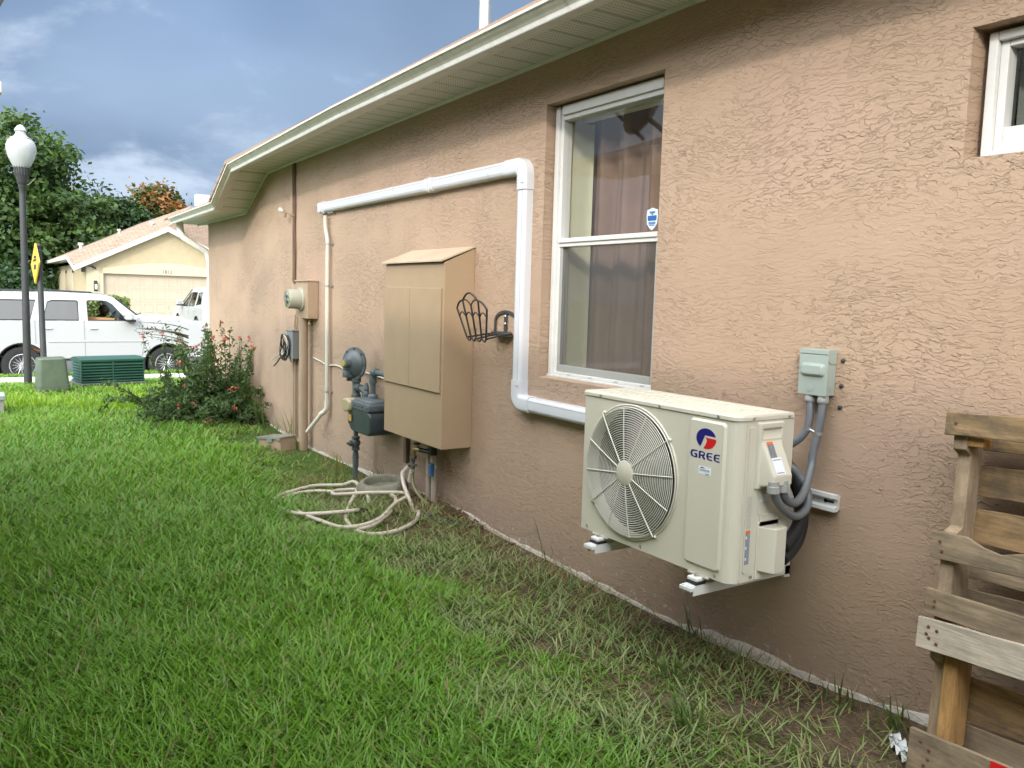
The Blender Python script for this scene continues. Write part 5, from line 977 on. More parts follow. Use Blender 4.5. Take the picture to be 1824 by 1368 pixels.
tag(m.build('plastic_scrap', paint('torn_plastic', (0.55, 0.58, 0.60), 0.3, 0.1), smooth=40), 'crumpled strip of clear plastic in the dirt at the foot of the pallet', 'litter')
# ------------------------------------------------------------------ street furniture
def build_lamp():
    x, y = -13.40, -1.765; zb = float(gz(x, y))-0.05
    t = thing('street_lamp', 'tall dark lamp post with a white acorn globe at the left edge of the lawn', 'street lamp', (x, y, zb))
    m = MB(); m.lathe([(0.052, 0.0), (0.050, 0.6), (0.040, 2.70), (0.040, 2.80), (0.052, 2.82), (0.052, 2.84)], (x, y, zb), (-0.007, 0.002, 1), 20); m.build('post', M['lamp_post'], t, smooth=40)
    m = MB(); prof = [(0.046, 2.84), (0.060, 2.86), (0.064, 2.90), (0.084, 2.96), (0.092, 3.02), (0.092, 3.10), (0.110, 3.12), (0.110, 3.15), (0.085, 3.155)]; m.lathe(prof, (x-0.0, y, zb), (-0.007, 0.002, 1), 24)
    for k in range(18): a = k*math.pi/9; m.tube([(x-0.02+0.088*math.cos(a), y+0.006+0.088*math.sin(a), zb+2.965), (x-0.02+0.096*math.cos(a), y+0.006+0.096*math.sin(a), zb+3.10)], 0.006, 5)
    m.build('fluted_collar', M['lamp_post'], t, smooth=40)
    m = MB(); m.lathe([(0.085, 3.15), (0.115, 3.20), (0.160, 3.30), (0.183, 3.40), (0.182, 3.46), (0.160, 3.52), (0.130, 3.545), (0.132, 3.56), (0.085, 3.58), (0.062, 3.62), (0.060, 3.645), (0.074, 3.655), (0.070, 3.68), (0.045, 3.715), (0.018, 3.735), (0, 3.74)], (x, y, zb-0.09), (-0.007, 0.002, 1), 36); m.build('globe', M['globe'], t, smooth=50)
    m = MB(); m.lathe([(0.05, 3.06), (0.05, 3.18), (0.04, 3.25), (0.0, 3.26)], (x-0.02, y+.006, zb-0.0), (0, 0, 1), 14); m.build('lamp_holder', M['vinyl'], t, smooth=50)
    x, y = -15.42, -1.43; zb = float(gz(x, y))-0.1
    t = thing('sign_post', 'yellow diamond warning sign seen edge on, on a leaning dark post behind the lamp', 'sign', (x, y, zb))
    m = MB(); ax = Vector((-0.075, -0.008, 1)).normalized(); m.lathe([(0.05, 0), (0.046, 0.4), (0.043, 2.16), (0.052, 2.165), (0.052, 2.19), (0.02, 2.21), (0.02, 2.225), (0.036, 2.25), (0.036, 2.27), (0.0, 2.30)], (x+0.03, y, zb), ax, 16); m.build('post', M['lamp_post'], t, smooth=40)
    c = Vector((x-0.105, y-0.072, 1.668)); n = Vector((0.11, -0.99, 0.03)).normalized(); u = n.cross(Vector((-.05, 0, 1))).normalized(); v = u.cross(n)*-1
    if v.z < 0: v = -v
    m = MB(); s = 0.325; P = [u*s, v*s, u*-s, v*-s]; m.add([c+p+n*0.010 for p in P]+[c+p-n*0.010 for p in P], [(0, 1, 2, 3), (7, 6, 5, 4)]+[(i, (i+1) % 4, (i+1) % 4+4, i+4) for i in range(4)]); pl = m.build('sign_plate', M['sign_yellow'], t)
    m = MB()
    for (a, b, w, h) in ((-0.02, 0.10, 0.10, 0.022), (0.0, 0.05, 0.13, 0.02), (-0.02, -0.06, 0.09, 0.04)): m.add([c+u*(a-w)+v*(b-h)+n*.011, c+u*(a+w)+v*(b-h)+n*.011, c+u*(a+w)+v*(b+h)+n*.011, c+u*(a-w)+v*(b+h)+n*.011], [(0, 1, 2, 3)])
    build_each(m, 'sign_print', M['ink'], pl)
build_lamp()
def build_pedestals():
    x, y = -12.45, -1.535; zb = float(gz(x, y))
    t = thing('utility_pedestal', 'faded green plastic utility pedestal with black base beside the lamp post', 'utility box', (x, y, zb))
    Mx = Matrix.Translation((x, y, zb)) @ Matrix.Rotation(R(4), 4, 'Z') @ Matrix.Rotation(R(1.5), 4, 'X')
    m = MB(); m.prism(rrect(-0.175, 0.175, -0.180, 0.180, 0.05, 4), -0.06, 0.065, lambda u, v, w: Mx @ Vector((u, v, w))); m.prism(rrect(-0.185, 0.185, -0.190, 0.190, 0.05, 4), 0.035, 0.055, lambda u, v, w: Mx @ Vector((u, v, w))); m.build('base', M['ped_base'], t, smooth=40)
    m = MB(); lo, hi = rrect(-0.178, 0.178, -0.183, 0.183, 0.05, 4), rrect(-0.160, 0.160, -0.164, 0.164, 0.05, 4); k = len(lo); rim = rrect(-0.187, 0.187, -0.192, 0.192, 0.05, 4); h2 = rrect(-0.145, 0.145, -0.149, 0.149, 0.05, 4)
    vs = [Mx @ Vector((a, b, 0.066)) for a, b in rim]+[Mx @ Vector((a, b, 0.125)) for a, b in rim]+[Mx @ Vector((a, b, 0.126)) for a, b in lo]+[Mx @ Vector((a, b, 0.462)) for a, b in hi]+[Mx @ Vector((a, b, 0.478)) for a, b in h2]
    m.add(vs, [(r*k+i, r*k+(i+1) % k, (r+1)*k+(i+1) % k, (r+1)*k+i) for r in range(4) for i in range(k)]+[tuple(range(4*k, 5*k))]); m.build('cover', M['ped_green'], t, smooth=40)
    x, y = -13.05, -0.79; zb = float(gz(x, y))
    t = thing('vented_vault', 'wide dark green louvred utility vault on a grey base left of the shrub', 'utility box', (x, y, zb))
    Mx = Matrix.Translation((x, y, zb)) @ Matrix.Rotation(R(9), 4, 'Z')
    T = lambda u, v, w: Mx @ Vector((u, v, w))
    m = MB(); m.prism([(-0.27, -0.44), (0.27, -0.44), (0.27, 0.44), (-0.27, 0.44)], -0.1, 0.095, T); m.build('base', M['ped_base'], t, bevel=0.015)
    m = MB(); m.prism([(-0.225, -0.40), (0.225, -0.40), (0.225, 0.40), (-0.225, 0.40)], 0.095, 0.385, T); m.prism([(-0.25, -0.425), (0.25, -0.425), (0.25, 0.425), (-0.25, 0.425)], 0.385, 0.42, T)
    m.prism([(-0.25, 0.42), (0.25, 0.42), (0.12, 0.447), (-0.12, 0.447)], -0.425, 0.425, lambda u, v, w: Mx @ Vector((u, w, v)))
    for yy in (-0.42, 0.40): m.prism([(0.2, yy), (0.248, yy), (0.248, yy+0.02), (0.2, yy+0.02)], 0.095, 0.385, T)
    m.prism([(0.224, -0.012), (0.25, -0.012), (0.25, 0.012), (0.224, 0.012)], 0.095, 0.385, T); bx = m.build('housing', M['vault_green'], t, bevel=0.006)
    m = MB()
    for k in range(7):
        z = 0.105+k*0.039
        for (a, b) in ((-0.40, -0.012), (0.012, 0.40)): m.prism([(0.222, z+0.030), (0.222, z+0.022), (0.250, z), (0.252, z+0.006)], a, b, lambda u, v, w: Mx @ Vector((u, w, v)))
        m.prism([(-0.398, z+0.030), (-0.398, z+0.022), (-0.424, z), (-0.426, z+0.006)], -0.22, 0.22, lambda u, v, w: Mx @ Vector((w, u, v)))
    build_each(m, 'louvre', M['vault_green'], bx)
    x, y = -10.1, -2.275; zb = float(gz(x, y))
    t = thing('grey_pedestal', 'pale grey utility pedestal cut off by the left edge of the picture', 'utility box', (x, y, zb))
    m = MB(); m.box(x-0.13, x+0.13, y-0.13, y+0.118, zb-0.05, zb+0.18, 0.008); m.build('body', M['ped_grey'], t); m = MB(); m.box(x-0.142, x+0.142, y-0.142, y+0.132, zb+0.18, zb+0.245, 0.015); m.build('cap', paint('pale_green_cap', (0.34, 0.41, 0.38), 0.45, 0.06), t)
build_pedestals()
# ------------------------------------------------------------------ cars
def build_car(t, put, S):
    W = S['width']; belt = S['belt']; W_at = lambda h: S.get('tuck', 0.0)*max(0.0, (S['mid']-h))*0.25 + (max(0.0, h-belt)*S['tumble'])
    near = lambda l, h: put(l, W_at(h), h); far = lambda l, h: put(l, W-W_at(h), h)
    P = M['car_white']
    def archcut(c, r, z0):      # arch points from rear to front at bottom edge height z0
        a = math.degrees(math.asin(max(-1, min(1, (z0-c[1])/r)))); return arc(c[0], c[1], r, r, 180-a, a, 18)
    lowpts = [S['rear_low']]+archcut(S['rw'], S['arch_r'], S['rocker'])+archcut(S['fw'], S['arch_f'], S['rocker'])+S['front']
    lower = lowpts+[(S['belt_f'], belt), (S['belt_r'], belt)]+S['rear_mid']
    upper = [(S['belt_r'], belt), (S['belt_f'], belt)]+S['top'][::-1]
    m = MB()
    for side in (near, far): m.plate(lower, [], side); m.plate(upper, S['windows'], side)
    top = [S['rear_low']]+S['rear_mid'][::-1]+[(S['belt_r'], belt)]+S['top']+S['front'][::-1][1:]
    skip = S['skip']
    for i in range(len(top)-1):
        (l0, h0), (l1, h1) = top[i], top[i+1]
        if (l0, h0) in skip and (l1, h1) in skip: continue
        n = 6; vs = []
        for (l, h) in ((l0, h0), (l1, h1)):
            a, b = near(l, h), far(l, h)
            for k in range(n+1): q = k/n; c = S.get('crown', 0.05)*(1 if h > S['mid'] else 0.3)*4*q*(1-q); vs.append(a.lerp(b, q)+Vector((0, 0, c)) if h > belt-0.2 else a.lerp(b, q))
        m.add(vs, [(k, k+1, n+1+k+1, n+1+k) for k in range(n)])
    body = m.build('body', P, t, smooth=28)
    m = MB()
    for c, r in ((S['rw'], S['arch_r']), (S['fw'], S['arch_f'])):
        for w0, w1 in ((0.004, 0.36), (W-0.36, W-0.004)):
            A = arc(c[0], c[1], r, r, 205, -25, 20); m.add([put(l, w0, h) for l, h in A]+[put(l, w1, h) for l, h in A], [(i, i+1, len(A)+i+1, len(A)+i) for i in range(len(A)-1)])
            m.add([put(l, w1 if w0 < 1 else w0, h) for l, h in A], [tuple(range(len(A)))])
        m.stroke(arc(c[0], c[1], r-0.006, r-0.006, 200, -20, 24), 0.022, lambda l, h: put(l, W_at(h)-0.006, h))
    m.add([put(S['rear_low'][0], 0.1, S['rocker']+0.02), put(S['front'][0][0], 0.1, S['rocker']+0.02), put(S['front'][0][0], W-0.1, S['rocker']+0.02), put(S['rear_low'][0], W-0.1, S['rocker']+0.02)], [(0, 1, 2, 3)])
    m.build('wheel_arch_liner', M['trim'], t, smooth=60)
    for nm, poly, mt, both in S['glass']:
        for side, s in ((near, 1), (far, -1))[:2 if both else 1]:
            m = MB(); off = put(0, 0.012*s, 0)-put(0, 0, 0); m.plate(poly, [], lambda l, h: side(l, h)+off); m.build(nm, M[mt], t)
    for poly in S['windows']:                                            # dark rubber round each window
        for side, s in ((near, -1), (far, 1)):
            off = put(0, 0.004*s, 0)-put(0, 0, 0); m = MB(); q = poly+[poly[0], poly[1]]; m.stroke(q, 0.020, lambda l, h: side(l, h)+off)
            if s < 0: m.build('window_seal', M['trim'], t)
    (l0, h0), (l1, h1) = S['screen']; a0, b0, a1, b1 = near(l0, h0), far(l0, h0), near(l1, h1), far(l1, h1); m = MB(); m.quad(a0.lerp(b0, .03), b0.lerp(a0, .03), b1.lerp(a1, .02), a1.lerp(b1, .02)); m.build('windscreen', M['car_glass'], t)
    m = MB(); d = Vector((0, 0, 0.006))
    for (a, b) in ((a0.lerp(b0, .0), a1.lerp(b1, .0)), (b0, b1)): m.tube([a+d, b+d], 0.018, 6)
    m.tube([a0+d, b0+d], 0.014, 6); m.tube([a1+d, b1+d], 0.02, 6); build_each(m, 'windscreen_seal', M['trim'], t, smooth=60)
    m = MB()                                                             # panel gaps
    for pts in S['gaps']: m.stroke(pts, 0.012, lambda l, h: put(l, W_at(h)-0.0035, h))
    m.build('panel_gap', paint('panel_gap', (0.22, 0.225, 0.235), 0.6), t)
    m = MB()
    for a, b in S['crease']: m.tube([put(a[0], W_at(a[1])-0.002, a[1]), put(b[0], W_at(b[1])-0.002, b[1])], 0.014, 6)
    m.build('side_moulding', P, t, smooth=60)
    for (l, h) in S['handles']:
        m = MB(); m.prism(rrect(l-0.085, l+0.085, h-0.032, h+0.032, 0.03, 4), -0.004, 0.004, lambda u, v, w: put(u, w, v)); m.prism(rrect(l-0.06, l+0.075, h-0.004, h+0.016, 0.009, 3), -0.028, -0.004, lambda u, v, w: put(u, w, v)); m.build('door_handle', P, t, smooth=40, bevel=0.004)
    for l, h, w_ in ((S['mirror'][0], S['mirror'][1], -1), (S['mirror'][0], S['mirror'][1], 1)):
        m = MB(); Y0 = -0.21 if w_ < 0 else W+0.05; o = rrect(l-0.07, l+0.10, h-0.075, h+0.085, 0.05, 4); m.prism(o, Y0, Y0+0.17, lambda u, v, w: put(u, w, v)); mi = m.build('mirror', P, t, smooth=50, bevel=0.02)
        m = MB(); m.prism(rrect(l-0.02, l+0.16, h-0.115, h-0.06, 0.02), Y0+0.03, Y0+0.22 if w_ < 0 else Y0+0.1, lambda u, v, w: put(u, w, v)); m.build('mirror_foot', M['trim'], mi, bevel=0.01)
        m = MB(); m.prism(rrect(-0.055 + Y0+0.085, 0.055+Y0+0.085, h-0.05, h+0.06, 0.03), 0, 0.003, lambda u, v, w: put(l-0.073-w, u, v)); m.build('mirror_glass', paint('mirror_glass', (0.55, 0.62, 0.6), 0.15, 0.02, metal=0.6), mi)
    for c in (S['rw'], S['fw']):
        for side in (0, 1):
            w0 = 0.02 if side == 0 else W-0.02; axv = (put(0, -1, 0)-put(0, 0, 0)) if side == 0 else (put(0, 1, 0)-put(0, 0, 0)); C = put(c[0], w0, c[1]); rt, rr = S['tyre'], S['rim']
            hub = bpy.data.objects.new('wheel', None); COL.objects.link(hub); hub.location = C; hub.parent = t; hub.matrix_parent_inverse = WORLD_OF[t.name].inverted(); WORLD_OF[hub.name] = Matrix.Translation(C)
            m = MB(); m.lathe([(rr, -0.20), (rt*0.93, -0.22), (rt, -0.19), (rt, -0.03), (rt*0.95, 0.0), (rr+0.03, 0.01), (rr, 0.0)], C, axv, 40); m.build('tyre', M['tyre'], hub, smooth=40)
            m = MB(); A = Vector(axv); e1 = Vector((0, 0, 1)); e2 = A.cross(e1)
            m.lathe([(rr, -0.01), (rr*1.02, 0.004), (rr*0.95, 0.006), (rr*0.93, -0.02)], C, axv, 40)
            for k in range(S['spokes']):
                a = 2*math.pi*k/S['spokes']; b = a+S['sweep']; p0 = C+(e1*math.cos(a)+e2*math.sin(a))*rr*0.16+A*-0.004; p1 = C+(e1*math.cos(b)+e2*math.sin(b))*rr*0.95+A*-0.012; m.tube([p0, p0.lerp(p1, .5)+A*0.002, p1], [0.013, 0.011, 0.012], 5)
            m.lathe([(rr*0.22, -0.02), (rr*0.2, 0.004), (0, 0.008)], C, axv, 16); m.build('rim', M['rim'], hub, smooth=40)
            m = MB(); m.lathe([(rr*0.96, -0.06), (0.0, -0.06)], C, axv, 24); m.build('brake', M['trim'], hub)
    return body, near, far
def build_suv():
    xn, zo = -19.60, 0.0
    t = thing('parked_suv', 'large white older SUV parked side on at the kerb with its front window open', 'car', (-20.5, -0.2, -0.70))
    put = lambda l, w, h: Vector((xn-w, l, h))
    S = dict(width=1.86, belt=0.60, mid=0.30, tumble=0.26, tuck=0.0, rw=(-1.538, -0.325), fw=(1.225, -0.345), arch_r=0.465, arch_f=0.465, rocker=-0.185, rear_low=(-2.50, -0.10), rear_mid=[(-2.60, 0.30), (-2.62, 0.0)], belt_r=-2.56, belt_f=0.62,
             front=[(2.02, -0.12), (2.10, 0.05), (2.10, 0.42), (2.02, 0.56), (1.70, 0.640), (1.20, 0.685), (0.885, 0.705), (0.62, 0.735)], top=[(-2.46, 1.05), (-2.36, 1.13), (-2.1, 1.165), (-1.0, 1.185), (-0.3, 1.175), (0.02, 1.145), (0.225, 1.075), (0.62, 0.735)],
             windows=[[(-2.28, 0.612), (-1.385, 0.612), (-1.275, 1.015), (-2.22, 1.015)], [(-1.150, 0.612), (-0.500, 0.612), (-0.505, 1.000), (-0.53, 1.017), (-0.98, 1.017), (-1.06, 0.985)], [(-0.325, 0.612), (0.445, 0.612), (0.15, 0.950), (0.05, 1.010), (-0.03, 1.024), (-0.31, 1.024), (-0.330, 1.0)]],
             skip={(0.225, 1.075), (0.62, 0.735)}, screen=((0.225, 1.075), (0.62, 0.735)), crown=0.045,
             gaps=[[(-0.405, 1.13), (-0.400, 0.60), (-0.385, -0.15)], [(-1.245, 1.03), (-1.30, 0.60), (-1.290, 0.12)], [(0.66, 0.60), (0.735, 0.50), (0.755, 0.05), (0.72, -0.15)]], crease=[((-1.06, 0.165), (0.755, 0.165)), ((0.76, 0.165), (0.80, 0.165))], handles=[(-0.225, 0.43), (-1.065, 0.43)], mirror=(0.43, 0.70), tyre=0.385, rim=0.235, spokes=16, sweep=0.35)
    gl = S['windows']; S['glass'] = [('rear_side_window', gl[0], 'tint', False), ('rear_door_window', gl[1], 'tint', False), ('rear_side_window', [(a, b) for a, b in gl[0]], 'tint', True)][:2]
    body, near, far = build_car(t, put, S)
    m = MB(); m.tube([near(-2.2, 1.165)+Vector((-0.06, 0, 0.03)), near(-1.0, 1.185)+Vector((-0.06, 0, 0.035)), near(-0.22, 1.165)+Vector((-0.06, 0, 0.03))], 0.016, 8)
    for l in (-1.95, -1.35, -0.35): m.tube([near(l-0.09, 1.17)+Vector((-0.06, 0, 0.02)), near(l+0.09, 1.17)+Vector((-0.06, 0, 0.02))], 0.025, 6)
    m.build('roof_rail', M['trim'], t, smooth=50)
    m = MB(); m.box(xn-1.80, xn-0.06, -2.4, 0.75, -0.16, -0.13); m.box(xn-1.72, xn-0.14, 0.50, 0.85, 0.35, 0.70, 0.08); build_each(m, 'dashboard', M['trim'], t, bevel=0.02)
    m = MB()
    for w in (0.14, 1.02):
        m.box(xn-w-0.58, xn-w, -0.55, 0.05, -0.10, 0.30, 0.06)
    m.box(xn-1.65, xn-0.15, -1.6, -1.0, -0.10, 0.28, 0.06); m.box(xn-1.0, xn-0.72, -0.9, 0.40, 0.15, 0.62, 0.05); build_each(m, 'seat', M['seat_tan'], t)
    m = MB(); m.box(xn-0.62, xn-0.20, -0.72, -0.56, 0.05, 0.60, 0.06); m.box(xn-1.60, xn-1.05, -0.70, -0.54, 0.1, 0.62, 0.06); build_each(m, 'seat_back', M['trim'], t)
    m = MB(); m.box(xn-0.05, xn+0.02, -1.05, 0.78, -0.235, -0.195); m.build('running_board', M['trim'], t)
    m = MB(); ax = Vector((0, -0.8, 0.5)); c = Vector((xn-1.36, 0.30, 0.62)); a1 = Vector((1, 0, 0)); a2 = ax.normalized().cross(a1); m.tube([c+a1*0.18*math.cos(k*math.pi/12)+a2*0.18*math.sin(k*math.pi/12) for k in range(24)], 0.014, 6, True); m.tube([c-a1*.18, c+a1*.18], 0.012, 6); m.build('steering_wheel', M['trim'], t, smooth=60)
    m = MB(); m.tube([near(0.64, 0.72)+Vector((-.1, 0, .02)), near(0.78, 0.72)+Vector((-0.45, 0, 0.03))], 0.014, 6); m.build('wiper', M['trim'], t)
    # the driver, seen through the open window
    p = thing('person', 'person in a black top bending forward in the driver seat of the white SUV', 'person', (xn-1.33, -0.10, 0.25))
    V = [(-1.33, -0.22, 0.20), (-1.33, -0.12, 0.42), (-1.32, 0.02, 0.60), (-1.31, 0.10, 0.68), (-1.30, 0.155, 0.735), (-1.295, 0.185, 0.80), (-1.14, 0.02, 0.60), (-1.08, 0.14, 0.45), (-1.20, 0.30, 0.48), (-1.52, 0.02, 0.60), (-1.57, 0.14, 0.46), (-1.46, 0.30, 0.50), (-1.21, 0.345, 0.50), (-1.45, 0.345, 0.52)]
    E = [(0, 1), (1, 2), (2, 3), (3, 4), (4, 5), (2, 6), (6, 7), (7, 8), (8, 12), (2, 9), (9, 10), (10, 11), (11, 13)]
    rad = [0.165, 0.165, 0.150, 0.062, 0.095, 0.090, 0.068, 0.052, 0.036, 0.068, 0.052, 0.036, 0.036, 0.036]
    me = bpy.data.meshes.new('body'); me.from_pydata([(xn+a, b, c) for a, b, c in V], E, []); ob = bpy.data.objects.new('body', me); COL.objects.link(ob); WORLD_OF[ob.name] = Matrix.Identity(4)
    sk = ob.modifiers.new('skin', 'SKIN')
    for i, d in enumerate(me.skin_vertices[0].data): d.radius = (rad[i], rad[i]); d.use_root = (i == 0)
    sb = ob.modifiers.new('sub', 'SUBSURF'); sb.levels = 2; sb.render_levels = 2; ob.parent = p; ob.matrix_parent_inverse = WORLD_OF[p.name].inverted()
    tm = NT('black_top_and_skin'); x_, y_, z_ = tm.sep(); f = tm.ramp(tm.math('ADD', z_, tm.math('MULTIPLY', y_, 0.4)), 0.755, 0.765); f2 = tm.ramp(y_, 0.315, 0.325); f = tm.math('MAXIMUM', f, f2); tm.bs('Base Color', tm.mix(f, (0.012, 0.012, 0.014), (0.30, 0.17, 0.11))); tm.bs('Roughness', 0.8); me.materials.append(tm.m)
    m = MB(); m.lathe([(0.0, 0.13), (0.06, 0.118), (0.10, 0.07), (0.112, 0.01), (0.108, -0.04), (0.085, -0.075)], (xn-1.296, 0.150, 0.795), (0, -0.55, 0.83), 16); m.build('hair', M['hair'], p, smooth=60)
    m = MB(); m.lathe([(0.0, 0.02), (0.014, 0.012), (0.018, -0.02), (0.0, -0.03)], (xn-1.295, 0.283, 0.775), (0, 0.2, 1), 8)
    for s in (-1, 1): m.lathe([(0.0, 0.016), (0.020, 0.006), (0.020, -0.016), (0.0, -0.024)], (xn-1.295+s*0.095, 0.165, 0.785), (0, 0, 1), 8)
    build_each(m, 'face_detail', M['skin'], p, smooth=60)
    # parcel on the passenger seat
    m = MB(); Mx = Matrix.Translation((xn-0.42, -0.04, 0.60)) @ Matrix.Rotation(R(-4), 4, 'X') @ Matrix.Rotation(R(-14), 4, 'Z'); m.box(-0.20, 0.20, -0.30, 0.30, -0.10, 0.065, 0.004, Mx); tag(m.build('cardboard_box', paint('cardboard', (0.38, 0.205, 0.09), 0.8, 0.08)), 'orange brown cardboard box behind the open window of the white SUV', 'box')
build_suv()
def build_car2():
    xc, yc = -31.3, 3.80
    t = thing('parked_car', 'white crossover car in the driveway facing the garage, half hidden by the house corner', 'car', (-29.8, 4.7, -0.32))
    put = lambda l, w, h: Vector((xc-l, yc+w, h))
    # l = 0 at the front axle, negative towards the tail
    S = dict(width=1.80, belt=0.72, mid=0.40, tumble=0.30, tuck=0.0, rw=(-2.85, 0.055), fw=(0.0, 0.06), arch_r=0.40, arch_f=0.40, rocker=-0.02, rear_low=(-3.62, 0.02), rear_mid=[(-3.72, 0.50), (-3.74, 0.20)], belt_r=-3.66, belt_f=-0.75,
             front=[(0.72, -0.02), (0.82, 0.15), (0.80, 0.50), (0.60, 0.64), (0.10, 0.72), (-0.35, 0.79), (-0.75, 0.86)], top=[(-3.50, 1.10), (-3.25, 1.32), (-2.6, 1.37), (-1.9, 1.37), (-1.55, 1.30), (-0.75, 0.86)],
             windows=[[(-3.38, 0.85), (-2.75, 0.80), (-2.65, 1.20), (-3.18, 1.22)], [(-2.55, 0.765), (-1.72, 0.745), (-1.72, 1.215), (-2.50, 1.215)], [(-1.66, 0.745), (-0.80, 0.745), (-0.92, 0.86), (-1.50, 1.19), (-1.66, 1.215)]],
             skip={(-1.55, 1.30), (-0.75, 0.86)}, screen=((-1.55, 1.30), (-0.75, 0.86)), crown=0.05, gaps=[[(-1.69, 0.72), (-1.70, 0.02)], [(-2.62, 0.72), (-2.5, 0.3)], [(-0.70, 0.70), (-0.55, 0.02)]], crease=[((-2.6, 0.30), (-0.5, 0.28))], handles=[(-1.55, 0.62), (-2.45, 0.64)], mirror=(-0.85, 0.86), tyre=0.36, rim=0.24, spokes=10, sweep=0.0)
    S['glass'] = [('side_window', w, 'tint', True) for w in S['windows']]
    build_car(t, put, S)
build_car2()
# ------------------------------------------------------------------ cream house across the street
def build_far_house():
    XF = -39.0; t = thing('cream_house', 'cream house with a brown roof and wide garage door across the street', 'house', (-47, 7, -0.3))
    C = M['cream']; yL, yR = 1.75, 22.0; zg = -0.45; pk = (4.93, 3.93); d0, d1 = 2.40, 7.45; zt = 1.875
    m = MB()
    pitch = (3.93-2.10)/(4.93-1.30)
    wt = lambda y: 3.80-abs(y-pk[0])*pitch
    front = [(yL, zg), (d0, zg), (d0, zt), (d1, zt), (d1, zg), (8.3, zg), (8.3, wt(8.3)), (pk[0], 3.80), (yL, wt(yL))]
    m.plate(front, [], YZ(XF)); m.quad((XF, yL, zg), (XF, yL, 2.30), (-57, yL, 2.30), (-57, yL, zg)); m.quad((XF, 8.3, zg), (XF, 8.3, 2.4), (XF-3, 8.3, 2.4), (XF-3, 8.3, zg)); m.quad((XF-3, 8.3, zg), (XF-3, 8.3, 2.5), (XF-3, yR, 2.5), (XF-3, yR, zg)); m.quad((-57, yL, zg), (-57, yL, 2.5), (-57, yR, 2.5), (-57, yR, zg))
    m.quad((XF, d0, zg), (XF, d0, zt), (XF-0.2, d0, zt), (XF-0.2, d0, zg)); m.quad((XF, d1, zg), (XF-0.2, d1, zg), (XF-0.2, d1, zt), (XF, d1, zt)); m.quad((XF, d0, zt), (XF, d1, zt), (XF-0.2, d1, zt), (XF-0.2, d0, zt)); wall = m.build('wall', C, t)
    m = MB(); bd = [(d0-0.02, zt+0.005), (d1+0.02, zt+0.005), (d1+0.02, 2.09)]+[(d1-(d1-d0)*q, 2.09+0.30*math.sin(math.pi*q)) for q in [i/16 for i in range(1, 16)]]+[(d0-0.02, 2.09)]; m.prism(bd, XF, XF+0.03, px_x); m.build('arched_band', M['cream_light'], wall)
    m = MB(); m.box(XF+0.003, XF+0.025, yL, yL+0.50, zg, wt(yL+.25)-0.2); m.box(XF+0.003, XF+0.025, d0-0.16, d0-0.02, zg, zt); build_each(m, 'corner_trim', M['cream_light'], wall)
    m = MB(); xd = XF-0.14
    m.box(xd-0.04, xd, d0, d1, zg, zt); nrow, ncol = 4, 10; ph = (zt-zg)/nrow; pw = (d1-d0)/ncol
    for r in range(nrow):
        for c in range(ncol):
            a, b = d0+c*pw+0.07, d0+(c+1)*pw-0.07; z0, z1 = zg+r*ph+0.11, zg+(r+1)*ph-0.11; vs = [(xd+.001, a, z0), (xd+.001, b, z0), (xd+.001, b, z1), (xd+.001, a, z1), (xd-0.022, a+.03, z0+.03), (xd-0.022, b-.03, z0+.03), (xd-0.022, b-.03, z1-.03), (xd-0.022, a+.03, z1-.03)]
            for i in range(4): j = (i+1) % 4; m.box(*sorted((xd, xd+0.012)), min(vs[i][1], vs[j][1])-(0.012 if i % 2 else 0), max(vs[i][1], vs[j][1])+0.012, min(vs[i][2], vs[j][2]), max(vs[i][2], vs[j][2])+0.012)
        m.box(xd, xd+0.006, d0, d1, zg+(r+1)*ph-0.02, zg+(r+1)*ph-0.012)
    gd = m.build('garage_door', M['garage_door'], t)
    m = MB()
    for r in range(1, nrow): m.box(xd+0.0062, xd+0.0072, d0, d1, zg+r*ph-0.006, zg+r*ph+0.006)
    m.lathe([(0.02, 0), (0.02, 0.03), (0, 0.03)], (xd+0.006, 4.95, 0.50), (1, 0, 0), 8); m.build('door_joint', paint('door_joint', (0.40, 0.34, 0.26), 0.6), gd)
    cu = bpy.data.curves.new('t', 'FONT'); cu.body = '1812'; cu.size = 0.21; cu.align_x = 'CENTER'; to = bpy.data.objects.new('t', cu); COL.objects.link(to); dg = bpy.context.evaluated_depsgraph_get(); me = to.evaluated_get(dg).to_mesh()
    vs = [(XF+0.034, 4.92+v.co.x, 1.955+v.co.y) for v in me.vertices]; fs = [tuple(p.vertices) for p in me.polygons]; bpy.data.objects.remove(to); m = MB(); m.add(vs, fs); m.build('house_number', M['ink'], wall)
    # roofs
    m = MB(); A, Bp, Cc = (1.17, 2.60), (6.30, 5.10), (11.4, 2.60); a, b, c = (1.24, 2.13), (4.93, 3.96), (8.62, 2.13); xu, xl = -40.6, -38.7
    m.quad((xu, *A), (xu, *Bp), (xl, *b), (xl, *a)); m.quad((xu, *Bp), (xu, *Cc), (xl, *c), (xl, *b)); m.quad((xu, *A), (-57, *A), (-57, *Bp), (xu, *Bp)); m.quad((xu, *Bp), (-57, *Bp), (-57, *Cc), (xu, *Cc)); m.quad((XF-2.6, 8.0, 2.6), (XF-2.6, 22.5, 2.6), (-47, 16, 5.6), (-47, 9, 5.6)); roof = m.build('roof', M['shingle'], t)
    m = MB()
    def fas(p, q, w=0.20, th=0.05):
        p, q = Vector(p), Vector(q); d = Vector((0, 0, -w)); o = Vector((th, 0, 0)) if abs((q-p).x) < .1 else Vector((0, -th, 0)); m.add([p, q, q+d, p+d, p+o, q+o, q+d+o, p+d+o], [(0, 1, 2, 3), (4, 7, 6, 5), (0, 4, 5, 1), (3, 2, 6, 7), (0, 3, 7, 4), (1, 5, 6, 2)])
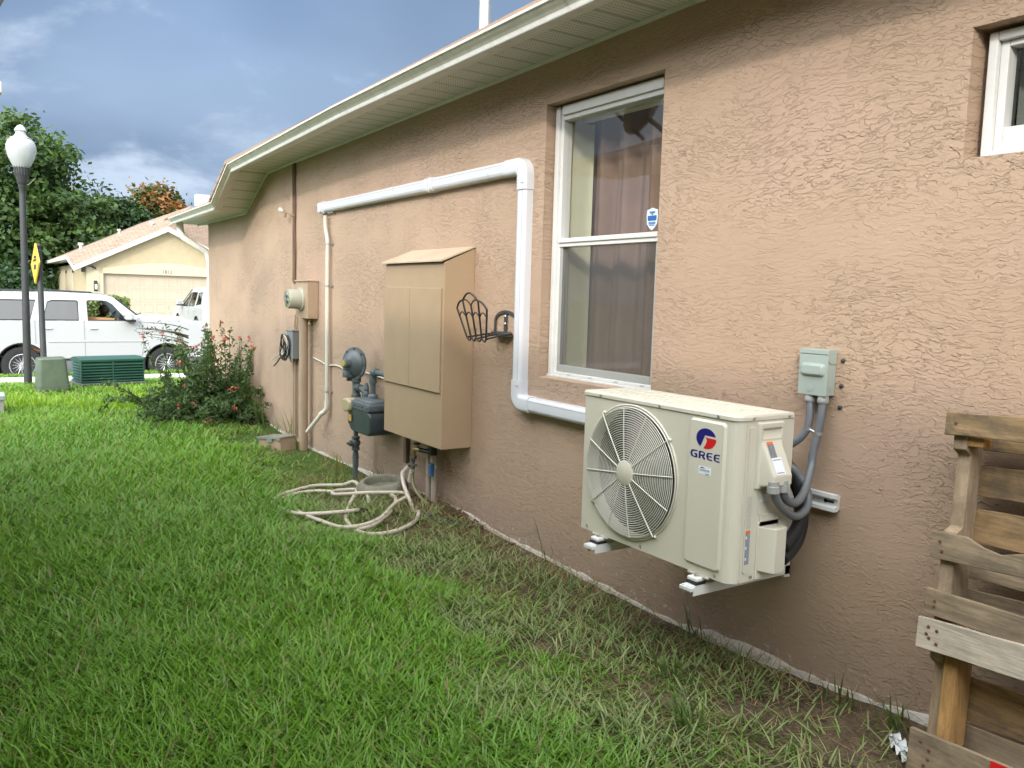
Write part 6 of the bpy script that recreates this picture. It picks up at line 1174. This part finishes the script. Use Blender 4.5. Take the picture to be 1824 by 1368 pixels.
    fas((xl, *a), (xl, *b)); fas((xl, *b), (xl, *c)); fas((xu, *A), (xl, *a), 0.12, 0.03); fas((xu, *A), (-57, *A), 0.16, 0.03)
    m.quad((xl+.02, *[a[0], a[1]-.19]), (xl+.02, *[b[0], b[1]-.19]), (XF, b[0], b[1]-.19), (XF, a[0], a[1]-.19)); m.quad((xl+.02, b[0], b[1]-.19), (xl+.02, c[0], c[1]-.19), (XF, c[0], c[1]-.19), (XF, b[0], b[1]-.19)); m.quad((xu, A[0], A[1]-.15), (-57, A[0], A[1]-.15), (-57, yL, A[1]-.15), (xu, yL, A[1]-.15)); m.build('fascia', M['vinyl'], roof)
    for (y, z, h, r) in ((4.50, 3.85, 0.62, 0.06), (1.62, 2.75, 0.65, 0.07), (3.10, 3.55, 0.42, 0.05)):
        m = MB(); X = -40.0 if y > 4 else -44.0; s = 1.0 if y > 4 else (44+0)/39.5; yy = -2.44+(y+2.44)*s; zz = 1.334+(z-1.334)*s; m.tube([(X, yy, zz-0.4), (X, yy, zz+h*0.55)], r, 10); m.tube([(X, yy, zz+h*0.45), (X, yy, zz+h*0.62)], r*1.7, 10); m.build('roof_vent', M['vinyl'], roof, smooth=40)
    # lamps, doors on the side wall
    m = MB(); m.box(XF+0.004, XF+0.03, 2.02, 2.16, 1.12, 1.56); m.box(XF+0.03, XF+0.14, 2.03, 2.15, 1.16, 1.50); ln = m.build('wall_lantern', M['ink'], t); m = MB(); m.box(XF+0.035, XF+0.143, 2.045, 2.135, 1.20, 1.40); m.build('lantern_glass', paint('lantern_glass', (0.70, 0.66, 0.50), 0.3), ln)
    m = MB(); m.box(XF+0.004, XF+0.12, 1.56, 1.70, 1.90, 2.16); m.build('wall_lantern', M['ink'], t); m = MB(); m.tube([(XF+0.03, 1.98, 2.14), (XF+0.10, 2.02, 2.10), (XF+0.2, 2.08, 2.08)], 0.04, 8); m.tube([(XF+0.02, 1.72, 2.20), (XF+0.02, 1.95, 2.13)], 0.008, 5); m.build('security_camera', M['ink'], t)
    m = MB(); m.box(-50.6, -47.6, yL-0.03, yL-0.003, -0.2, 2.10); m.box(-46.5, -43.8, yL-0.03, yL-0.003, -0.2, 2.12); build_each(m, 'side_shutter', M['cream_light'], t); m = MB()
    for xx in (-50.2, -47.2, -44.0): m.box(xx, xx+0.25, yL-0.06, yL-0.031, 1.92, 2.04)
    m.box(-41.2, -41.0, yL-0.15, yL-0.003, 0.2, 0.9); build_each(m, 'side_bracket', M['ink'], t)
build_far_house()
# ------------------------------------------------------------------ house on our side of the fence line, behind the camera (seen in the window pane, shades the lawn)
def build_south_house():
    t = thing('neighbour_house', 'neighbouring house mirrored in the tall window, shading the lawn', 'house', (0, -8, 0)); xa, xb, yw, ye = -6.12, 9.0, -2.90, -2.43
    m = MB(); m.box(xa, xb, -13, yw, -0.2, 2.62); m.build('wall', M['cream'], t)
    m = MB(); e = 2.67; p = 0.42; yr = -7.6; zr = e+p*(ye-yr)
    m.quad((xa-0.5, ye, e), (xb+0.5, ye, e), (xb-4.6, yr, zr), (xa+4.6, yr, zr)); m.quad((xa-0.5, ye, e), (xa+4.6, yr, zr), (xa-0.5, -13.6, e)); m.quad((xb+0.5, ye, e), (xb+.5, -13.6, e), (xb-4.6, yr, zr)); m.quad((xa-0.5, -13.6, e), (xa+4.6, yr, zr), (xb-4.6, yr, zr), (xb+.5, -13.6, e)); rf = m.build('roof', M['shingle_dark'], t)
    m = MB(); m.prism([(ye-0.02, e-0.13), (ye+0.06, e-0.13), (ye+0.07, e-0.08), (ye+0.10, e-0.04), (ye+0.105, e-0.005), (ye-0.02, e-0.005)], xa-0.5, xb+0.5, px_x); m.box(xa-0.49, xb+0.49, yw, ye-0.025, e-0.13, e-0.11); m.box(xa-0.52, xa-0.44, ye+0.02, ye+0.226, e-0.10, e-0.02, 0.01); m.build('gutter', M['gutter'], rf)
    t = thing('satellite_dish', 'grey satellite dish on a neighbouring eave, mirrored at the top of the tall window', 'dish', (-5.7, -2.5, 2.7))
    c = Vector((-5.72, -2.47, 3.06)); ax = Vector((-0.75, 0.35, 0.45)); m = MB(); m.lathe([(0.0, -0.05), (0.13, -0.035), (0.23, 0.01), (0.285, 0.04), (0.29, 0.035), (0.23, 0.002), (0.0, -0.058)], c, ax, 30); m.build('reflector', M['telephone'] if 'telephone' in M else paint('dish_grey', (0.16, 0.165, 0.17), 0.5), t, smooth=60)
    m = MB(); m.tube([c+Vector((0, 0, -0.1)), Vector((-5.60, -2.60, 2.82)), Vector((-5.60, -2.60, 2.70))], 0.025, 8); m.tube([c+Vector((0, 0.02, -0.3)), c+ax*0.36+Vector((0, 0, -0.2))], 0.018, 8); m.build('arm', M['iron_grey'], t, smooth=60)
build_south_house()
# ------------------------------------------------------------------ vegetation
def leaf_quads(P, Nn, size, aspect=0.5, rnd=rng):
    """P centres, Nn normals -> leaf-shaped quads"""
    n = len(P); t = rnd.normal(size=(n, 3)); t -= Nn*(t*Nn).sum(1, keepdims=True); t /= np.linalg.norm(t, axis=1, keepdims=True)+1e-9; b = np.cross(Nn, t); s = np.asarray(size).reshape(-1, 1)
    V = np.stack([P-t*s, P+b*s*aspect+t*s*0.1, P+t*s, P-b*s*aspect+t*s*0.1], 1).reshape(-1, 3); F = np.arange(n*4).reshape(n, 4); return V, F
def unit(a): return a/(np.linalg.norm(a, axis=1, keepdims=True)+1e-9)
def build_tree(label, loc, lobes, n_clump, per, size, cols, trunk_r=0.3, spread=0.55, limbs=7, group=None, seed=1, name='broadleaf_tree', dead=0):
    r = np.random.default_rng(seed); t = thing(name, label, 'tree', loc, group); base = Vector(loc)
    L = np.array([list(a)+list(b) for a, b in lobes], float); vol = L[:, 3]*L[:, 4]*L[:, 5]; idx = r.choice(len(L), n_clump, p=vol/vol.sum()); d = unit(r.normal(size=(n_clump, 3))); rad = 0.45+0.58*r.random(n_clump)**0.6
    cen = L[idx, :3]+d*L[idx, 3:]*rad[:, None]; k = np.repeat(np.arange(n_clump), per); off = r.normal(size=(len(k), 3))*spread*np.array([1, 1, 0.6]); P = cen[k]+off
    Nn = unit(d[k]*0.6+r.normal(size=(len(k), 3))*0.7+np.array([0, 0, 0.55])); tone = r.random(n_clump); c = np.array(cols); w = tone[k]; C = c[0]*(1-w)[:, None]+c[1]*w[:, None]
    if len(c) > 2: sel = (r.random(n_clump) < 0.5)[k]; C = np.where(sel[:, None], c[2]*(0.7+0.6*w[:, None]), C)
    C = C*(0.75+0.5*r.random((len(k), 1))); V, F = leaf_quads(P, Nn, size*(0.6+0.8*r.random(len(k))), 0.55, r); np_mesh('crown', V, F, M['leaf'], np.repeat(C, 4, 0), t)
    m = MB(); top = Vector(L[:, :3].mean(0)); pts = [base+Vector((0, 0, -0.3)), base.lerp(top, .35)+Vector((0.1, 0.15, 0)), base.lerp(top, .7), top]; m.tube(cr(pts, 4), [trunk_r*(1-0.65*i/12) for i in range(13)], 10)
    for i in range(limbs):
        j = r.integers(len(L)); e = Vector(L[j, :3]+unit(r.normal(size=(1, 3)))[0]*L[j, 3:]*0.8); s = base.lerp(top, 0.35+0.4*r.random()); mid = s.lerp(e, .5)+Vector(r.normal(size=3)*0.3); m.tube(cr([s, mid, e], 4), [trunk_r*0.42*(1-0.8*q/8) for q in range(9)], 6)
    m.build('trunk', M['bark'], t, smooth=60)
    if dead:
        m = MB()
        for i in range(dead):
            j = r.integers(len(L)); dd = unit(np.array([[1.0, r.normal()*0.6, r.normal()*0.5]]))[0]; s = Vector(L[j, :3]+dd*L[j, 3:]*0.85); e = s+Vector((0.4, r.normal()*0.7, 0.3+0.5*r.random())); m.tube(cr([s, s.lerp(e, .5)+Vector(r.normal(size=3)*0.15), e], 4), [0.05*(1-0.75*q/8) for q in range(9)], 5)
        build_each(m, 'bare_branch', paint('bare_branch', (0.30, 0.27, 0.22), 0.8), t)
    return t
G1 = [(0.026, 0.060, 0.018), (0.085, 0.145, 0.035)]; G2 = [(0.018, 0.045, 0.017), (0.045, 0.090, 0.030)]
build_tree('huge dark green oak filling the left edge behind the lamp post', (-54, 1.0, -0.3), [((-54, 0.3, 7.4), (3.2, 2.8, 2.9)), ((-54, 2.0, 5.6), (3, 2.6, 2.4)), ((-53.5, 3.0, 4.0), (2.6, 1.7, 2.2)), ((-53, -0.6, 4.2), (3.0, 2.8, 2.8)), ((-53, 1.2, 2.6), (2.6, 2.4, 2.2)), ((-53.5, -2.8, 6.0), (3, 2.5, 3.2)), ((-53, -2.6, 2.4), (3, 2.6, 2.4)), ((-53.4, 1.6, 7.6), (1.4, 1.3, 1.3))], 620, 52, 0.17, G1, 0.45, 0.42, 12, 'trees behind the cream house', 11, dead=9)
build_tree('dark slender oak between the huge oak and the orange tipped tree', (-57, 4.9, -0.3), [((-57, 5.3, 5.6), (1.6, 0.85, 1.3)), ((-57, 5.0, 4.0), (1.4, 0.6, 1.2)), ((-57, 6.3, 5.2), (1.5, 0.8, 1.3))], 120, 46, 0.15, G2, 0.2, 0.34, 6, 'trees behind the cream house', 12)
build_tree('rounded tree with orange brown new leaves above the brown roof', (-58, 7.7, -0.3), [((-58, 7.9, 6.4), (1.5, 1.25, 1.5)), ((-58, 7.0, 5.2), (1.6, 1.2, 1.5)), ((-58, 8.7, 5.6), (1.4, 1.0, 1.2))], 200, 46, 0.16, [(0.045, 0.075, 0.020), (0.105, 0.125, 0.035), (0.25, 0.115, 0.035)], 0.25, 0.34, 6, 'trees behind the cream house', 13)
build_tree('low dark tree in the gap beneath the two slender trees', (-60, 7.0, -0.3), [((-60, 6.6, 3.4), (1.6, 2.4, 1.5)), ((-60, 9.8, 3.6), (1.6, 1.8, 1.6))], 130, 46, 0.17, G2, 0.2, 0.38, 5, 'trees behind the cream house', 14)
build_tree('dense dark tree low at the left edge under the huge oak', (-46, -2.2, -0.3), [((-46, -2.4, 1.1), (1.6, 2.6, 1.3)), ((-45.5, -0.4, 0.9), (1.4, 1.3, 1.1))], 170, 46, 0.13, G2, 0.2, 0.34, 4, 'trees behind the cream house', 15)
def build_hedge():
    r = np.random.default_rng(21); n = 5200; P = np.stack([-35.6+0.75*(r.random(n)-.5)*2, 0.85+1.95*r.random(n), -0.45+1.40*r.random(n)], 1); P[:, 2] += 0.05*np.sin(P[:, 1]*9); Nn = unit(r.normal(size=(n, 3))+np.array([0.8, -0.2, 0.5])); w = r.random((n, 1)); C = np.array([0.045, 0.085, 0.02])*(1-w)+np.array([0.17, 0.22, 0.05])*w
    V, F = leaf_quads(P, Nn, 0.05+0.05*r.random(n), 0.5, r); t = thing('hedge', 'clipped green hedge before the cream house, seen through the SUV window', 'hedge', (-35.6, 1.8, -0.4)); np_mesh('foliage', V, F, M['leaf'], np.repeat(C, 4, 0), t); m = MB(); m.box(-36.1, -35.2, 0.95, 2.7, -0.45, 0.78); m.build('core', M['bark'], t)
build_hedge()
def build_shrub():
    r = np.random.default_rng(5); t = thing('flowering_shrub', 'sprawling green shrub with coral pink flowers at the far corner of the wall', 'shrub', (-8.9, -0.42, 0))
    m = MB(); LP, LN, LS, LC = [], [], [], []; FL = []
    def stem(base, vec, droop, ln, rad, dens, cola, colb, lsz):
        k = 9; pts = []; d = Vector(vec).normalized()
        for i in range(k+1):
            q = i/k; pts.append(base+d*ln*q+Vector((0, 0, -droop*ln*q*q))+Vector((0.02*math.sin(q*7+base.x*30), 0.02*math.cos(q*6+base.y*50), 0)))
        for p in pts: p.y = min(p.y, -0.02); p.z = max(p.z, 0.02)
        m.tube(pts, [rad*(1-0.75*i/k) for i in range(k+1)], 5); n = int(dens*ln)
        for j in range(n):
            q = 0.22+0.78*r.random(); f = q*k; i = min(k-1, int(f)); p = pts[i].lerp(pts[i+1], f-i)+Vector(r.normal(size=3)*0.018); tdir = (pts[i+1]-pts[i]).normalized(); LP.append(p); nn = Vector(r.normal(size=3))+Vector((0.3, -0.3, 0.8)); LN.append(nn); LS.append(lsz*(0.6+0.8*r.random())); w = r.random(); LC.append([cola[c]*(1-w)+colb[c]*w for c in range(3)])
        return pts[-1]
    dk, lt = (0.018, 0.050, 0.014), (0.075, 0.130, 0.030)
    for i in range(330):          # arching outer mass
        a = r.random()*2*math.pi; el = 0.35+1.0*r.random(); b = Vector((-8.85+r.normal()*0.28, min(-0.06, -0.42+r.normal()*0.21), 0.02)); v = (math.cos(a)*math.cos(el)*1.0, math.sin(a)*math.cos(el)*0.85, math.sin(el)); e = stem(b, v, 0.34+0.40*r.random(), 0.42+0.50*r.random(), 0.0048, 92, dk, lt, 0.027)
        if r.random() < 0.13: FL.append(e)
    for i in range(44):           # upright leaders
        b = Vector((-8.95+r.normal()*0.25, -0.32+r.normal()*0.16, 0.02)); e = stem(b, (r.normal()*0.25, r.normal()*0.25, 1), 0.06, 0.70+0.36*r.random(), 0.007, 95, (0.03, 0.075, 0.02), (0.10, 0.17, 0.04), 0.026)
        if r.random() < 0.3: FL.append(e)
    for i in range(7):            # bare twigs poking out to the left
        b = Vector((-8.9, -0.55, 0.62+0.3*r.random())); stem(b, (0.2*r.normal(), -1, 0.25+0.2*r.random()), 0.15, 0.42+0.15*r.random(), 0.006, 26, (0.03, 0.06, 0.02), (0.07, 0.12, 0.03), 0.02)
    m.build('stem', paint('shrub_stem', (0.085, 0.075, 0.05), 0.8), t, smooth=60); P = np.array([tuple(p) for p in LP]); V, F = leaf_quads(P, unit(np.array([tuple(q) for q in LN])), np.array(LS), 0.30, r); np_mesh('foliage', V, F, M['leaf'], np.repeat(np.array(LC), 4, 0), t)
    fp = []
    for e in FL:
        for j in range(7): fp.append(np.array(e)+r.normal(size=3)*0.014)
    for c in ((-8.35, -0.35, 0.22), (-8.30, -0.30, 0.36), (-8.42, -0.5, 0.17), (-8.45, -0.62, 0.20), (-8.32, -0.22, 0.12), (-8.42, -0.75, 0.62), (-8.32, -0.12, 0.30), (-8.5, -0.3, 0.84)):
        for j in range(9): fp.append(np.array(c)+r.normal(size=3)*0.014)
    fp = np.array(fp); V, F = leaf_quads(fp, unit(r.normal(size=(len(fp), 3))+np.array([0.5, -0.5, 0.6])), 0.010+0.008*r.random(len(fp)), 0.7, r); C = np.array([0.55, 0.13, 0.11])*(0.7+0.5*r.random((len(fp), 1))); np_mesh('flower', V, F, M['leaf'], np.repeat(C, 4, 0), t)
build_shrub()
# --- grass -----------------------------------------------------------------
def blades(P, H, Wd, lean, ldir, C, curve=0.35, r=rng):
    """tapered, bent blades: P roots, H lengths, lean 0..1, ldir azimuth"""
    n = len(P); u = np.stack([np.cos(ldir), np.sin(ldir), 0*ldir], 1); s = np.stack([-np.sin(ldir+0.6*r.normal(size=n)), np.cos(ldir), 0*ldir], 1); s = unit(s); V = np.empty((n, 8, 3)); z = np.array([0, 0, 1.0])
    for i, (q, w) in enumerate(((0, 0.75), (0.36, 1.0), (0.72, 0.72), (1.0, 0.10))):
        la = lean*(0.55*q+0.95*curve*q*q*2); up = np.clip(q*(1-0.35*lean)-lean*curve*q*q*0.95, -0.2, 1); c = P+u*(H*la)[:, None]+z*(H*up)[:, None]; c[:, 2] = np.maximum(c[:, 2], P[:, 2]+0.004*(i > 0)); V[:, 2*i] = c+s*(Wd*w*0.5)[:, None]; V[:, 2*i+1] = c-s*(Wd*w*0.5)[:, None]
    b = (np.arange(n)*8)[:, None]; F = np.concatenate([b+np.array([[0, 1, 3, 2]]), b+np.array([[2, 3, 5, 4]]), b+np.array([[4, 5, 7, 6]])], 1).reshape(-1, 4)
    CC = (C[:, None, :]*np.ones((1, 8, 1))).copy(); root = np.array([0.16, 0.175, 0.075]); k = np.array([0.45, 0.45, 0.1, 0.1, 0, 0, 0, 0])[None, :, None]; CC = CC*(1-k)+root*k
    return V.reshape(-1, 3), F, CC.reshape(-1, 3)
def nz2(x, y, s, o=0.0):
    return 0.5+0.25*(np.sin(x*s+1.7*np.sin(y*s*0.8+o)+o)+np.sin(y*s*1.1+1.3*np.sin(x*s*0.9+2*o)+2.1+o))
def inview(x, y, pad=0.35):
    d = np.stack([x-CAMLOC.x, y-CAMLOC.y, -CAMLOC.z+0*x], 1); zc = d @ np.array(_f); xc = d @ np.array(_r); yc = d @ np.array(_u); k = FPX; return (zc > 0.5) & (np.abs(xc*k/np.maximum(zc, .1)) < 912+pad*k/np.maximum(zc, .3)) & (yc*k/np.maximum(zc, .1) > -684-pad*k/np.maximum(zc, .3))
def lushness(x, y):
    e = -0.78-0.10*(x+3.0)*np.where(x > -4, 1.0, 0.15)+0.20*np.clip((-x-4.5)/3, 0, 1)+0.28*np.clip((-x-7)/2, 0, 1)
    return np.clip((e-y)/0.50+0.55+0.8*(nz2(x, y, 3.1)-0.5)+0.5*(nz2(x, y, 8.0, 1.3)-0.5), 0, 1)
def scatter(x0, x1, y0, y1, dens):
    n = int((x1-x0)*(y1-y0)*dens); x = x0+(x1-x0)*rng.random(n); y = y0+(y1-y0)*rng.random(n); k = inview(x, y); return x[k], y[k]
def build_grass():
    Vs, Fs, Cs = [], [], []; o = 0
    def put(V, F, C):
        nonlocal o; Vs.append(V); Fs.append(F+o); Cs.append(C); o += len(V)
    for (x0, x1, y0, y1, dens, ws, hs) in ((-3.3, -0.6, -2.6, -0.02, 9500, 1.0, 1.0), (-4.9, -3.3, -2.6, -0.02, 6500, 1.1, 1.0), (-7.2, -4.9, -2.6, -0.02, 4200, 1.35, 1.0), (-10.2, -7.2, -2.9, -0.02, 2600, 1.7, 1.05), (-14.4, -10.2, -3.2, 4.0, 1300, 2.3, 1.05), (-17.5, -15.8, -4, 6.0, 700, 3.0, 1.1)):
        x, y = scatter(x0, x1, y0, y1, dens)
        if len(x) == 0: continue
        L = lushness(x, y) if x1 > -10 else np.ones_like(x)*0.9
        bare = nz2(x, y, 5.2, 0.7)*0.6+nz2(x, y, 12.0, 2.0)*0.4
        wall = np.clip((-0.06-y)/0.45, 0, 1)                          # thins out towards the wall
        p = np.clip(0.10+0.90*L, 0, 1); p = np.where(L < 0.7, p*np.clip((bare-0.26)*4.2, 0.08, 1)*(0.12+0.88*wall)*3.2, p); p = np.where((x > -1.75) & (y > -0.45), p*0.35, p)
        bed = np.exp(-((x+4.35)/0.42)**2-((y+0.08)/0.20)**2); p = p*(1-np.clip(bed*1.6, 0, 0.98)); p = np.where((np.abs(x+7.2) < 0.9) & (y > -0.42), p*0.35, p)
        k = rng.random(len(x)) < p; x, y, L = x[k], y[k], L[k]; n = len(x)
        fl = rng.random(n); H = (0.045+0.085*L*(0.45+0.75*rng.random(n)))*hs+0.02*rng.random(n); H = np.where(L < 0.5, 0.03+0.055*rng.random(n), H); lean = np.clip(0.30+0.35*rng.random(n)+(1-L)*0.55*rng.random(n)+0.10, 0.05, 1.1)
        patch = nz2(x, y, 1.9, 3.0); w = rng.random(n)[:, None]; hue = np.clip(patch+0.35*(rng.random(n)-.5), 0, 1)[:, None]
        ca, cb, cc = np.array([0.078, 0.190, 0.012]), np.array([0.175, 0.340, 0.024]), np.array([0.115, 0.235, 0.060]); C = ca*(1-w)+cb*w; C = C*(1-0.35*hue)+cc*0.35*hue
        dry = rng.random(n) < (0.05+0.26*(1-L)); C[dry] = np.array([0.24, 0.205, 0.085])*(0.6+0.6*rng.random((dry.sum(), 1))); pale = (rng.random(n) < 0.05+0.10*(1-L)) & ~dry; C[pale] = np.array([0.21, 0.27, 0.09])*(0.8+0.4*rng.random((pale.sum(), 1)))
        if x1 < -6: C = C*np.where((x < -8.6)[:, None], np.array([1.10, 1.05, 0.95]), 1.0)
        P = np.stack([x, y, gz(x, y)-0.004], 1); put(*blades(P, H, (0.0042+0.0034*rng.random(n))*ws*(0.75+0.35*L), lean, rng.random(n)*2*math.pi, C))
    # lime coloured taller blades in a patch of the far lawn
    x, y = scatter(-11.9, -9.6, -2.35, -0.55, 900); k = (nz2(x, y, 2.2, .4) > 0.45); x, y = x[k], y[k]; n = len(x); P = np.stack([x, y, gz(x, y)], 1); put(*blades(P, 0.12+0.10*rng.random(n), 0.010+0*x, 0.2+0.5*rng.random(n), rng.random(n)*6.28, np.array([0.17, 0.29, 0.012])*(0.8+0.5*rng.random((n, 1)))))
    g = np_mesh('lawn_grass', np.concatenate(Vs), np.concatenate(Fs), M['blade'], np.concatenate(Cs)); tag(g, 'thick green lawn grass, lush at left and worn towards the wall', 'grass', kind='stuff')
    # cut, flattened clippings and dry straw
    Vs.clear(); Fs.clear(); Cs.clear(); o = 0
    for (x0, x1, y0, y1, dens, kind) in ((-5.6, -0.8, -1.25, -0.015, 4600, 'straw'), (-5.2, -0.8, -1.7, -0.10, 6500, 'clip'), (-8.2, -5.6, -0.6, -0.015, 1500, 'straw')):
        x, y = scatter(x0, x1, y0, y1, dens); L = lushness(x, y); n0 = nz2(x, y, 6.3, 1.1); wall = np.exp(-np.clip(-y, 0, 9)/0.22)
        if kind == 'straw': p = np.clip((0.12+0.95*wall)*(0.15+1.5*np.clip(n0-0.25, 0, 1))+0.9*np.exp(-((x+4.2)/0.45)**2-((y+0.08)/0.20)**2), 0, 1)*(1-L)
        else: p = np.clip(1-np.abs(L-0.30)*1.5, 0, 1)*0.75*np.clip(0.25+1.6*(n0-0.2), 0.1, 1)*np.where((x > -1.75) & (y > -0.42), 0.25, 1)
        k = rng.random(len(x)) < p; x, y = x[k], y[k]; n = len(x); w = rng.random((n, 1))
        C = (np.array([0.155, 0.092, 0.042])*(1-w)+np.array([0.36, 0.245, 0.115])*w) if kind == 'straw' else (np.array([0.10, 0.165, 0.045])*(1-w)+np.array([0.235, 0.275, 0.115])*w)
        P = np.stack([x, y, gz(x, y)+0.004+0.022*rng.random(n)*(1.0 if kind == 'straw' else 1.3)], 1); H = 0.035+0.06*rng.random(n)
        put(*blades(P, H, (0.0022 if kind == 'straw' else 0.0052)*(0.7+0.6*rng.random(n)), 1.15+0.3*rng.random(n), rng.random(n)*6.28, C, 0.05))
    g = np_mesh('dry_clippings', np.concatenate(Vs), np.concatenate(Fs), M['straw'], np.concatenate(Cs)); tag(g, 'brown straw and cut grass scattered along the foot of the wall', 'straw', kind='stuff')
    # mulch chips in the bed under the cabinet
    n = 520; x = -4.38+0.26*rng.normal(size=n); y = -0.10+0.055*rng.normal(size=n); y = np.minimum(y, -0.02); P = np.stack([x, y, gz(x, y)+0.006+0.012*rng.random(n)], 1); Nn = unit(rng.normal(size=(n, 3))*0.5+np.array([0, 0, 1.0])); V, F = leaf_quads(P, Nn, 0.008+0.016*rng.random(n), 0.5); C = np.array([0.10, 0.045, 0.045])*(0.5+1.1*rng.random((n, 1))); tag(np_mesh('mulch_chips', V, F, M['straw'], np.repeat(C, 4, 0)), 'reddish mulch chips in the bed under the tan cabinet', 'mulch', kind='stuff')
build_grass()
def build_weeds():
    spots = [(-8.05, -0.10, 26, 0.55, 'tall rank weeds growing against the wall at the right edge of the shrub'), (-7.55, -0.07, 12, 0.20, 'small weed tuft behind the capped block'), (-7.12, -0.09, 16, 0.38, 'tall yellowing weeds beside the riser pipe'), (-5.15, -0.10, 26, 0.17, 'grass tuft beside the concrete bowl'), (-5.62, -0.22, 18, 0.13, 'grass tuft around the foot of the gas riser'), (-5.95, -0.10, 14, 0.15, 'short yellow green tuft left of the gas riser'), (-3.30, -0.035, 7, 0.22, 'single tall weed at the footing below the line set cover'), (-2.28, -0.05, 9, 0.19, 'weed against the footing below the outdoor unit'), (-1.56, -0.10, 16, 0.15, 'weed tuft by the broken footing near the pallet'), (-1.36, -0.10, 13, 0.16, 'weed tuft beside the pallet foot'), (-2.02, -0.42, 22, 0.17, 'bigger grass tuft on the worn lawn in front of the outdoor unit'), (-1.72, -0.62, 30, 0.18, 'bigger grass tuft at the bottom edge right of centre')]
    for i, (x, y, n, h, lab) in enumerate(spots):
        a = rng.random(n)*6.28; P = np.stack([x+0.035*rng.normal(size=n), np.minimum(y+0.02*rng.normal(size=n), -0.012), 0*a], 1)
        if h > 0.3: P[:, 0] += 0.12*rng.normal(size=n)
        P[:, 2] = gz(P[:, 0], P[:, 1])-0.005; w = rng.random((n, 1)); C = np.array([0.06, 0.135, 0.03])*(1-w)+np.array([0.15, 0.21, 0.06])*w
        if 'yellow' in lab: C = C*np.array([1.8, 1.35, 0.9])
        ldir = np.where(rng.random(n) < 0.8, -1.57+0.9*rng.normal(size=n), a); V, F, CC = blades(P, h*(0.5+0.7*rng.random(n)), 0.0045+0.004*rng.random(n), 0.15+0.4*rng.random(n), ldir, C, 0.3); V[:, 1] = np.minimum(V[:, 1], -0.008); tag(np_mesh('weed_tuft', V, F, M['blade'], CC), lab, 'weed', 'weeds along the wall')
build_weeds()
